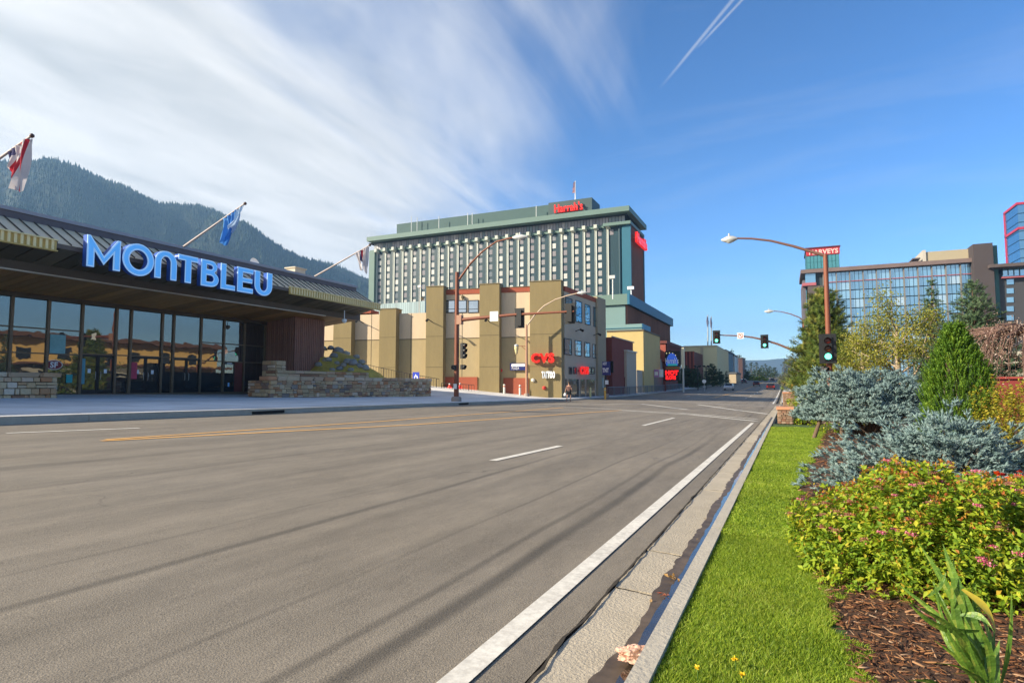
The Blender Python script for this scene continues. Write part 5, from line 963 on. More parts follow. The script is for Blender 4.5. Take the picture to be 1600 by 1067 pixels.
c = px_y(807, 546, yl); MB().lathe(c, [(.03, .45), (.22, .3), (.24, .05), (.16, -.15), (.18, -.2), (.1, -.5), (.02, -.52)], 10).build('lantern', mat('lantern_glass', (.55, .47, .25), .4, .2), lp); MB().lathe(c+Vector((0, 0, .46)), [(.25, -.1), (.24, 0), (.03, .12)], 10).build('lantern_cap', galv, lp)
# signal pole at the maroon bay, navy hanging sign
b5 = Vector((-20.0, 70, Gf(-20, 70)+.15)); s5 = thing('traffic_signal', 'dark signal pole with black head in front of the maroon bay', 'traffic light', b5); u5 = 948
b5x = px_y(948, 600, 70).x; pole_geo(s5, Vector((b5x, 70, b5.z)), Vector((b5x, 70, px_y(948, 566, 70).z)), .13, .12, mat('dark_rust_pole', (.12, .04, .03), .6)); head(s5, px_y(955.5, 573, 69.9), 2.6, 1.0)
q_ = px_y(948, 575, 69.7); NS = Face((-40, 69.6), (0, 69.6), out=(0, -1)); ks = thing('hanging_sign', 'navy hanging sign with white letters beside the black signal head', 'sign', q_)
pbox(NS, 941, 953.5, 565, 586, -.2, 0, 'panel', navy, ks); ptext('HOT', NS, 942, 948, 566, 570.5, whs, .004, .01, ks, .02); ptext('TNT', NS, 941.5, 951, 575, 582, whs, .004, .01, ks, .03); MB().tube([px_y(946, 586, 69.7), px_y(946, 600, 69.7)], .1, 6).build('post', sigb, ks)
for u, v, lb in ((948.5, 598, 'pale notice board on the dark pole before the maroon bay'),): pix_sign('notice_board', lb, NS, 945.5, 950.5, 594, 600.5, whs, 'sign', .04, .25)
pix_sign('notice_board', 'tall pale blue poster case at the foot of the grey pilaster', Face((-40, 73), (0, 73), out=(0, -1)), 936.5, 942, 590, 606, mat('poster_case', (.35, .45, .45), .5, .3, 3), 'poster', .3)
# bollards
for k, (u, v0, v1, y_, c_, lb) in enumerate(((788, 612.5, 600, 0, (.62, .60, .52), 'white bollard left of the brick red plinth corner'), (812.5, 614, 601, 0, (.62, .60, .52), 'white bollard just left of the lamp post'), (922.5, 623.5, 605, 1, (.58, .52, .22), 'pale yellow bollard before the shop entrance'), (945.5, 624, 605.5, 1, (.75, .40, .06), 'orange yellow bollard before the navy hanging sign'))):
    p = px_y(u, v0, 65.5) if y_ else Vector((*CF.p(CF.s(u, 606, 1.4), 1.4), 0)); zt9 = px_y(u, v1, p.y).z; zb9 = px_y(u, v0, p.y).z; p.z = zb9; bo = thing('bollard', lb, 'bollard', p, 'bollards by the corner shop'); MB().lathe(p, [(.12, -.4), (.12, zt9-zb9-.08), (.09, zt9-zb9-.02), (.02, zt9-zb9)], 10).build('post', mat('bollard%d' % k, c_, .5, .15), bo); MB().lathe(p, [(.125, zt9-zb9-.3), (.125, zt9-zb9-.18)], 10).build('band', mat('bollard_band%d' % y_, (.55, .12, .05) if y_ == 0 else (.6, .5, .3), .5), bo)
# iron railing on the ramp before the shop wall
rl = thing('railing', 'black iron railing stepping down the ramp in front of the olive wall', 'railing', (*CF.p(CF.s(690, 590, 3.2), 3.2), 0)); iron2 = mat('iron_rail', (.03, .022, .018), .6, .15)
def railing(par, p, q, H, step, m, r=.025, bars=True):
    p, q = Vector(p), Vector(q); up = Vector((0, 0, H)); L = (q-p).length; n = max(1, int(L/step)); MB().tube([p+up, q+up], r*1.3, 6).build('top_rail', m, par); MB().tube([p+Vector((0, 0, .12)), q+Vector((0, 0, .12))], r, 6).build('bottom_rail', m, par); me = None
    for k in range(n+1):
        c = p.lerp(q, k/n); rr_ = r*1.6 if k % 10 == 0 else r*.7
        if k % 10 == 0: MB().tube([c, c+up], r*1.6, 6).build('post', m, par)
        elif me is None: o = MB().tube([c+Vector((0, 0, .12)), c+up], r*.7, 5, False).build('baluster', m, par); me = o.data; c00 = c
        else: o = bpy.data.objects.new('baluster', me); COL.objects.link(o); o.parent = par; o.location = c-c00
def cfp(u, v, d): s_, z_ = CF.sz(u, v, d); return Vector((*CF.p(s_, d), z_))
for (ua, va), (ub, vb) in (((560, 567), (640, 584)), ((640, 584), (686, 592)), ((690, 598), (741, 601.5))):
    a, b_ = cfp(ua, va, 3.2), cfp(ub, vb, 3.2); railing(rl, a-Vector((0, 0, 1.1)), b_-Vector((0, 0, 1.1)), 1.1, .3, iron2)
# low ramp wall behind railing, brick red
bar = thing('barrier_fence', 'grey metal pedestrian barrier along the kerb before the street screens', 'fence', (-19.8, 90, 0)); gm = mat('barrier_grey', (.17, .18, .19), .5, .15)
pts_ = [(-19.85, y_) for y_ in (72, 84, 96, 108, 120, 134)]
for a, b_ in zip(pts_[:-1], pts_[1:]): railing(bar, (a[0], a[1], Gf(*a)+.15), (b_[0], b_[1], Gf(*b_)+.15), 1.1, .36, gm, .03)
# fire fittings on the brick red plinth
for u, lb in ((702.5, 'red fire hose fitting just left of the signal pole'), (718.5, 'red fire hose fitting just right of the signal pole')):
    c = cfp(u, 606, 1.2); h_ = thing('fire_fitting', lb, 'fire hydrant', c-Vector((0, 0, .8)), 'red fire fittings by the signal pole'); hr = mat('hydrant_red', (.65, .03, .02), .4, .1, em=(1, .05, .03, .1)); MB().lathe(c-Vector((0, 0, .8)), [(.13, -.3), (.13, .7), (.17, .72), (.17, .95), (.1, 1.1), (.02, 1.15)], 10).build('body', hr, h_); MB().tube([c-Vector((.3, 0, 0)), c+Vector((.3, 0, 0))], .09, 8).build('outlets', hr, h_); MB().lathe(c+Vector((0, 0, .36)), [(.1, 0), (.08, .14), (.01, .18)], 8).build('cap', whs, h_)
# accessible parking sign
c = cfp(650, 588, 4.5); F9 = Face((c.x-5, c.y), (c.x+5, c.y), out=(.35, -1)); pk = thing('parking_sign', 'small blue sign with a white wheelchair symbol above the planter wall', 'sign', c-Vector((0, 0, 1.8)))
MB().fbox(F9, 4.6, 5.4, c.z-.42, c.z+.45, -.02, .02).build('panel', mat('parking_blue', (.02, .05, .45), .4, .05), pk); MB().fprism(F9, [(5+.22*math.cos(a), c.z-.1+.22*math.sin(a)) for a in (math.pi*2*k/16 for k in range(16))], .022, .026).build('wheel', whs, pk); MB().fprism(F9, [(5+.14*math.cos(a), c.z-.1+.14*math.sin(a)) for a in (math.pi*2*k/16 for k in range(16))], .027, .03).build('wheel_hollow', mat('parking_blue', (.02, .05, .45)), pk)
MB().fbox(F9, 4.93, 5.02, c.z-.05, c.z+.22, .031, .036).fbox(F9, 5.02, 5.22, c.z-.06, c.z+.0, .031, .036).fbox(F9, 5.18, 5.26, c.z-.28, c.z-.062, .031, .036).build('figure', whs, pk); MB().tube([c-Vector((0, -.05, 2)), c-Vector((0, -.05, .1))], .04, 6).build('post', galv, pk)
# ------------------------------------------------------------------ flags and roof things on the entrance building
polem = mat('flagpole_paint', (.42, .36, .34), .5, .1)
def flag(body_u, tip_u, ratio, hoist, drop, stripes, lb, flb, seed, sway):
    B = px_x(*body_u, XR-.4); T_ = px_y(*tip_u, B.y); f = thing('flagpole', lb, 'flagpole', B, 'flagpoles leaning out from the roof'); MB().tube([B, T_], [.075, .045], 8).build('pole', polem, f); MB().lathe(T_-Vector((0, 0, .05)), [(.01, -.06), (.09, 0), (.09, .08), (.01, .14)], 8).build('finial', mat('finial_dark', (.08, .04, .03), .5), f)
    r = random.Random(seed); d = (B-T_).normalized(); ns_, nt_ = 26, 14; V = []; 
    for j in range(nt_):
        for i in range(ns_):
            s_ = i/(ns_-1); t_ = j/(nt_-1); hp = T_+d*(.12+hoist*s_); sq = 1-.55*t_**.8   # gathers as it falls
            cx = T_+d*(.12+hoist*.5); P_ = Vector((cx.x+(hp.x-cx.x)*sq+sway*t_*t_, hp.y+.16*math.sin(s_*14+seed)*(.3+t_)+.1*math.sin(s_*31+t_*4), hp.z-(hp.z-cx.z)*(1-sq)-.04-drop*t_*(.82+.25*math.sin(s_*5+seed)+.1*math.sin(s_*17)))); V.append(P_)
    F_ = []; R_ = []
    for j in range(nt_-1):
        for i in range(ns_-1): F_.append((j*ns_+i, j*ns_+i+1, (j+1)*ns_+i+1, (j+1)*ns_+i)); R_.append(stripes(i/(ns_-1), j/(nt_-1)))
    return f, V, F_, R_
usm = ramp_mat('flag_stripes', [(0, (.45, .03, .05)), (.3, (.45, .03, .05)), (.35, (.62, .58, .58)), (.65, (.62, .58, .58)), (.7, (.05, .05, .14)), (1, (.05, .05, .14))], .85, 'attr', .12, 3, 0, trans=.35)
blm = ramp_mat('flag_blue', [(0, (.05, .22, .60)), (.5, (.12, .34, .70)), (.8, (.45, .62, .82)), (1, (.55, .68, .85))], .85, 'attr', .15, 2, 0, trans=.35)
for args, m_, fl in ((((-75, 300), (50, 212), .5, 1.5, 1.9, lambda s, t: .85 if (s > .62 and t < .35) else (.15 if int(s*17) % 2 else .5), 'flagpole cut by the left edge with striped flag', 'red and white striped flag gathered below the pole tip', 2, -.1), usm, 'flag'), (((278, 392), (383, 318), .5, 1.7, 1.7, lambda s, t: (.25+.2*math.sin(s*9)) if s > .3 else .85, 'pale flagpole with blue flag above the middle letters', 'light blue flag hanging below the pole tip', 5, -.5), blm, 'flag'), (((485, 436), (578, 383), .5, 1.3, 1.7, lambda s, t: .5 if s < .35 or s > .62 else (.1 if s < .5 else .9), 'flagpole with a mostly white flag left of the hotel tower', 'white flag with red and dark streaks', 8, .15), usm, 'flag')):
    f, V, F_, R_ = flag(*args); np_mesh('flag', [tuple(p) for p in V], F_, m_, f, rnd=R_, smooth=True)['label'] = args[7]
c = px_x(396, 415, -34.5); ds = thing('satellite_dish', 'small white satellite dish on the roof edge above the blue letters', 'dish', c); mb = MB(); mb.lathe((0, 0, 0), [(.02, 0), (.22, .03), (.38, .1), (.42, .14)], 16); Rm = Matrix.Rotation(math.radians(75), 3, 'Y'); mb.v = [tuple(c+Vector((0, 0, .1))+Rm @ Vector(v)) for v in mb.v]; mb.build('dish', whs, ds); MB().tube([c+Vector((-.1, 0, .1)), c+Vector((-.15, 0, -.6))], .03, 6).build('mast', galv, ds)
c = px_x(462, 431, -38.0); o = MB().box(c.x-.5, c.x+.5, c.y-.6, c.y+.6, c.z-1, c.z+.55).box(c.x-.6, c.x+.6, c.y-.7, c.y+.7, c.z+.552, c.z+.65).build('roof_vent', mat('vent_beige', (.45, .42, .35), .8), None, org=(c.x, c.y, c.z-1)); tag(o, 'beige vent box on the entrance roof right of the letters', 'vent')
c = px_x(538, 501, -31.6); cm_ = thing('security_camera', 'white dome camera hanging under the right tip of the brown roof', 'camera', c); MB().tube([c+Vector((0, 0, .1)), c+Vector((0, 0, .8))], .03, 6).build('stem', whs, cm_); MB().lathe(c, [(.02, -.2), (.16, -.12), (.2, .0), (.2, .1), (.05, .14)], 12).build('dome', whs, cm_)
# ------------------------------------------------------------------ stone pillars on the right kerb
terr = mat('terracotta_cap', (.50, .24, .13), .85, .2, 3, .4)
pst = ramp_mat('pillar_stone', [(0, (.30, .20, .13)), (.4, (.22, .14, .09)), (.7, (.38, .27, .19)), (1, (.26, .13, .08))], .9, 'object', .25, 8, .7); PST = [stone_mesh(70+k, pst) for k in range(3)]
def pillar(lb, u0, u1, vb, vt, wdep):
    g = gp((u0+u1)/2, vb, .12); y_ = g.y; A, B = px_y(u0, vb, y_), px_y(u1, vb, y_); zt9 = px_y(u0, vt, y_).z; t_ = thing('stone_pillar', lb, 'pillar', ((A.x+B.x)/2, y_, g.z), 'stone pillars by the right kerb'); MB().box(A.x+.03, B.x-.03, y_+.03, y_+wdep-.03, g.z-.1, zt9-.09).build('core', mortar, t_); MB().box(A.x-.05, B.x+.05, y_-.05, y_+wdep+.05, zt9-.088, zt9).build('cap', terr, t_); r = random.Random(u0); z = g.z
    while z < zt9-.1:
        h = min(r.uniform(.06, .1), zt9-.09-z); x = A.x
        while x < B.x-.03:
            w_ = min(r.uniform(.1, .22), B.x-x); piece('stone', r.choice(PST), t_, (x+w_/2, y_+.03, z+h/2), (w_-.01, .1, h-.01)); x += w_
        y2 = y_
        while y2 < y_+wdep-.05:
            w_ = min(r.uniform(.12, .25), y_+wdep-y2)
            for xs in (A.x+.03, B.x-.03): piece('stone', r.choice(PST), t_, (xs, y2+w_/2, z+h/2), (w_-.01, .1, h-.01), math.pi/2)
            y2 += w_
        z += h
    return t_, A, B, y_, zt9, g
t_, A, B, y_, zt9, g = pillar('front stone pillar with terracotta cap at the end of the lawn', 1216, 1239, 662, 636, 1.1)
lw_ = thing('low_wall', 'low dark brick wall running right from the front stone pillar', 'wall', (B.x+1, y_+.5, g.z)); MB().box(B.x+.06, B.x+2.6, y_+.45, y_+.75, g.z-.1, zt9-.12).build('core', mortar, lw_); r = random.Random(4); z = g.z
while z < zt9-.14:
    h = .085; x = B.x+.06+r.uniform(-.1, 0)
    while x < B.x+2.55:
        w_ = r.uniform(.18, .3); piece('stone', r.choice(PST), lw_, (max(x, B.x+.06)+w_/2, y_+.44, z+h/2), (w_-.012, .07, h-.012)); x += w_
    z += h
t_, A, B, y2_, zt8, g2 = pillar('rear stone pillar with terracotta cap nearer the crosswalk', 1224, 1243, 634, 612.5, 1.6)
# reflected building and trees across the lawn, seen in the entrance glass
rb_ = thing('stucco_building', 'ochre two storey building with dark windows mirrored in the entrance glass', 'building', (34, 60, 0)); och = mat('ochre_stucco', (.62, .40, .14), .85, .08, .4, .2); MB().box(34, 50, 22, 92, -2, 8.6).build('walls', och, rb_); MB().box(32.2, 50, 21, 93, 8.602, 9.3).build('roof', mat('brown_roof', (.12, .06, .04), .8), rb_)
for k in range(11):
    for zz in (1.2, 5.2): MB().box(33.9, 33.998, 25+k*6, 27+k*6, zz, zz+1.9).build('window', wfr, rb_)
for k in range(12): MB().box(31.0, 31.5, 22.5+k*6, 23+k*6, -1, 4.2).build('arcade_post', mat('timber_brown', (.10, .05, .03), .7), rb_)
MB().box(30.6, 33.95, 21, 93, 4.21, 4.6).build('arcade_roof', mat('brown_roof', (.12, .06, .04)), rb_)
# ------------------------------------------------------------------ vegetation helpers (vectorised)
def unit(v): return v/np.maximum(np.linalg.norm(v, axis=-1, keepdims=True), 1e-9)
def brush(P, D, L, r, n, wd, rng, fwd=.6, start=0.):
    """needles round twigs: P base, D direction, L lengths; returns tri verts, faces, per-face random"""
    N = len(P); D = unit(D); L = np.broadcast_to(L, (N,)); a = np.cross(D, np.array([.13, .37, .91])); a = unit(a); b = np.cross(D, a)
    t = start+(1-start)*rng.random((N, n)); th = rng.random((N, n))*2*np.pi; rad = a[:, None]*np.cos(th)[..., None]+b[:, None]*np.sin(th)[..., None]
    base = P[:, None]+D[:, None]*(L[:, None]*t)[..., None]; nd = unit(rad+D[:, None]*fwd); rr = np.broadcast_to(r, (N,))[:, None, None]
    side_ = unit(np.cross(nd, D[:, None]))*wd/2; tip = base+nd*rr*(.75+.5*rng.random((N, n, 1)))
    V = np.stack([base-side_, base+side_, tip], 2).reshape(-1, 3); F = np.arange(len(V)).reshape(-1, 3); R = np.repeat(rng.random(N), n)*.7+rng.random(N*n)*.3
    return V, F, R
def leaves(P, N, size, rng, aspect=.5, up=.3, fold=.25):
    """pointed folded leaves: P positions, N leaf axis directions"""
    n = len(P); A = unit(N+rng.normal(0, .35, (n, 3))); S = unit(np.cross(A, rng.normal(0, 1, (n, 3))+np.array([0, 0, 1.2]))); Nn = np.cross(S, A); s = (size*(.6+.8*rng.random(n)))[:, None]
    base = P; tip = P+A*s; ml = P+A*s*.45+S*s*aspect/2+Nn*s*fold*.4; mr = P+A*s*.45-S*s*aspect/2+Nn*s*fold*.4; tip = tip-np.array([0, 0, .15])*s
    V = np.stack([base, mr, tip, ml], 1).reshape(-1, 3); k = np.arange(n)[:, None]*4; F = np.concatenate([k+np.array([[0, 1, 2]]), k+np.array([[0, 2, 3]])], 1).reshape(-1, 3); R = np.repeat(rng.random(n), 2); return V, F, R
def cat_mesh(parts):
    Vs, Fs, Rs, o = [], [], [], 0
    for V, F, R in parts: Vs.append(V); Fs.append(F+o); Rs.append(R); o += len(V)
    return np.concatenate(Vs), np.concatenate(Fs), np.concatenate(Rs)
def fol_mat(name, stops, trans=.3, rough=.6, var=.12): return ramp_mat(name, stops, rough, 'attr', var, 1.2, 0, trans, .3)
barkm = mat('tree_bark', (.13, .085, .055), .95, .3, 3, .8, 20); barkp = mat('pale_bark', (.36, .28, .20), .9, .25, 3, .6, 20)
def conifer(name, label, base, H, R, seed, m, whorls=26, per=7, tuft=.22, nd=.10, ndl=18, rise=.15, profile=None, clear=.08, wd=.012, dens=1., group=None, cat='tree', bark=None, tipr=.04, droop=.0):
    rng = np.random.default_rng(seed); r = random.Random(seed); b = Vector(base); t_ = thing(name, label, cat, b, group); lean = Vector((r.uniform(-.02, .02)*H, r.uniform(-.02, .02)*H, 0))
    MB().tube([b-Vector((0, 0, .2)), b+Vector((0, 0, H*.5))+lean*.5, b+Vector((0, 0, H*.97))+lean], [H*.022, H*.013, .01], 8).build('trunk', bark or barkm, t_)
    P, D, L = [], [], []; bm = MB(); prof = profile or (lambda t: (1-t)**.85)
    for w_ in range(whorls):
        t = clear+(1-clear)*(w_+r.random()*.7)/whorls; n = max(3, int(per*(.6+.6*(1-t))))
        for k in range(n):
            a = 2*math.pi*(k+r.random())/n+w_; ln = R*prof(t)*r.uniform(.62, 1.12)+.03*R; el = rise+.5*t+r.uniform(-.15, .15); c = b+Vector((0, 0, H*t))+lean*t
            d = Vector((math.cos(a), math.sin(a), el)).normalized(); m_ = max(2, int(ln/(tuft*.42)*dens)); end = c+d*ln-Vector((0, 0, droop*ln))
            if ln > .25*R: bm.tube([c, c.lerp(end, .55)+Vector((0, 0, .04*ln)), end], [.012*H*(1-t)+.004, .007*H*(1-t)+.003, .003], 4, False)
            for j in range(m_):
                f = .22+.78*(j+r.random())/m_; p = c.lerp(end, f)+Vector((0, 0, .05*ln*math.sin(f*3.1))); spread = (1-f*.55)*ln*.38; off = Vector((r.gauss(0, 1), r.gauss(0, 1), r.gauss(0, .35)))*spread*.42
                P.append(p+off); D.append(d*.9+off.normalized()*.8+Vector((0, 0, .25))); L.append(tuft*r.uniform(.7, 1.2)*(.6+.5*(1-t)))
    P.append(b+Vector((0, 0, H*.93))+lean); D.append(Vector((0, 0, 1))); L.append(H*.08)
    bm.build('branches', bark or barkm, t_, kind='stuff'); V, F, R_ = brush(np.array([tuple(p) for p in P]), np.array([tuple(d) for d in D]), np.array(L), nd, ndl, wd, rng); np_mesh('needles', V, F, m, t_, rnd=R_, kind='stuff'); return t_
def limbs(mb, b, H, R, r, depth=3, n0=5, bend=.3, r0=None, start=.25, el=(.5, 1.1)):
    """recursive branches; returns tips"""
    tips = []; r0 = r0 or H*.03
    def grow(p, d, ln, rad, lev):
        q = p+d*ln*.5+Vector((r.gauss(0, 1), r.gauss(0, 1), r.gauss(0, 1)))*ln*.06; e = q+(d+Vector((r.gauss(0, 1), r.gauss(0, 1), r.gauss(0, .6)))*bend*.5).normalized()*ln*.5
        mb.tube([p, q, e], [rad, rad*.8, rad*.55], 5 if lev > 1 else 7, False); tips.append((e, (e-q).normalized(), lev)); tips.append((q, d, lev))
        if lev < depth:
            for k in range(3 if lev < 2 else 2):
                nd_ = ((e-q).normalized()+Vector((r.gauss(0, 1), r.gauss(0, 1), r.gauss(0, .8)))*.6).normalized(); grow(e if k else q, nd_, ln*r.uniform(.55, .8), rad*.5, lev+1)
    top = b+Vector((0, 0, H*.75)); mb.tube([b-Vector((0, 0, .15)), b+Vector((r.uniform(-.05, .05)*H, 0, H*.35)), top], [r0, r0*.75, r0*.35], 8, False)
    for k in range(n0):
        t = start+(1-start)*k/n0; a = k*2.4+r.random(); e_ = r.uniform(*el); grow(b.lerp(top, t), Vector((math.cos(a), math.sin(a), e_)).normalized(), R*r.uniform(.5, .75)*(1.1-.4*t), r0*.4*(1.1-t*.6), 1)
    return tips
def leafy_tree(name, label, base, H, R, seed, m, lsize, nl, cat='tree', group=None, bark=None, n0=8, start=.25, el=(.5, 1.1), blob=.3, aspect=.55, depth=3):
    r = random.Random(seed); rng = np.random.default_rng(seed); b = Vector(base); t_ = thing(name, label, cat, b, group); mb = MB(); tips = limbs(mb, b, H, R, r, depth, n0, start=start, el=el); mb.build('branches', bark or barkm, t_)
    T = np.array([tuple(t[0]) for t in tips if t[2] >= 2]); k = rng.integers(0, len(T), nl); P = T[k]+rng.normal(0, 1, (nl, 3))*blob*np.array([1, 1, .8]); P[:, 2] = np.maximum(P[:, 2], b.z+.05)
    V, F, R_ = leaves(P, rng.normal(0, 1, (nl, 3))+np.array([0, 0, .1]), lsize, rng, aspect); np_mesh('leaves', V, F, m, t_, rnd=np.clip(R_*.55+.45*rng.random(len(T))[k].repeat(2), 0, 1), kind='stuff'); return t_
def bush(name, label, c, rx, ry, rz, seed, m, lsize, nl, stem_m=None, cat='shrub', lump=.22, aspect=.5, inner=.55, group=None, upb=.6):
    """mound of twigs: leaf clusters along upright shoots reaching a lumpy surface"""
    rng = np.random.default_rng(seed); r = random.Random(seed); c = Vector(c); t_ = thing(name, label, cat, c, group); ns_ = max(60, nl//9)
    th = rng.random(ns_)*2*np.pi; ph = np.arccos(1-rng.random(ns_)*1.08); dirs = np.stack([np.sin(ph)*np.cos(th), np.sin(ph)*np.sin(th), np.maximum(np.cos(ph), -.05)], 1)
    lmp = np.array([1+lump*1.6*noise.noise(Vector(d)*2.2+Vector((seed, 0, 0)))+lump*.8*noise.noise(Vector(d)*6+Vector((0, seed, 0))) for d in dirs]); tips = dirs*lmp[:, None]*np.array([rx, ry, rz])*(1-.5*(rng.random(ns_)**2.2))[:, None]; 
    roots = tips*np.array([.25, .25, .0])+rng.normal(0, .03, (ns_, 3)); ax = unit(unit(tips-roots)+np.array([0, 0, upb])); k = np.repeat(np.arange(ns_), 9); f = rng.random(len(k)); slen = .16*rz
    P = np.array(c)+tips[k]-ax[k]*(f*slen)[:, None]; ang = rng.random(len(k))*6.28; a = unit(np.cross(ax[k], rng.normal(0, 1, (len(k), 3)))); N_ = a+ax[k]*.5
    V, F, R_ = leaves(P, N_, lsize, rng, aspect); np_mesh('leaves', V, F, m, t_, rnd=np.clip(R_*.6+.4*rng.random(ns_)[k].repeat(2), 0, 1), kind='stuff')
    mb = MB()
    for i in range(0, ns_, max(1, ns_//160)): q = Vector(roots[i])+c; e = Vector(tips[i])+c; mb.tube([Vector((q.x, q.y, c.z-.03)), q.lerp(e, .5), e], [.006, .005, .002], 4, False)
    mb.build('stems', stem_m or barkm, t_, kind='stuff'); return t_, tips+np.array(c), ax
# ------------------------------------------------------------------ foreground bed
BL = [Gf(0, y) for y in (0,)]
gA = fol_mat('spirea_leaf', [(0, (.08, .17, .018)), (.35, (.19, .31, .02)), (.66, (.34, .42, .025)), (.84, (.48, .44, .035)), (.92, (.42, .22, .03)), (1, (.40, .12, .035))], .35)
def bedpt(u, dep): d = ray(u, 600); P = CP+d*dep; return P.x, P.y
x_, y_ = bedpt(1455, 3.75); sp_, tp_, ax_ = bush('spirea_shrub', 'rounded yellow green shrub with orange tips and pink flowers in the foreground', (x_, y_, HB(x_, y_)-.02), .84, .80, .665, 21, gA, .036, 46000, lump=.10)
rng = np.random.default_rng(5)
sel = np.where(tp_[:, 2] > HB(x_, y_)+.36)[0]; sel = rng.choice(sel, 430, replace=False); Pq = np.repeat(tp_[sel], 7, 0)+rng.normal(0, .010, (430*7, 3)); V, F, R_ = leaves(Pq, rng.normal(0, 1, (len(Pq), 3))+np.array([0, 0, 1.2]), .022, rng, .5)
np_mesh('young_leaves', V, F, fol_mat('spirea_tip', [(0, (.42, .30, .03)), (.5, (.45, .18, .03)), (1, (.34, .07, .03))], .35), sp_, rnd=R_, kind='stuff')
flm = [fol_mat('pink_petals', [(0, (.50, .06, .14)), (.6, (.62, .15, .25)), (1, (.70, .30, .38))], .3), fol_mat('salmon_petals', [(0, (.50, .15, .12)), (.6, (.55, .22, .18)), (1, (.45, .26, .18))], .3)]
prot = []
for q in range(2):
    P0 = rng.normal(0, 1, (90, 3))*np.array([.018, .018, .005]); V, F, R_ = leaves(P0, rng.normal(0, .5, (90, 3))+np.array([0, 0, 1]), .011, rng, .8); prot.append((V, F, R_))
ctop = np.array([x_, y_, 0]); cand = [i for i in rng.permutation(len(tp_)) if tp_[i, 2] > HB(x_, y_)+.22 and np.dot(tp_[i, :2]-ctop[:2], -ctop[:2]) > -.25][:110]
mes = []
for q in range(2): o = np_mesh('flower_cluster', prot[q][0]+tp_[cand[q]], prot[q][1], flm[q], sp_, org=None, rnd=prot[q][2]); mes.append((o.data, tp_[cand[q]]))
for i in cand[2:]:
    q = 0 if rng.random() < .42 else 1; o = bpy.data.objects.new('flower_cluster', mes[q][0]); COL.objects.link(o); o.parent = sp_; sc_ = rng.uniform(.4, .85); o.scale = (sc_,)*3
    off = Vector(tp_[i])+Vector((0, 0, .012))-(Vector(mes[q][1])-ORG[sp_.name])*sc_-ORG[sp_.name]; o.location = off
# blue spruces: low spreading mounds of brush-like twigs
def blue_spruce(label, c, rx, ry, rz, seed, ntw, twl, nr, m, layers=False, trunk=0.):
    rng = np.random.default_rng(seed); c = Vector(c); t_ = thing('blue_spruce', label, 'shrub', c); th = rng.random(ntw)*2*np.pi; ph = np.arccos(1-rng.random(ntw)*1.12); d = np.stack([np.sin(ph)*np.cos(th), np.sin(ph)*np.sin(th), np.cos(ph)], 1)
    lm = np.array([1+.42*noise.noise(Vector(q)*1.9+Vector((seed, 1, 0)))+.30*noise.noise(Vector(q)*4.5+Vector((0, seed, 2))) for q in d]); dep = 1-.45*(rng.random(ntw)**2); Pt = d*lm[:, None]*dep[:, None]*np.array([rx, ry, rz]); Pt[:, 2] = np.maximum(Pt[:, 2], -.02*rz)
    if trunk: Pt[:, 2] += trunk
    D = unit(unit(Pt*np.array([1/rx, 1/ry, .5/rz]))*np.array([1, 1, .5])+np.array([0, 0, .35])+rng.normal(0, .2, (ntw, 3))); L = twl*rng.uniform(.7, 1.3, ntw); B = np.array(c)+Pt-D*L[:, None]*.6
    parts = [brush(B, D, L, nr, 48, nr*.2, rng, .55)]
    for s_ in (-1, 1):  # side twigs
        S = unit(np.cross(D, rng.normal(0, .4, (ntw, 3))+np.array([0, 0, 1])))*s_; D2 = unit(D*.75+S*.8); parts.append(brush(B+D*(L*rng.uniform(.1, .5, ntw))[:, None], D2, L*.6, nr*.95, 26, nr*.2, rng, .55))
    for b_, d_, l_ in ((B, D, L), (B+D*(L*.3)[:, None], unit(D*.75+S*.8), L*.6), (B+D*(L*.3)[:, None], unit(D*.75-S*.8), L*.6)):
        a1 = unit(np.cross(d_, np.array([.1, .3, .95]))); b1_ = np.cross(d_, a1); q_ = nr*.42; ring = [a1*q_, b1_*q_, -a1*q_, -b1_*q_]; mid_ = b_+d_*(l_*.55)[:, None]
        V = np.stack([b_-d_*nr]+[mid_+r9 for r9 in ring]+[b_+d_*(l_*1.12)[:, None]], 1).reshape(-1, 3); k9 = np.arange(ntw)[:, None, None]*6; F = (k9+np.array([[0, 2, 1], [0, 3, 2], [0, 4, 3], [0, 1, 4], [5, 1, 2], [5, 2, 3], [5, 3, 4], [5, 4, 1]])[None]).reshape(-1, 3); parts.append((V, F, np.repeat(rng.random(ntw)*.6, 8)))
    V, F, R_ = cat_mesh(parts); np_mesh('needles', V, F, m, t_, rnd=R_, kind='stuff'); mb = MB()
    for i in range(0, ntw, max(1, ntw//150)):
        p = Vector(B[i]); q = Vector((c.x+(p.x-c.x)*.12, c.y+(p.y-c.y)*.12, c.z)); mb.tube([q, q.lerp(p, .5)+Vector((0, 0, .1*rz if not trunk else trunk*.5)), p], [.012*rz+.004, .006, .002], 5, False)
    mb.build('branches', barkm, t_); return t_
bsm = fol_mat('blue_needles', [(0, (.11, .18, .175)), (.4, (.19, .285, .28)), (.75, (.29, .39, .37)), (.95, (.40, .47, .43)), (1, (.34, .27, .20))], .15, .55)
x_, y_ = bedpt(1475, 6.3); blue_spruce('nearer low blue spruce sprawling behind the yellow green shrub', (x_, y_, HB(x_, y_)-.04), 1.12, .92, .82, 31, 2500, .105, .023, bsm)
x_, y_ = bedpt(1560, 6.6); blue_spruce('small end of blue spruce cut by the right edge behind the red flowers', (x_, y_, HB(x_, y_)-.04), .55, .6, .52, 33, 600, .10, .021, bsm)
x_, y_ = bedpt(1352, 15.2); blue_spruce('larger blue spruce raised on thin trunks beside the signal pole', (x_, y_, HB(x_, y_)), 1.52, 1.3, 1.08, 35, 3400, .15, .036, bsm, trunk=.48)
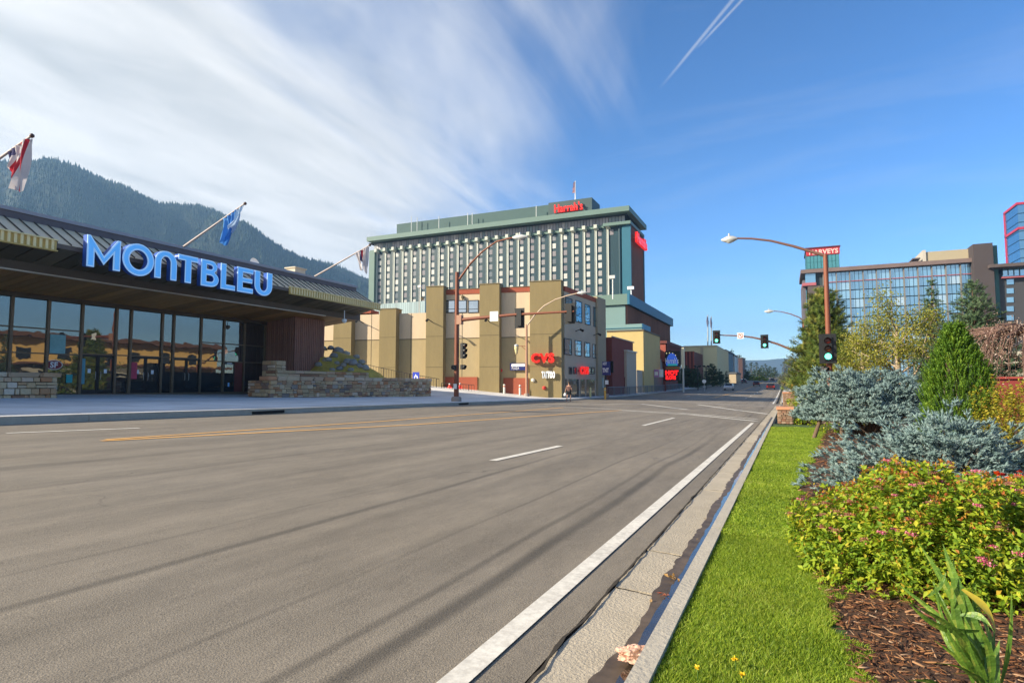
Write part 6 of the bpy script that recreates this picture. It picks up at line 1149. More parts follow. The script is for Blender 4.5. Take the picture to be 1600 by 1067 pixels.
for dx, dy in ((-1.25, -.7), (-.6, -.5), (.5, -.4)): MB().tube([(x_+dx, y_+dy, HB(x_, y_)-.1), (x_+dx*.7-.15, y_+dy*.6, HB(x_, y_)+.5), (x_+dx*.4, y_+dy*.3, HB(x_, y_)+1.1)], [.05, .045, .03], 7).build('spruce_stem', barkm, None, kind=None).__setitem__('x', 1) if False else None
tt = [o for o in bpy.data.objects if o.get('label', '').startswith('larger blue spruce')][0]
for dx, dy in ((-1.25, -.7), (-.6, -.5), (.5, -.4)): MB().tube([(x_+dx, y_+dy, HB(x_, y_)-.1), (x_+dx*.7-.15, y_+dy*.6, HB(x_, y_)+.5), (x_+dx*.4, y_+dy*.3, HB(x_, y_)+1.1)], [.05, .045, .03], 7).build('trunk', barkm, tt)
# arborvitae
arm = fol_mat('arborvitae_leaf', [(0, (.06, .13, .015)), (.45, (.11, .23, .022)), (.8, (.20, .33, .03)), (1, (.32, .42, .05))], .25)
rng = np.random.default_rng(44); x_, y_ = bedpt(1496, 10.6); zb_ = HB(x_, y_)-.05; av = thing('arborvitae', 'bright green pointed column of evergreen behind the nearer blue spruce', 'tree', (x_, y_, zb_)); Ha = 2.36
n = 2600; t = rng.random(n)**.8; th = rng.random(n)*6.283; rr_ = .60*np.sin(np.clip((1-t)*1.9+.12, 0, 1.57))*(1-t*.25)*(.66+.40*rng.random(n)**.6)*(1+.22*np.sin(th*5+t*9)*np.sin(th*3+t*17)); P = np.stack([x_+rr_*np.cos(th), y_+rr_*np.sin(th), zb_+Ha*t*.93], 1); D = np.stack([np.cos(th)*.35, np.sin(th)*.35, np.full(n, 1.)], 1)+rng.normal(0, .18, (n, 3))
V, F, R_ = brush(P, D, .15+.05*rng.random(n), .034, 44, .012, rng, 1.3); np_mesh('foliage', V, F, arm, av, rnd=R_, kind='stuff'); MB().tube([(x_, y_, zb_-.1), (x_, y_, zb_+Ha*.85)], [.05, .012], 7).build('trunk', barkm, av)
# yellow shrub on the right and low clumps
ysm = fol_mat('yellow_shrub_leaf', [(0, (.10, .15, .02)), (.4, (.26, .27, .025)), (.8, (.46, .36, .03)), (1, (.45, .22, .04))], .35)
for u_, dep, rx, rz, sd, ls, nl, lb, mm, nm in ((1592, 9.5, .9, 1.32, 51, .045, 16000, 'golden yellow shrub at the right edge beside the pointed evergreen', ysm, 'golden_shrub'), (1256, 22., .6, .75, 53, .07, 2600, 'yellow green shrub behind the stone pillars left of the blue spruce', gA, 'golden_shrub'), (1330, 17.5, 1.1, .5, 54, .06, 2600, 'yellow green shrub low under the larger blue spruce', gA, 'golden_shrub'), (1420, 26., 3.0, 1.55, 55, .10, 9000, 'dark green hedge below the birch like tree', fol_mat('hedge_leaf', [(0, (.03, .07, .015)), (.6, (.07, .12, .02)), (1, (.16, .19, .03))], .2), 'hedge'), (1530, 24., 2.0, 1.2, 57, .09, 4000, 'green low shrub beneath the right spruce', fol_mat('hedge_leaf2', [(0, (.04, .08, .02)), (.6, (.10, .15, .03)), (1, (.22, .24, .05))], .2), 'green_shrub'), (1275, 30., 1.6, 1.2, 58, .10, 3500, 'yellow green shrub at the foot of the tall pine', gA, 'golden_shrub')):
    x_, y_ = bedpt(u_, dep); bush(nm, lb, (x_, y_, HB(x_, y_)-.05), rx, rx*.9, rz, sd, mm, ls, nl)
# trees behind
pnm = fol_mat('pine_needle', [(0, (.05, .09, .015)), (.45, (.10, .15, .022)), (.8, (.19, .21, .03)), (1, (.30, .22, .05))], .2)
spm = fol_mat('spruce_needle', [(0, (.035, .075, .035)), (.5, (.075, .13, .06)), (1, (.15, .21, .10))], .15)
def tree_at(u, dep, vtop): x_, y_ = bedpt(u, dep); z_ = HB(x_, y_) if y_ < 60 else Gf(x_, y_); P = CP+ray(u, vtop)*dep; return (x_, y_, z_), P.z-z_
bp, H = tree_at(1291, 42, 452); conifer('pine_tree', 'tall bushy pine with long yellow green needles behind the signal pole', bp, H, 2.55, 61, pnm, 30, 13, .5, .25, 26, .25, lambda t: (1-t)**.55, .06, .035, 1.7)
bp, H = tree_at(1458, 34, 437); conifer('spruce_tree', 'slender green spruce standing just right of the pale leafy tree', bp, H, 1.5, 62, spm, 32, 9, .34, .10, 24, -.05, None, .1, .026, 1.5)
bp, H = tree_at(1527, 25, 438); conifer('spruce_tree', 'open layered spruce against the dark slab of the glass hotel', bp, H, 2.5, 63, spm, 34, 11, .30, .085, 26, -.02, None, .08, .02, 1.6)
bp, H = tree_at(1405, 29, 462); leafy_tree('birch_tree', 'multi branched tree with sparse yellow green leaves before the glass hotel', bp, H, 2.7, 64, fol_mat('yellow_leaf', [(0, (.14, .18, .03)), (.5, (.28, .29, .04)), (1, (.46, .40, .08))], .4), .10, 12000, bark=barkp, n0=13, start=.12, blob=.27)
bp, H = tree_at(1350, 31, 495); leafy_tree('birch_tree', 'lower yellow green tree between the pine and the multi branched tree', bp, H, 1.7, 65, fol_mat('yellow_leaf', []), .10, 8000, bark=barkp, n0=8, start=.15, blob=.3)
# weeping tree with reddish sparse leaves at the right
x_, y_ = bedpt(1618, 15.5); zb_ = HB(x_, y_); r = random.Random(71); rng = np.random.default_rng(71); wt = thing('weeping_tree', 'broad weeping tree with pinkish brown sparse foliage at the right edge', 'tree', (x_, y_, zb_)); mb = MB(); top = Vector((x_, y_, zb_+2.5)); mb.tube([(x_, y_, zb_-.1), (x_+.1, y_, zb_+1.2), top], [.14, .11, .08], 8); P = []
for k in range(120):
    a = r.random()*6.28; L_ = r.uniform(.5, 1.7); e = top+Vector((math.cos(a)*L_, math.sin(a)*L_*.9, r.uniform(-.1, .42)*(1.3-L_*.5))); f = e+Vector((math.cos(a)*.3, math.sin(a)*.3, -r.uniform(.5, 1.5))); pts = [top, top.lerp(e, .5)+Vector((0, 0, .18)), e, e.lerp(f, .5)+Vector((math.cos(a)*.08, math.sin(a)*.08, 0)), f]; mb.tube(pts, [.03, .018, .011, .007, .003], 5, False)
    for q, w_ in zip(pts[1:-1], pts[2:]):
        for j in range(8): P.append(tuple(q.lerp(w_, r.random())+Vector((r.gauss(0, .07), r.gauss(0, .07), r.gauss(0, .07)))))
mb.build('branches', mat('reddish_bark', (.17, .10, .08), .9, .25, 3), wt); P = np.repeat(np.array(P), 2, 0); P = P+rng.normal(0, .06, P.shape); V, F, R_ = leaves(P, rng.normal(0, 1, P.shape)+np.array([0, 0, -.6]), .055, rng, .45)
np_mesh('leaves', V, F, fol_mat('blush_leaf', [(0, (.14, .08, .05)), (.5, (.28, .19, .14)), (1, (.55, .44, .38))], .3), wt, rnd=R_, kind='stuff')
# terrace and red wall behind it
x0, y0 = bedpt(1512, 45); x1, _ = bedpt(1700, 45)
tr_ = thing('concrete_terrace', 'pale concrete terrace with stacked slabs behind the weeping tree', 'building', (x0, y0, 0)); TFc = Face((x0, y0), (x0+40, y0), out=(0, -1)); cgr = mat('terrace_concrete', (.42, .40, .33), .85, .15, 1)
for va, vb, d in ((549, 556, 0), (565, 569, .5), (578, 592, -.2)): MB().fbox(TFc, 1.5 if va < 560 else 0, 40, TFc.z(1580, vb), TFc.z(1580, va), -6, d).build('slab', cgr, tr_)
MB().fbox(TFc, 1, 40, -1, TFc.z(1580, 549.2), -7, -3).build('back_wall', mat('terrace_back', (.14, .13, .11), .9), tr_)
for k in range(9): MB().fbox(TFc, 1.6+k*3.2, 1.9+k*3.2, -1, TFc.z(1580, 549.4), -2.9, -.25).build('column', cgr, tr_)
x0, y0 = bedpt(1535, 20); RW = Face((x0, y0), (x0+12, y0), out=(0, -1)); rw = thing('red_wall', 'long dark red low wall with a flat cap behind the golden shrub', 'wall', (x0, y0, 0)); rwm = mat('dark_red_paint', (.22, .035, .03), .7, .12, 1); MB().fbox(RW, 0, 12, -.3, RW.z(1580, 592), -.3, 0).build('panel', rwm, rw); MB().fbox(RW, -.1, 12, RW.z(1580, 591.8), RW.z(1580, 588.5), -.35, .08).build('cap', mat('red_cap', (.30, .05, .04), .6), rw)
# boulders and red lily by the right edge
bldm = ramp_mat('garden_boulder', [(0, (.50, .42, .32)), (.5, (.36, .30, .25)), (1, (.42, .36, .28))], .9, 'object', .3, 2.5, .7)
for u_, v_, dep, s_, lb, sd in ((1592, 757, 4.75, .16, 'tan garden boulder at the right edge beside the yellow green shrub', 1), (1535, 745, 5.1, .13, 'dark flat rock at the foot of the nearer blue spruce', 3), (1598, 716, 6.2, .2, 'pale flat boulder behind the red flowers', 5)):
    P_ = CP+ray(u_, v_)*dep; o = link('boulder', boulder_mesh(sd+10, bldm, 3, .2), None, (P_.x, P_.y, HB(P_.x, P_.y)+s_*.25)); o.scale = (s_*1.25, s_, s_*.7); tag(o, lb, 'boulder', 'boulders in the flower bed')
x_, y_ = bedpt(1573, 5.3); zb_ = HB(x_, y_); ly = thing('lily', 'clump of lilies with bright red open flowers beside the boulders', 'flower', (x_, y_, zb_)); r = random.Random(3); rng = np.random.default_rng(3)
redp = fol_mat('red_petal', [(0, (.60, .02, .01)), (.7, (.72, .06, .01)), (1, (.75, .2, .02))], .3); P = []; mb = MB(); Vs = []
for k in range(8):
    a = r.random()*6.28; f = Vector((x_+.11*math.cos(a)+r.uniform(-.05, .05), y_+.09*math.sin(a), zb_+r.uniform(.28, .40))); mb.tube([(x_+.02*math.cos(a), y_, zb_), f], .005, 4, False); V, F, R_ = leaves(np.repeat(np.array([tuple(f)]), 7, 0), np.stack([np.cos(np.arange(7)*.9), np.sin(np.arange(7)*.9), np.full(7, .5)], 1), .055, rng, .55); np_mesh('blossom', V, F, redp, ly, rnd=R_)
mb.build('stems', mat('stem_green', (.08, .16, .03), .6, .2), ly)
def blade(par, base, d, L, wd, droop, m, name='leaf', seg=12, twist=0., fold=.35):
    d = Vector(d).normalized(); p = Vector(base); V = []; sidev = d.cross(Vector((0, 0, 1)));
    if sidev.length < .2: sidev = Vector((1, 0, 0))
    sidev.normalize(); 
    for k in range(seg+1):
        t = k/seg; w_ = wd*(min(1, t*5+.35))*(1-t**2.6)*.5+.0004; s_ = (Matrix.Rotation(twist*t, 3, d) @ sidev); nrm = s_.cross(d).normalized(); V += [tuple(p-s_*w_+nrm*w_*fold), tuple(p), tuple(p+s_*w_+nrm*w_*fold)]; d = (d+Vector((0, 0, -droop/seg*(.3+1.7*t)))).normalized(); p = p+d*L/seg
    F = [(k*3+i, k*3+i+1, (k+1)*3+i+1, (k+1)*3+i) for k in range(seg) for i in range(2)]; return np_mesh(name, V, F, m, par, rnd=[.5]*len(F), smooth=True)
grm = ramp_mat('iris_leaf_green', [(0, (.07, .15, .02)), (.45, (.12, .23, .03)), (.8, (.20, .32, .04)), (1, (.32, .36, .06))], .42, 'attr', .3, 14, .35, .28, .5); grd = mat('lily_leaf_green', (.10, .19, .03), .5, .2, 5, obj=.15)
for k in range(26): a = r.random()*6.28; blade(ly, (x_+.04*math.cos(a), y_+.04*math.sin(a), zb_), (math.cos(a)*.8, math.sin(a)*.8, 1.2), r.uniform(.25, .4), .016, 1.3, grd)
# foreground blade-leaved plant, leaves placed after the photograph
gx_, gy_ = bedpt(1543, 2.12); gz = HB(gx_, gy_); ir = thing('gladiolus', 'tall sword leaved plant rising from the bark in the right foreground', 'plant', (gx_, gy_, gz))
def L2(ub, vb, ut, vt, dep0, dep1, wd, bow, par=ir, yel=False, name='leaf'):
    a = CP+ray(ub, vb)*dep0; e = CP+ray(ut, vt)*dep1; n = 12; V = []; ch = e-a; rt = Vector((math.cos(PSI), math.sin(PSI), 0)); perp = ch.cross(CR_ @ Vector((0, 0, 1))).normalized()
    for k in range(n+1):
        t = k/n; p = a.lerp(e, t)+perp*bow*math.sin(math.pi*t)*ch.length; w_ = wd*.40*min(1, .28+t*1.9)*(1-t**2.4)+.0005; tw = perp*math.cos(t*.7)+(CR_ @ Vector((0, 0, 1)))*math.sin(t*.7+.3)*.8; dv = (CR_ @ Vector((0, 0, 1)))*.35*w_; V += [tuple(p-tw*w_+dv), tuple(p), tuple(p+tw*w_+dv)]
    F = [(k*3+i, k*3+i+1, (k+1)*3+i+1, (k+1)*3+i) for k in range(n) for i in range(2)]; return np_mesh(name, V, F, mat('iris_leaf_yellowed', (.42, .33, .03), .5, .4, 9) if yel else grm, par, rnd=[(.25 if q % 2 else .7)+.25*math.sin(q*.9+ub) for q in range(len(F))], smooth=True)
base_ = (1548, 1082)
for ub, vb, ut, vt, d0, d1, w_, bw_ in ((1535, 1030, 1436, 849, 2.12, 2.25, .042, .03), (1538, 1010, 1473, 849, 2.12, 2.2, .050, -.03), (1540, 1060, 1392, 905, 2.1, 2.3, .034, .08), (1530, 985, 1418, 940, 2.1, 2.1, .036, -.14), (1450, 930, 1478, 893, 2.15, 2.15, .02, .1), (1545, 1075, 1424, 942, 2.08, 2.0, .04, .10), (1520, 1067, 1490, 870, 2.14, 2.2, .045, -.06), (1500, 960, 1555, 990, 2.1, 2.0, .03, -.25), (1548, 1075, 1530, 975, 2.05, 2.0, .034, .06), (1560, 1075, 1562, 1000, 2.05, 2.1, .032, -.1), (1545, 1080, 1488, 1052, 2.0, 1.95, .02, .15), (1540, 1085, 1452, 1035, 2.1, 2.0, .015, .12), (1480, 1090, 1413, 1064, 1.95, 1.9, .03, .15), (1545, 1085, 1460, 1000, 2.1, 2.12, .030, .06), (1552, 1080, 1520, 920, 2.16, 2.2, .04, -.05)):
    L2(ub, vb, ut, vt, d0, d1, w_, bw_)
r = random.Random(12)
for k in range(13): t9 = r.random(); L2(1546+r.uniform(-14, 14), 1086, 1432+150*t9, r.uniform(880, 1010)+abs(t9-.5)*60, 2.1+r.uniform(-.06, .06), 2.15+r.uniform(-.12, .15), r.uniform(.014, .028), r.uniform(-.12, .14))
L2(1503, 920, 1557, 992, 2.1, 2.02, .04, -.16, yel=True)['label'] = 'yellowed bent leaf'
for k, (ub, vb, ut, vt, w_) in enumerate(((1640, 850, 1578, 768, .035), (1650, 900, 1567, 890, .03), (1640, 820, 1590, 745, .022), (1660, 960, 1585, 902, .03), (1650, 1000, 1592, 930, .02))):
    if k == 0: i2 = thing('gladiolus', 'sword leaved plant reaching in from the right edge', 'plant', tuple(CP+ray(1660, 1000)*2.3))
    L2(ub, vb, ut, vt, 2.35, 2.3, w_, .08, i2)
# bark chips
bcm = ramp_mat('bark_chip', [(0, (.035, .015, .009)), (.35, (.09, .036, .017)), (.65, (.17, .07, .028)), (.88, (.28, .14, .06)), (1, (.38, .26, .17))], .9, 'attr', .3, 30, 0)
def chips(n, ylo, yhi, xmax, lmin, lmax, rng):
    y = ylo+(yhi-ylo)*rng.random(n)**1.3; xb = np.interp(y, BEDY, BEDX); x = xb-.03+(xmax-xb)*rng.random(n); z = np.array([HB(a, b) for a, b in zip(x, y)])+rng.random(n)*.022; L = rng.uniform(lmin, lmax, n); wd = L*rng.uniform(.10, .28, n); th = .35*wd; a = rng.random(n)*6.28; el = rng.normal(0, .22, n)
    D = np.stack([np.cos(a)*np.cos(el), np.sin(a)*np.cos(el), np.sin(el)], 1); S = unit(np.cross(D, np.array([0, 0, 1.])+rng.normal(0, .3, (n, 3)))); U = np.cross(S, D); C = np.stack([x, y, z], 1)
    h = lambda a_, b_, c_: C+D*(L*a_/2)[:, None]+S*(wd*b_/2)[:, None]+U*(th*c_/2)[:, None]
    V = np.stack([h(-1, -.6, -1), h(-1, .6, -1), h(.7, 1, -1), h(1, -.3, -1), h(-.9, -.6, 1), h(-1, .5, 1), h(.6, .8, 1), h(1, -.3, .6)], 1).reshape(-1, 3); k = np.arange(n)[:, None, None]*8
    F = (k+np.array([[4, 5, 6, 7], [0, 1, 5, 4], [1, 2, 6, 5], [2, 3, 7, 6], [3, 0, 4, 7]])[None]).reshape(-1, 4); return V, F, np.repeat(rng.random(n), 5)
rng = np.random.default_rng(81); A_ = chips(27000, .9, 4.2, 3.4, .012, .055, rng); B_ = chips(9000, 4.2, 20, 6.5, .04, .12, rng); V, F, R_ = cat_mesh([A_, B_]); np_mesh('bark_mulch', V, F, bcm, rnd=R_, kind='stuff')
# lawn blades
gm_ = fol_mat('grass_blade', [(0, (.06, .13, .012)), (.4, (.20, .31, .02)), (.75, (.34, .43, .035)), (.94, (.40, .44, .08)), (1, (.45, .40, .18))], .35, .5, .35)
def blades(n, ylo, yhi, hmin, hmax, wd, rng, pw=1.):
    y = ylo+(yhi-ylo)*rng.random(n)**pw; xb = np.interp(y, BEDY, BEDX)+.05*np.sin(y*7)+.04*np.sin(y*17); x0 = XK+.085; x = x0+(xb-x0)*rng.random(n); z = np.interp(y, LY, LZ)+.093; cl = np.array([noise.noise((a*2.2, b*2.2, 0))*.35+noise.noise((a*.7, b*.7, 5))*.25 for a, b in zip(x, y)])
    h = (hmin+(hmax-hmin)*rng.random(n))*(1+cl*.8); a = rng.random(n)*6.28; ln = rng.uniform(.1, .9, n)*h; a2 = rng.random(n)*6.28; B = np.stack([x, y, z], 1); S = np.stack([np.cos(a), np.sin(a), np.zeros(n)], 1)*wd/2; T = B+np.stack([np.cos(a2)*ln, np.sin(a2)*ln, h], 1); M = B+np.stack([np.cos(a2)*ln*.3, np.sin(a2)*ln*.3, h*.6], 1)
    V = np.stack([B-S, B+S, M+S*.8, T, M-S*.8], 1).reshape(-1, 3); k = np.arange(n)[:, None, None]*5; F = (k+np.array([[0, 1, 2], [0, 2, 4], [4, 2, 3]])[None]).reshape(-1, 3); return V, F, np.repeat(np.clip(rng.random(n)*.75+.12+cl*.45, 0, 1), 3)
rng = np.random.default_rng(91); L_ = [blades(190000, .55, 5.0, .016, .036, .0036, rng, 1.25), blades(130000, 5.0, 21.9, .022, .042, .009, rng, 1.2)]
V, F, R_ = cat_mesh(L_); np_mesh('lawn', V, F, gm_, rnd=R_, kind='stuff')
# tiny yellow and white lawn flowers
rng = np.random.default_rng(95); ff = thing('dandelion', 'small yellow dandelion flower in the near corner of the lawn', 'flower', tuple(gp(1161, 1056, .13)))
for k, (u_, v_, lb) in enumerate(((1161, 1058, ''), (1149, 1033, 'small yellow dandelion above and left of the nearest one'), (1090, 1047, 'small yellow dandelion close to the kerb in the lawn'))):
    p = gp(u_, v_, .14); f_ = ff if k == 0 else thing('dandelion', lb, 'flower', tuple(p)); f_['group'] = 'dandelions in the lawn'; V, F, R_ = leaves(np.repeat(np.array([tuple(p+Vector((0, 0, .008)))]), 26, 0), rng.normal(0, 1, (26, 3))*np.array([1, 1, .3])+np.array([0, 0, .5]), .014, rng, .5); np_mesh('petals', V, F, mat('dandelion_yellow', (.75, .52, .02), .6, .1), f_, rnd=R_); MB().tube([p-Vector((0, 0, .04)), p+Vector((0, 0, .008))], .0015, 4).build('stem', mat('stem_green', (.08, .16, .03)), f_)
# far street trees
fir = fol_mat('far_conifer', [(0, (.018, .045, .018)), (.6, (.04, .075, .03)), (1, (.08, .11, .04))], .1)
k_ = 0
for u_, dep, vt, R_0, sd in ((1072, 150, 573, 2.6, 1), (1085, 146, 577, 2.3, 2), (1113, 165, 570, 2.8, 3), (1121, 185, 576, 2.6, 4), (1128, 205, 577, 2.6, 5), (1137, 230, 579, 2.4, 6)):
    bp, H = tree_at(u_, dep, vt); conifer('street_conifer', 'dark conifer on the left side of the street, '+('beside the cream post', 'under the left twin lamp', 'right of the twin lamps', 'before the cream block edge', 'before the dark blue block', 'farthest of the row')[sd-1], bp, H, R_0, sd, fir, 12, 7, .7, .3, 12, .1, lambda t: (1-t)**.6, .05, .16, 1.8, 'dark conifers on the left pavement')
for u_, dep, vt, R_0, sd in ((1145, 330, 545, 3.2, 11), (1157, 345, 554, 3.0, 12), (1163.5, 360, 560, 3.2, 13), (1175, 420, 566, 4.0, 14), (1182.5, 450, 567, 4., 15), (1191, 440, 572, 4., 16), (1197, 460, 569, 4., 17), (1204, 440, 573, 4., 18), (1211, 430, 574, 4., 19), (1187, 380, 578, 3.5, 26), (1168, 300, 582, 2.2, 27)):
    bp, H = tree_at(u_, dep, vt); conifer('distant_conifer', 'distant dark conifer at the end of the street, '+{11: 'tallest one at the left', 12: 'second tall one from the left', 13: 'slim one beside the last buildings', 14: 'left of the gap', 15: 'pointed one left of centre', 16: 'short one left of centre', 17: 'pointed one in the centre', 18: 'short one right of centre', 19: 'farthest right of the group', 26: 'low one in front of the centre', 27: 'smallest one in front at the left'}[sd], bp, H, R_0, sd, fir, 9, 6, 1.3, .6, 9, .0, None, .05, .35, .8, 'conifers at the end of the street')
for u_, dep, vt, R_0, sd in ((1236, 130, 556, 3.0, 21), (1232, 160, 562, 3.0, 22), (1226, 200, 566, 3.0, 23), (1246, 95, 550, 2.8, 24), (1241, 110, 560, 2.4, 25)):
    bp, H = tree_at(u_, dep, vt); conifer('roadside_pine', 'grey green pine left of the big pine, '+('behind the small street tree', 'second from the street', 'nearest the street', 'against the trunk of the big pine', 'shorter one in between')[sd-21], bp, H, R_0, sd, fol_mat('grey_pine', [(0, (.05, .07, .035)), (.6, (.10, .11, .06)), (1, (.17, .16, .10))], .1), 12, 7, .6, .3, 10, .2, lambda t: (1-t)**.6*(.7+.4*math.sin(t*9)), .1, .11, .7, 'pines on the right pavement')
x_, y_ = 1.2, 84.; bp = (x_, y_, Gf(x_, y_)+.1); leafy_tree('street_tree', 'small young street tree with yellow green leaves on the right pavement', bp, 2.7, .75, 29, fol_mat('young_leaf', [(0, (.20, .28, .04)), (1, (.42, .46, .08))], .4), .14, 500, n0=5, blob=.25, depth=2)
for u_, dep, rx, sd in ((1176, 300, 3., 31), (1190, 290, 3.4, 32), (1083, 128, 2.6, 33), (1072, 118, 2.2, 34)):
    x_, y_ = bedpt(u_, dep); 
    if sd > 32: x_ = min(x_, -23.)
    bush('roadside_shrub', ('sunlit yellow green shrub clump left at the end of the street', 'sunlit yellow green shrub clump right at the end of the street', 'dark rounded shrub under the left twin lamp', 'dark rounded shrub nearest the cream post')[sd-31], (x_, y_, Gf(x_, y_)), rx, rx, 2.0 if sd < 33 else 2.3, sd, gA if sd < 33 else fol_mat('hedge_leaf', []), .5 if sd < 33 else .3, 1200 if sd < 33 else 2200)
bp, H = tree_at(374, 75, 403); leafy_tree('leafy_tree', 'yellow green treetop showing over the roof above the letters', bp, H, 3.2, 37, fol_mat('yellow_leaf', []), .28, 3500, n0=9, blob=.6)

for k, (x_, y_, h_) in enumerate(((19, 44, 4.2), (22, 55, 5.), (17.5, 36, 3.6), (24, 66, 5.2))): leafy_tree('leafy_tree', 'round green tree mirrored in the entrance glass, '+('second', 'third', 'first', 'last')[k]+' from the left', (x_, y_, Gf(x_, y_)), h_, 2., 200+k, fol_mat('hedge_leaf2', []), .3, 2600, n0=8, blob=.5)
for k in range(3): x_, y_ = 14.+k*1.5, 30+k*11; bush('green_shrub', 'low green shrub mirrored in the entrance glass, '+('nearest', 'middle', 'farthest')[k]+' one', (x_, y_, Gf(x_, y_)), 2.2, 3.5, 1.6, 210+k, fol_mat('hedge_leaf', []), .25, 1800)
# ------------------------------------------------------------------ twin lamps, cars, pedestrian, litter
for u_, lb in ((1090.5, 'dark twin armed post lamp on the left pavement, nearer one'), (1104, 'dark twin armed post lamp on the left pavement, farther one')):
    y_ = 128 if u_ < 1100 else 142; p = px_y(u_, 603, y_); zt9 = px_y(u_, 572, y_).z; p.z = Gf(p.x, y_); q_ = thing('post_lamp', lb, 'street lamp', p, 'twin post lamps'); MB().tube([p, (p.x, p.y, zt9)], .09, 6).build('pole', sigb, q_); MB().box(p.x-.55, p.x+.55, y_-.05, y_+.05, zt9-.25, zt9-.15).build('crossarm', sigb, q_)
    for s_ in (-1, 1): MB().box(p.x+s_*.45-.28, p.x+s_*.45+.28, y_-.25, y_+.25, zt9-.15+.002, zt9+.15).build('lamp_box', sigb, q_)
p = px_y(1100.5, 603, 125); p.z = Gf(p.x, 125); q_ = thing('round_sign', 'pale round sign on a short post beside the twin lamps', 'sign', p); MB().tube([p, p+Vector((0, 0, 1.9))], .05, 6).build('post', galv, q_); MB().tube([(p.x, 124.93, p.z+1.9), (p.x, 124.88, p.z+1.9)], .38, 14).build('disc', whs, q_)
p = px_y(1152.5, 590, 260); q_ = thing('street_lamp', 'thin white lamp pole before the far conifers on the left', 'street lamp', p); MB().tube([p-Vector((0, 0, 2)), px_y(1152.5, 555, 260)], [.16, .1], 6).build('pole', galv, q_); MB().box(p.x-.1, p.x+1.2, 259.9, 260.1, px_y(1152, 556, 260).z, px_y(1152, 555, 260).z+.1).build('arm', galv, q_)
p = px_y(1181.5, 592, 330); q_ = thing('street_lamp', 'thin cream pole at the end of the street among conifers', 'street lamp', p); MB().tube([p-Vector((0, 0, 2)), px_y(1181.5, 572, 330)], [.18, .12], 6).build('pole', mat('cream_post', (.6, .55, .4)), q_); MB().box(p.x-.1, p.x+.1, 329.6, 329.8, px_y(1181, 575, 330).z, px_y(1181, 572, 330).z).build('lamp_box', galv, q_)
p = px_y(1240, 603, 88); q_ = thing('sign_post', 'slim dark sign post by the kerb beside the small street tree', 'sign', (p.x, 88, Gf(p.x, 88))); MB().tube([(p.x, 88, Gf(p.x, 88)), px_y(1240, 588, 88)], .05, 6).build('post', iron2, q_); MB().tube([px_y(1238.5, 604, 87), px_y(1238.5, 597, 87)], [.13, .13], 8).build('orange_marker', mat('marker_orange', (.6, .22, .05), .5), q_)
p = CF.sz(655, 455, .5); # flood light on the second pilaster top
fl0 = cfp(655, 492, -1); q_ = thing('roof_light', 'thin roof mast with a small floodlight behind the shop parapet', 'lamp', fl0); MB().tube([fl0-Vector((0, 0, .5)), cfp(655, 450, -1)], .04, 6).build('mast', galv, q_); c = cfp(656, 448, -1); MB().box(c.x-.2, c.x+.2, c.y-.15, c.y+.15, c.z-.12, c.z+.16).build('floodlight', galv, q_)
fl1 = px_y(957.5, 460, 126); q_ = thing('roof_light', 'white mast with a floodlight on the podium roof before the tower', 'lamp', fl1-Vector((0, 0, 1))); MB().tube([fl1-Vector((0, 0, 1)), px_y(957.5, 436, 126)], .1, 6).build('mast', whs, q_); c = px_y(957.5, 433, 126); MB().box(c.x-.7, c.x+.5, c.y-.3, c.y+.3, c.z-.35, c.z+.35).build('floodlight', galv, q_)
fl1 = px_y(987, 462, 140); q_ = thing('roof_camera', 'white camera box on a bracket at the podium roof corner', 'camera', fl1-Vector((0, 0, 1))); MB().tube([fl1-Vector((0, 0, 1)), px_y(986, 452, 140)], .12, 6).build('mast', whs, q_); c = px_y(986.5, 451, 140); MB().box(c.x-.9, c.x+.6, c.y-.3, c.y+.3, c.z-.2, c.z+.5).build('housing', whs, q_)
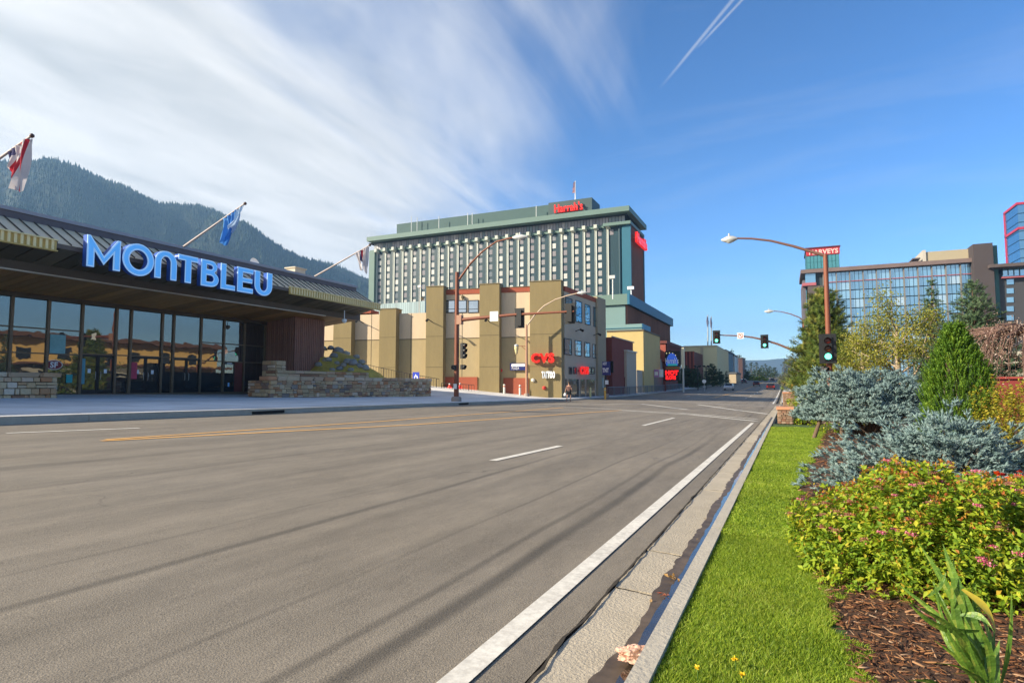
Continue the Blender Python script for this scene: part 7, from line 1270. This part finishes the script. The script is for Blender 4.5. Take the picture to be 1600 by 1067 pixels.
def car(lb, loc, rz, paint, grp='cars on the far street'):
    t_ = thing('parked_car' if 'parked' in lb else 'car', lb, 'car', loc, grp, rz); ORG[t_.name] = Vector((0, 0, 0))
    prof = [(-2.15, .35), (-2.2, .75), (-2.05, .92), (-1.5, .98), (-.95, 1.42), (.55, 1.45), (1.15, 1.0), (2.05, .85), (2.2, .6), (2.15, .32)]
    def loft(pr, w0, w1, zsw, nm, m, par):
        vs = []; n = len(pr)
        for s_ in (-1, 1):
            for y_, z_ in pr: w_ = w0 if z_ < zsw else w0+(w1-w0)*(z_-zsw)/(1.45-zsw); vs.append((s_*w_, y_, z_))
        return MB().add(vs, [tuple(range(n)), tuple(range(2*n-1, n-1, -1))]+[(i, n+i, n+(i+1) % n, (i+1) % n) for i in range(n)]).build(nm, m, par)
    loft([(a, b_) for a, b_ in prof], .88, .68, .95, 'body', paint, t_); gl = mat('car_glass', (.015, .018, .02), .1, .1)
    MB().add([(-.66, -1.50+.03, 1.0), (.66, -1.47, 1.0), (.58, -1.0, 1.40), (-.58, -1.0, 1.40)], [(0, 1, 2, 3)]).build('rear_window', gl, t_); o = t_.children[-1]
    for v in o.data.vertices: v.co.y -= .05; v.co.z += .02
    MB().add([(-.7, 1.14, 1.03), (.7, 1.14, 1.03), (.6, .62, 1.42), (-.6, .62, 1.42)], [(0, 1, 2, 3)]).build('windscreen', gl, t_)
    for s_ in (-1, 1):
        MB().add([(s_*.89, -1.3, 1.02), (s_*.89, .95, 1.02), (s_*.735, .5, 1.38), (s_*.735, -.95, 1.38)], [(0, 1, 2, 3)]).build('side_window', gl, t_); MB().box(s_*.68-.15, s_*.68+.15, -2.235, -2.16, .66, .82).build('tail_light', mat('tail_red', (.5, .02, .02), .3), t_); MB().box(s_*.66-.16, s_*.66+.16, 2.17, 2.225, .55, .7).build('headlight', mat('head_clear', (.7, .7, .68), .2), t_)
        for y_ in (-1.35, 1.35):
            w_ = MB().tube([(s_*.72, y_, .32), (s_*.90, y_, .32)], .32, 14).build('wheel', mat('tyre', (.02, .02, .02), .9), t_); MB().tube([(s_*.90, y_, .32), (s_*.915, y_, .32)], .19, 10).build('rim', galv, w_)
    return t_
silver = mat('silver_paint', (.42, .44, .46), .3, .05, metal=.5); dkred = mat('dark_red_paint_car', (.06, .012, .012), .3, .05); dkp = mat('charcoal_paint', (.05, .055, .06), .3, .05)
for u_, v_, x_, lb, pm, rz in ((1139, 603, -11.0, 'silver car coming towards us on the left side of the street', silver, math.pi), (1204.5, 611, -3.2, 'dark red car driving away on the right lane', dkred, 0), (1207, 594, -5.5, 'small charcoal car far down the street', dkp, 0), (1182, 595, -8, 'red car far down the middle of the street', dkred, 0), (1163, 592, -14, 'charcoal car parked far down the left kerb', dkp, 0)):
    d_ = ray(u_, v_); k = x_/d_.x; y_ = d_.y*k; car(lb, (x_, y_, Gf(x_, y_)), rz, pm)
# crumpled paper and leaf litter in the gutter
P_ = gp(988, 1033); me = bpy.data.meshes.new('paper'); bm = bmesh.new(); bmesh.ops.create_icosphere(bm, subdivisions=4, radius=1)
for v in bm.verts:
    q = v.co.copy(); k = .75+.35*noise.noise(q*1.7+Vector((3, 0, 0)))+.30*abs(noise.noise(q*3.5))+.12*abs(noise.noise(q*8)); v.co = Vector((q.x*k*.088, q.y*k*.060, (q.z*k*.04 if q.z > -.4 else -.016*k)))
bm.to_mesh(me); bm.free(); pm_, t, b = base_mat('crumpled_paper_mat'); tc = t.add('TexCoord').outputs['Object']; t.l.new(t.ramp(t.noise(tc, 14, 4), [(.3, (.52, .27, .18)), (.7, (.68, .46, .35))]), b.inputs['Base Color']); b.inputs['Roughness'].default_value = .7; bn = t.add('Bump', {'Strength': .9, 'Distance': .012, 'Height': t.add('TexVoronoi', {'Vector': tc, 'Scale': 34.}).outputs['Distance']}); t.l.new(bn.outputs[0], b.inputs['Normal']); me.materials.append(pm_)
o = link('crumpled_bag', me, None, (P_.x, P_.y, P_.z+.028)); o.rotation_euler.z = .5; tag(o, 'crumpled pinkish paper bag lying in the wet gutter', 'litter')
rng = np.random.default_rng(101); n = 70; y = 1.8+8*rng.random(n)**1.5; x = XK-.02-.13*rng.random(n); P = np.stack([x, y, np.interp(y, LY, LZ)+.002], 1); V, F, R_ = leaves(P, np.stack([rng.normal(0, 1, n), rng.normal(0, 1, n), np.zeros(n)+.15], 1), .022, rng, .6); np_mesh('leaf_litter', V, F, fol_mat('dry_leaf', [(0, (.10, .05, .02)), (.6, (.28, .17, .06)), (1, (.5, .42, .3))], .1), rnd=R_, kind='stuff')
for u_, v_, nm_, lb in ((1050, 903, 'leaf', 'curled dry brown leaf in the wet gutter, nearer of two'), (1038, 930, 'twig', 'small reddish twig clump at the edge of the wet gutter')):
    p = gp(u_, v_); V, F, R_ = leaves(np.repeat(np.array([tuple(p+Vector((0, 0, .006)))]), 9, 0)+rng.normal(0, .012, (9, 3))*np.array([1, 1, .1]), rng.normal(0, 1, (9, 3))*np.array([1, 1, .15]), .035, rng, .45 if nm_ == 'leaf' else .08); np_mesh('dry_'+nm_, V, F, fol_mat('dry_leaf_b' if nm_ == 'leaf' else 'twig_red', [(0, (.20, .11, .03)), (1, (.36, .22, .08))] if nm_ == 'leaf' else [(0, (.3, .06, .03)), (1, (.35, .12, .06))], .1), None, tuple(p), rnd=R_, label=lb, cat='leaf' if nm_ == 'leaf' else 'twig')
# pedestrian on the crosswalk before the shop entrance
gpz = gp(889, 627.5); pe = thing('person', 'person in brown shirt and black shorts walking before the shop corner', 'person', gpz)
sk = mat('skin', (.38, .21, .14), .6, .08, 6)
def skin(name, verts, edges, rad, m, par, root=0, sub=2):
    me = bpy.data.meshes.new(name); me.from_pydata([tuple(v) for v in verts], edges, []); o = bpy.data.objects.new(name, me); COL.objects.link(o); md = o.modifiers.new('s', 'SKIN'); md.use_smooth_shade = True
    for i, r_ in enumerate(rad): sv = me.skin_vertices[0].data[i]; sv.radius = (r_, r_) if not hasattr(r_, '__len__') else r_; sv.use_root = (i == root)
    o.modifiers.new('u', 'SUBSURF').levels = sub; dg = bpy.context.evaluated_depsgraph_get(); m2 = bpy.data.meshes.new_from_object(o.evaluated_get(dg)); bpy.data.objects.remove(o); m2.materials.clear(); m2.materials.append(m); m2.name = name
    o = link(name, m2, par); o.location = (0, 0, 0); return o
V = [(0, 0, .95), (0, 0, 1.15), (0, 0, 1.36), (0, 0, 1.46), (0, .01, 1.54), (0, .0, 1.64), (0, 0, 1.73), (.10, 0, .90), (.13, .12, .50), (.12, .02, .09), (.12, .19, .03), (-.10, 0, .90), (-.12, -.06, .50), (-.13, -.30, .12), (-.13, -.18, .03), (.19, 0, 1.38), (.25, -.05, 1.12), (.27, .10, .90), (.27, .14, .82), (-.19, 0, 1.38), (-.27, .03, 1.12), (-.34, -.02, .88), (-.35, -.02, .80)]
V = [Vector(v) for v in V]; E = [(0, 1), (1, 2), (2, 3), (3, 4), (4, 5), (5, 6), (0, 7), (7, 8), (8, 9), (9, 10), (0, 11), (11, 12), (12, 13), (13, 14), (2, 15), (15, 16), (16, 17), (17, 18), (2, 19), (19, 20), (20, 21), (21, 22)]
Rr = [(.15, .11), (.14, .10), (.15, .10), .055, .05, (.075, .09), .06, .085, .058, .04, .035, .085, .058, .04, .035, .06, .042, .03, .03, .06, .042, .03, .03]
skin('body', V, E, Rr, sk, pe)
skin('shirt', [Vector((0, 0, .93)), Vector((0, 0, 1.14)), Vector((0, 0, 1.35)), Vector((0, 0, 1.44)), V[15], V[15].lerp(V[16], .6), V[19], V[19].lerp(V[20], .6)], [(0, 1), (1, 2), (2, 3), (2, 4), (4, 5), (2, 6), (6, 7)], [(.20, .155), (.185, .145), (.195, .15), .085, .09, .075, .09, .075], mat('brown_shirt', (.13, .065, .055), .9, .15, 8), pe, 1)
skin('shorts', [Vector((0, 0, .96)), V[7], V[7].lerp(V[8], .75), V[11], V[11].lerp(V[12], .75)], [(0, 1), (1, 2), (0, 3), (3, 4)], [(.175, .13), .11, .095, .11, .095], mat('black_shorts', (.015, .015, .018), .9, .15, 8), pe)
MB().lathe(tuple(gpz+Vector((0, .01, 1.66))), [(.085, -.02), (.098, .04), (.085, .10), (.03, .135), (.001, .14)], 12).build('hair', mat('brown_hair', (.06, .035, .02), .8), pe)
h = gpz+Vector((-.35, -.02, .78)); bg = MB().lathe(tuple(h-Vector((0, 0, .34))), [(.02, 0), (.14, .03), (.15, .16), (.09, .28), (.02, .36)], 9).build('shopping_bag', whs, None, org=tuple(h)); tag(bg, 'small white shopping bag held by the walking person', 'bag')
# ------------------------------------------------------------------ mountain and far ridge
MR = [(-400, 330), (-250, 300), (-120, 268), (-40, 252), (20, 252), (50, 250), (75, 252), (100, 259), (125, 271), (150, 281), (175, 288), (200, 299), (225, 312), (240, 318), (262, 318), (300, 321), (325, 328), (345, 340), (380, 352), (400, 366), (430, 385), (460, 401), (490, 409), (515, 413), (560, 432), (585, 440), (640, 452), (720, 470), (830, 505), (960, 545), (1080, 577), (1140, 592)]
mu = [p[0] for p in MR]; mv = [p[1] for p in MR]; nu_, nd_ = 180, 40; us = np.linspace(-400, 1140, nu_); V = []
hz_ = 7.; r0_, r1_ = 900., 1900.
def mpt(u, f):
    d = ray(u, 600); d = Vector((d.x, d.y)).normalized(); v = np.interp(u, mu, mv); dr = ray(u, v); el = dr.z/Vector((dr.x, dr.y)).length; rc = r1_*(1+.10*noise.noise((u*.006, 0, 2))); zc2 = EYE+el*rc
    if f <= 1:
        rad = r0_+(rc-r0_)*f; sh = f*f*(3-2*f)*.55+f*.45; z = hz_-5+(zc2-hz_+5)*sh*(1-.0)
        rid = noise.noise((u*.013, f*3.2, 0))*.7+noise.noise((u*.035, f*7, 4))*.3; z += (zc2*.13)*rid*math.sin(math.pi*f)
        zlim = EYE+el*rad*.985
        if f < .995: z = min(z, zlim)
    else: rad = rc+(f-1)*1500; z = zc2*(1-(f-1)*1.3)
    return Vector((d.x*rad, d.y*rad, z))
fs2 = list(np.linspace(0, 1, nd_))+[1.15, 1.4, 1.8]; V = [tuple(mpt(u, f)) for f in fs2 for u in us]; F = [(j*nu_+i, j*nu_+i+1, (j+1)*nu_+i+1, (j+1)*nu_+i) for j in range(len(fs2)-1) for i in range(nu_-1)]
np_mesh('mountain', V, F, mat('forest_floor', (.03, .042, .024), .95, .35, .01), smooth=True, kind='structure')
rng = np.random.default_rng(7); n = 38000; tu = rng.uniform(-400, 900, n); tf = 1-rng.random(n)**1.1*.85; tf[:2500] = rng.uniform(.985, 1.01, 2500); tu[:2500] = rng.uniform(-60, 700, 2500)
us_t = 77+(1-tf)*190; keep = np.abs(tu-(75+(1-tf)*150)) > 3.2+2*rng.random(n); tu, tf = tu[keep], tf[keep]; n = len(tu)
P = np.array([tuple(mpt(a, b_)) for a, b_ in zip(tu, tf)]); pn = np.array([noise.noise((a*.004, b_*.004, 0)) for a, b_, _ in P]); H_ = rng.uniform(5, 14, n)*(.6+.6*rng.random(n))*(1+pn*.7); Rb = H_*rng.uniform(.17, .26, n); P[:, 2] -= 1.5; parts = []
for z0, z1, rk in ((.05, .6, 1.), (.38, 1., .62)):
    ang = np.arange(5)*2*np.pi/5; ring = np.stack([np.cos(ang), np.sin(ang)], 1); B = np.concatenate([P[:, None, :2]+ring[None]*(Rb*rk)[:, None, None], np.broadcast_to((P[:, 2]+H_*z0)[:, None, None], (n, 5, 1))], 2); T = np.concatenate([P[:, None, :2], (P[:, 2]+H_*z1)[:, None, None]], 2); V = np.concatenate([B, T], 1).reshape(-1, 3); k = np.arange(n)[:, None, None]*6; F = (k+np.array([[i, (i+1) % 5, 5] for i in range(5)])[None]).reshape(-1, 3); parts.append((V, F, np.repeat(rng.random(n), 5)))
V, F, R_ = cat_mesh(parts); np_mesh('mountain_forest', V, F, ramp_mat('mountain_conifer', [(0, (.007, .019, .013)), (.5, (.015, .034, .020)), (.85, (.032, .054, .026)), (1, (.07, .085, .04))], .8, 'attr', .45, .012, 0, 0, .2), rnd=R_, kind='stuff')
mb = MB(); pr = None; RG = [(1000, 590), (1060, 578), (1120, 568), (1165, 563), (1195, 562.5), (1235, 560), (1290, 556), (1400, 552), (1600, 556), (1900, 575)]; rows_ = []
for k in range(80):
    u = 1000+700*k/79; v = np.interp(u, [p[0] for p in RG], [p[1] for p in RG])+1.0*noise.noise((u*.03, 0, 0)); rows_.append([CP+ray(u, 600)*3700+Vector((0, 0, 7)), CP+ray(u, (v+600)/2+4+2*noise.noise((u*.02, 3, 0)))*3950, CP+ray(u, v)*4250, CP+ray(u, 600)*4600])
V = [tuple(p) for r_ in rows_ for p in r_]; F = [(i*4+j, (i+1)*4+j, (i+1)*4+j+1, i*4+j+1) for i in range(79) for j in range(3)]; np_mesh('far_hills', V, F, mat('far_hill_forest', (.07, .085, .06), .95, .5, .004), smooth=True, kind='structure')
# ------------------------------------------------------------------ air between us and the far hills
TOPZ = max((o.matrix_basis.translation.z+max((v.co.z for v in o.data.vertices), default=0)) for o in bpy.data.objects if o.name.startswith('mountain')); print('top', TOPZ)
HZ = MB().box(-5900, 5900, -300, 6500, -3, TOPZ+6); m = bpy.data.materials.new('haze_air'); m.use_nodes = True; nt = m.node_tree; nt.nodes.clear(); ou = nt.nodes.new('ShaderNodeOutputMaterial'); pv = nt.nodes.new('ShaderNodeVolumePrincipled'); pv.inputs['Color'].default_value = (.34, .62, 1, 1); pv.inputs['Density'].default_value = .0002; pv.inputs['Anisotropy'].default_value = .2; nt.links.new(pv.outputs[0], ou.inputs['Volume'])
if USE_HAZE: HZ.build('haze', m, kind='stuff')
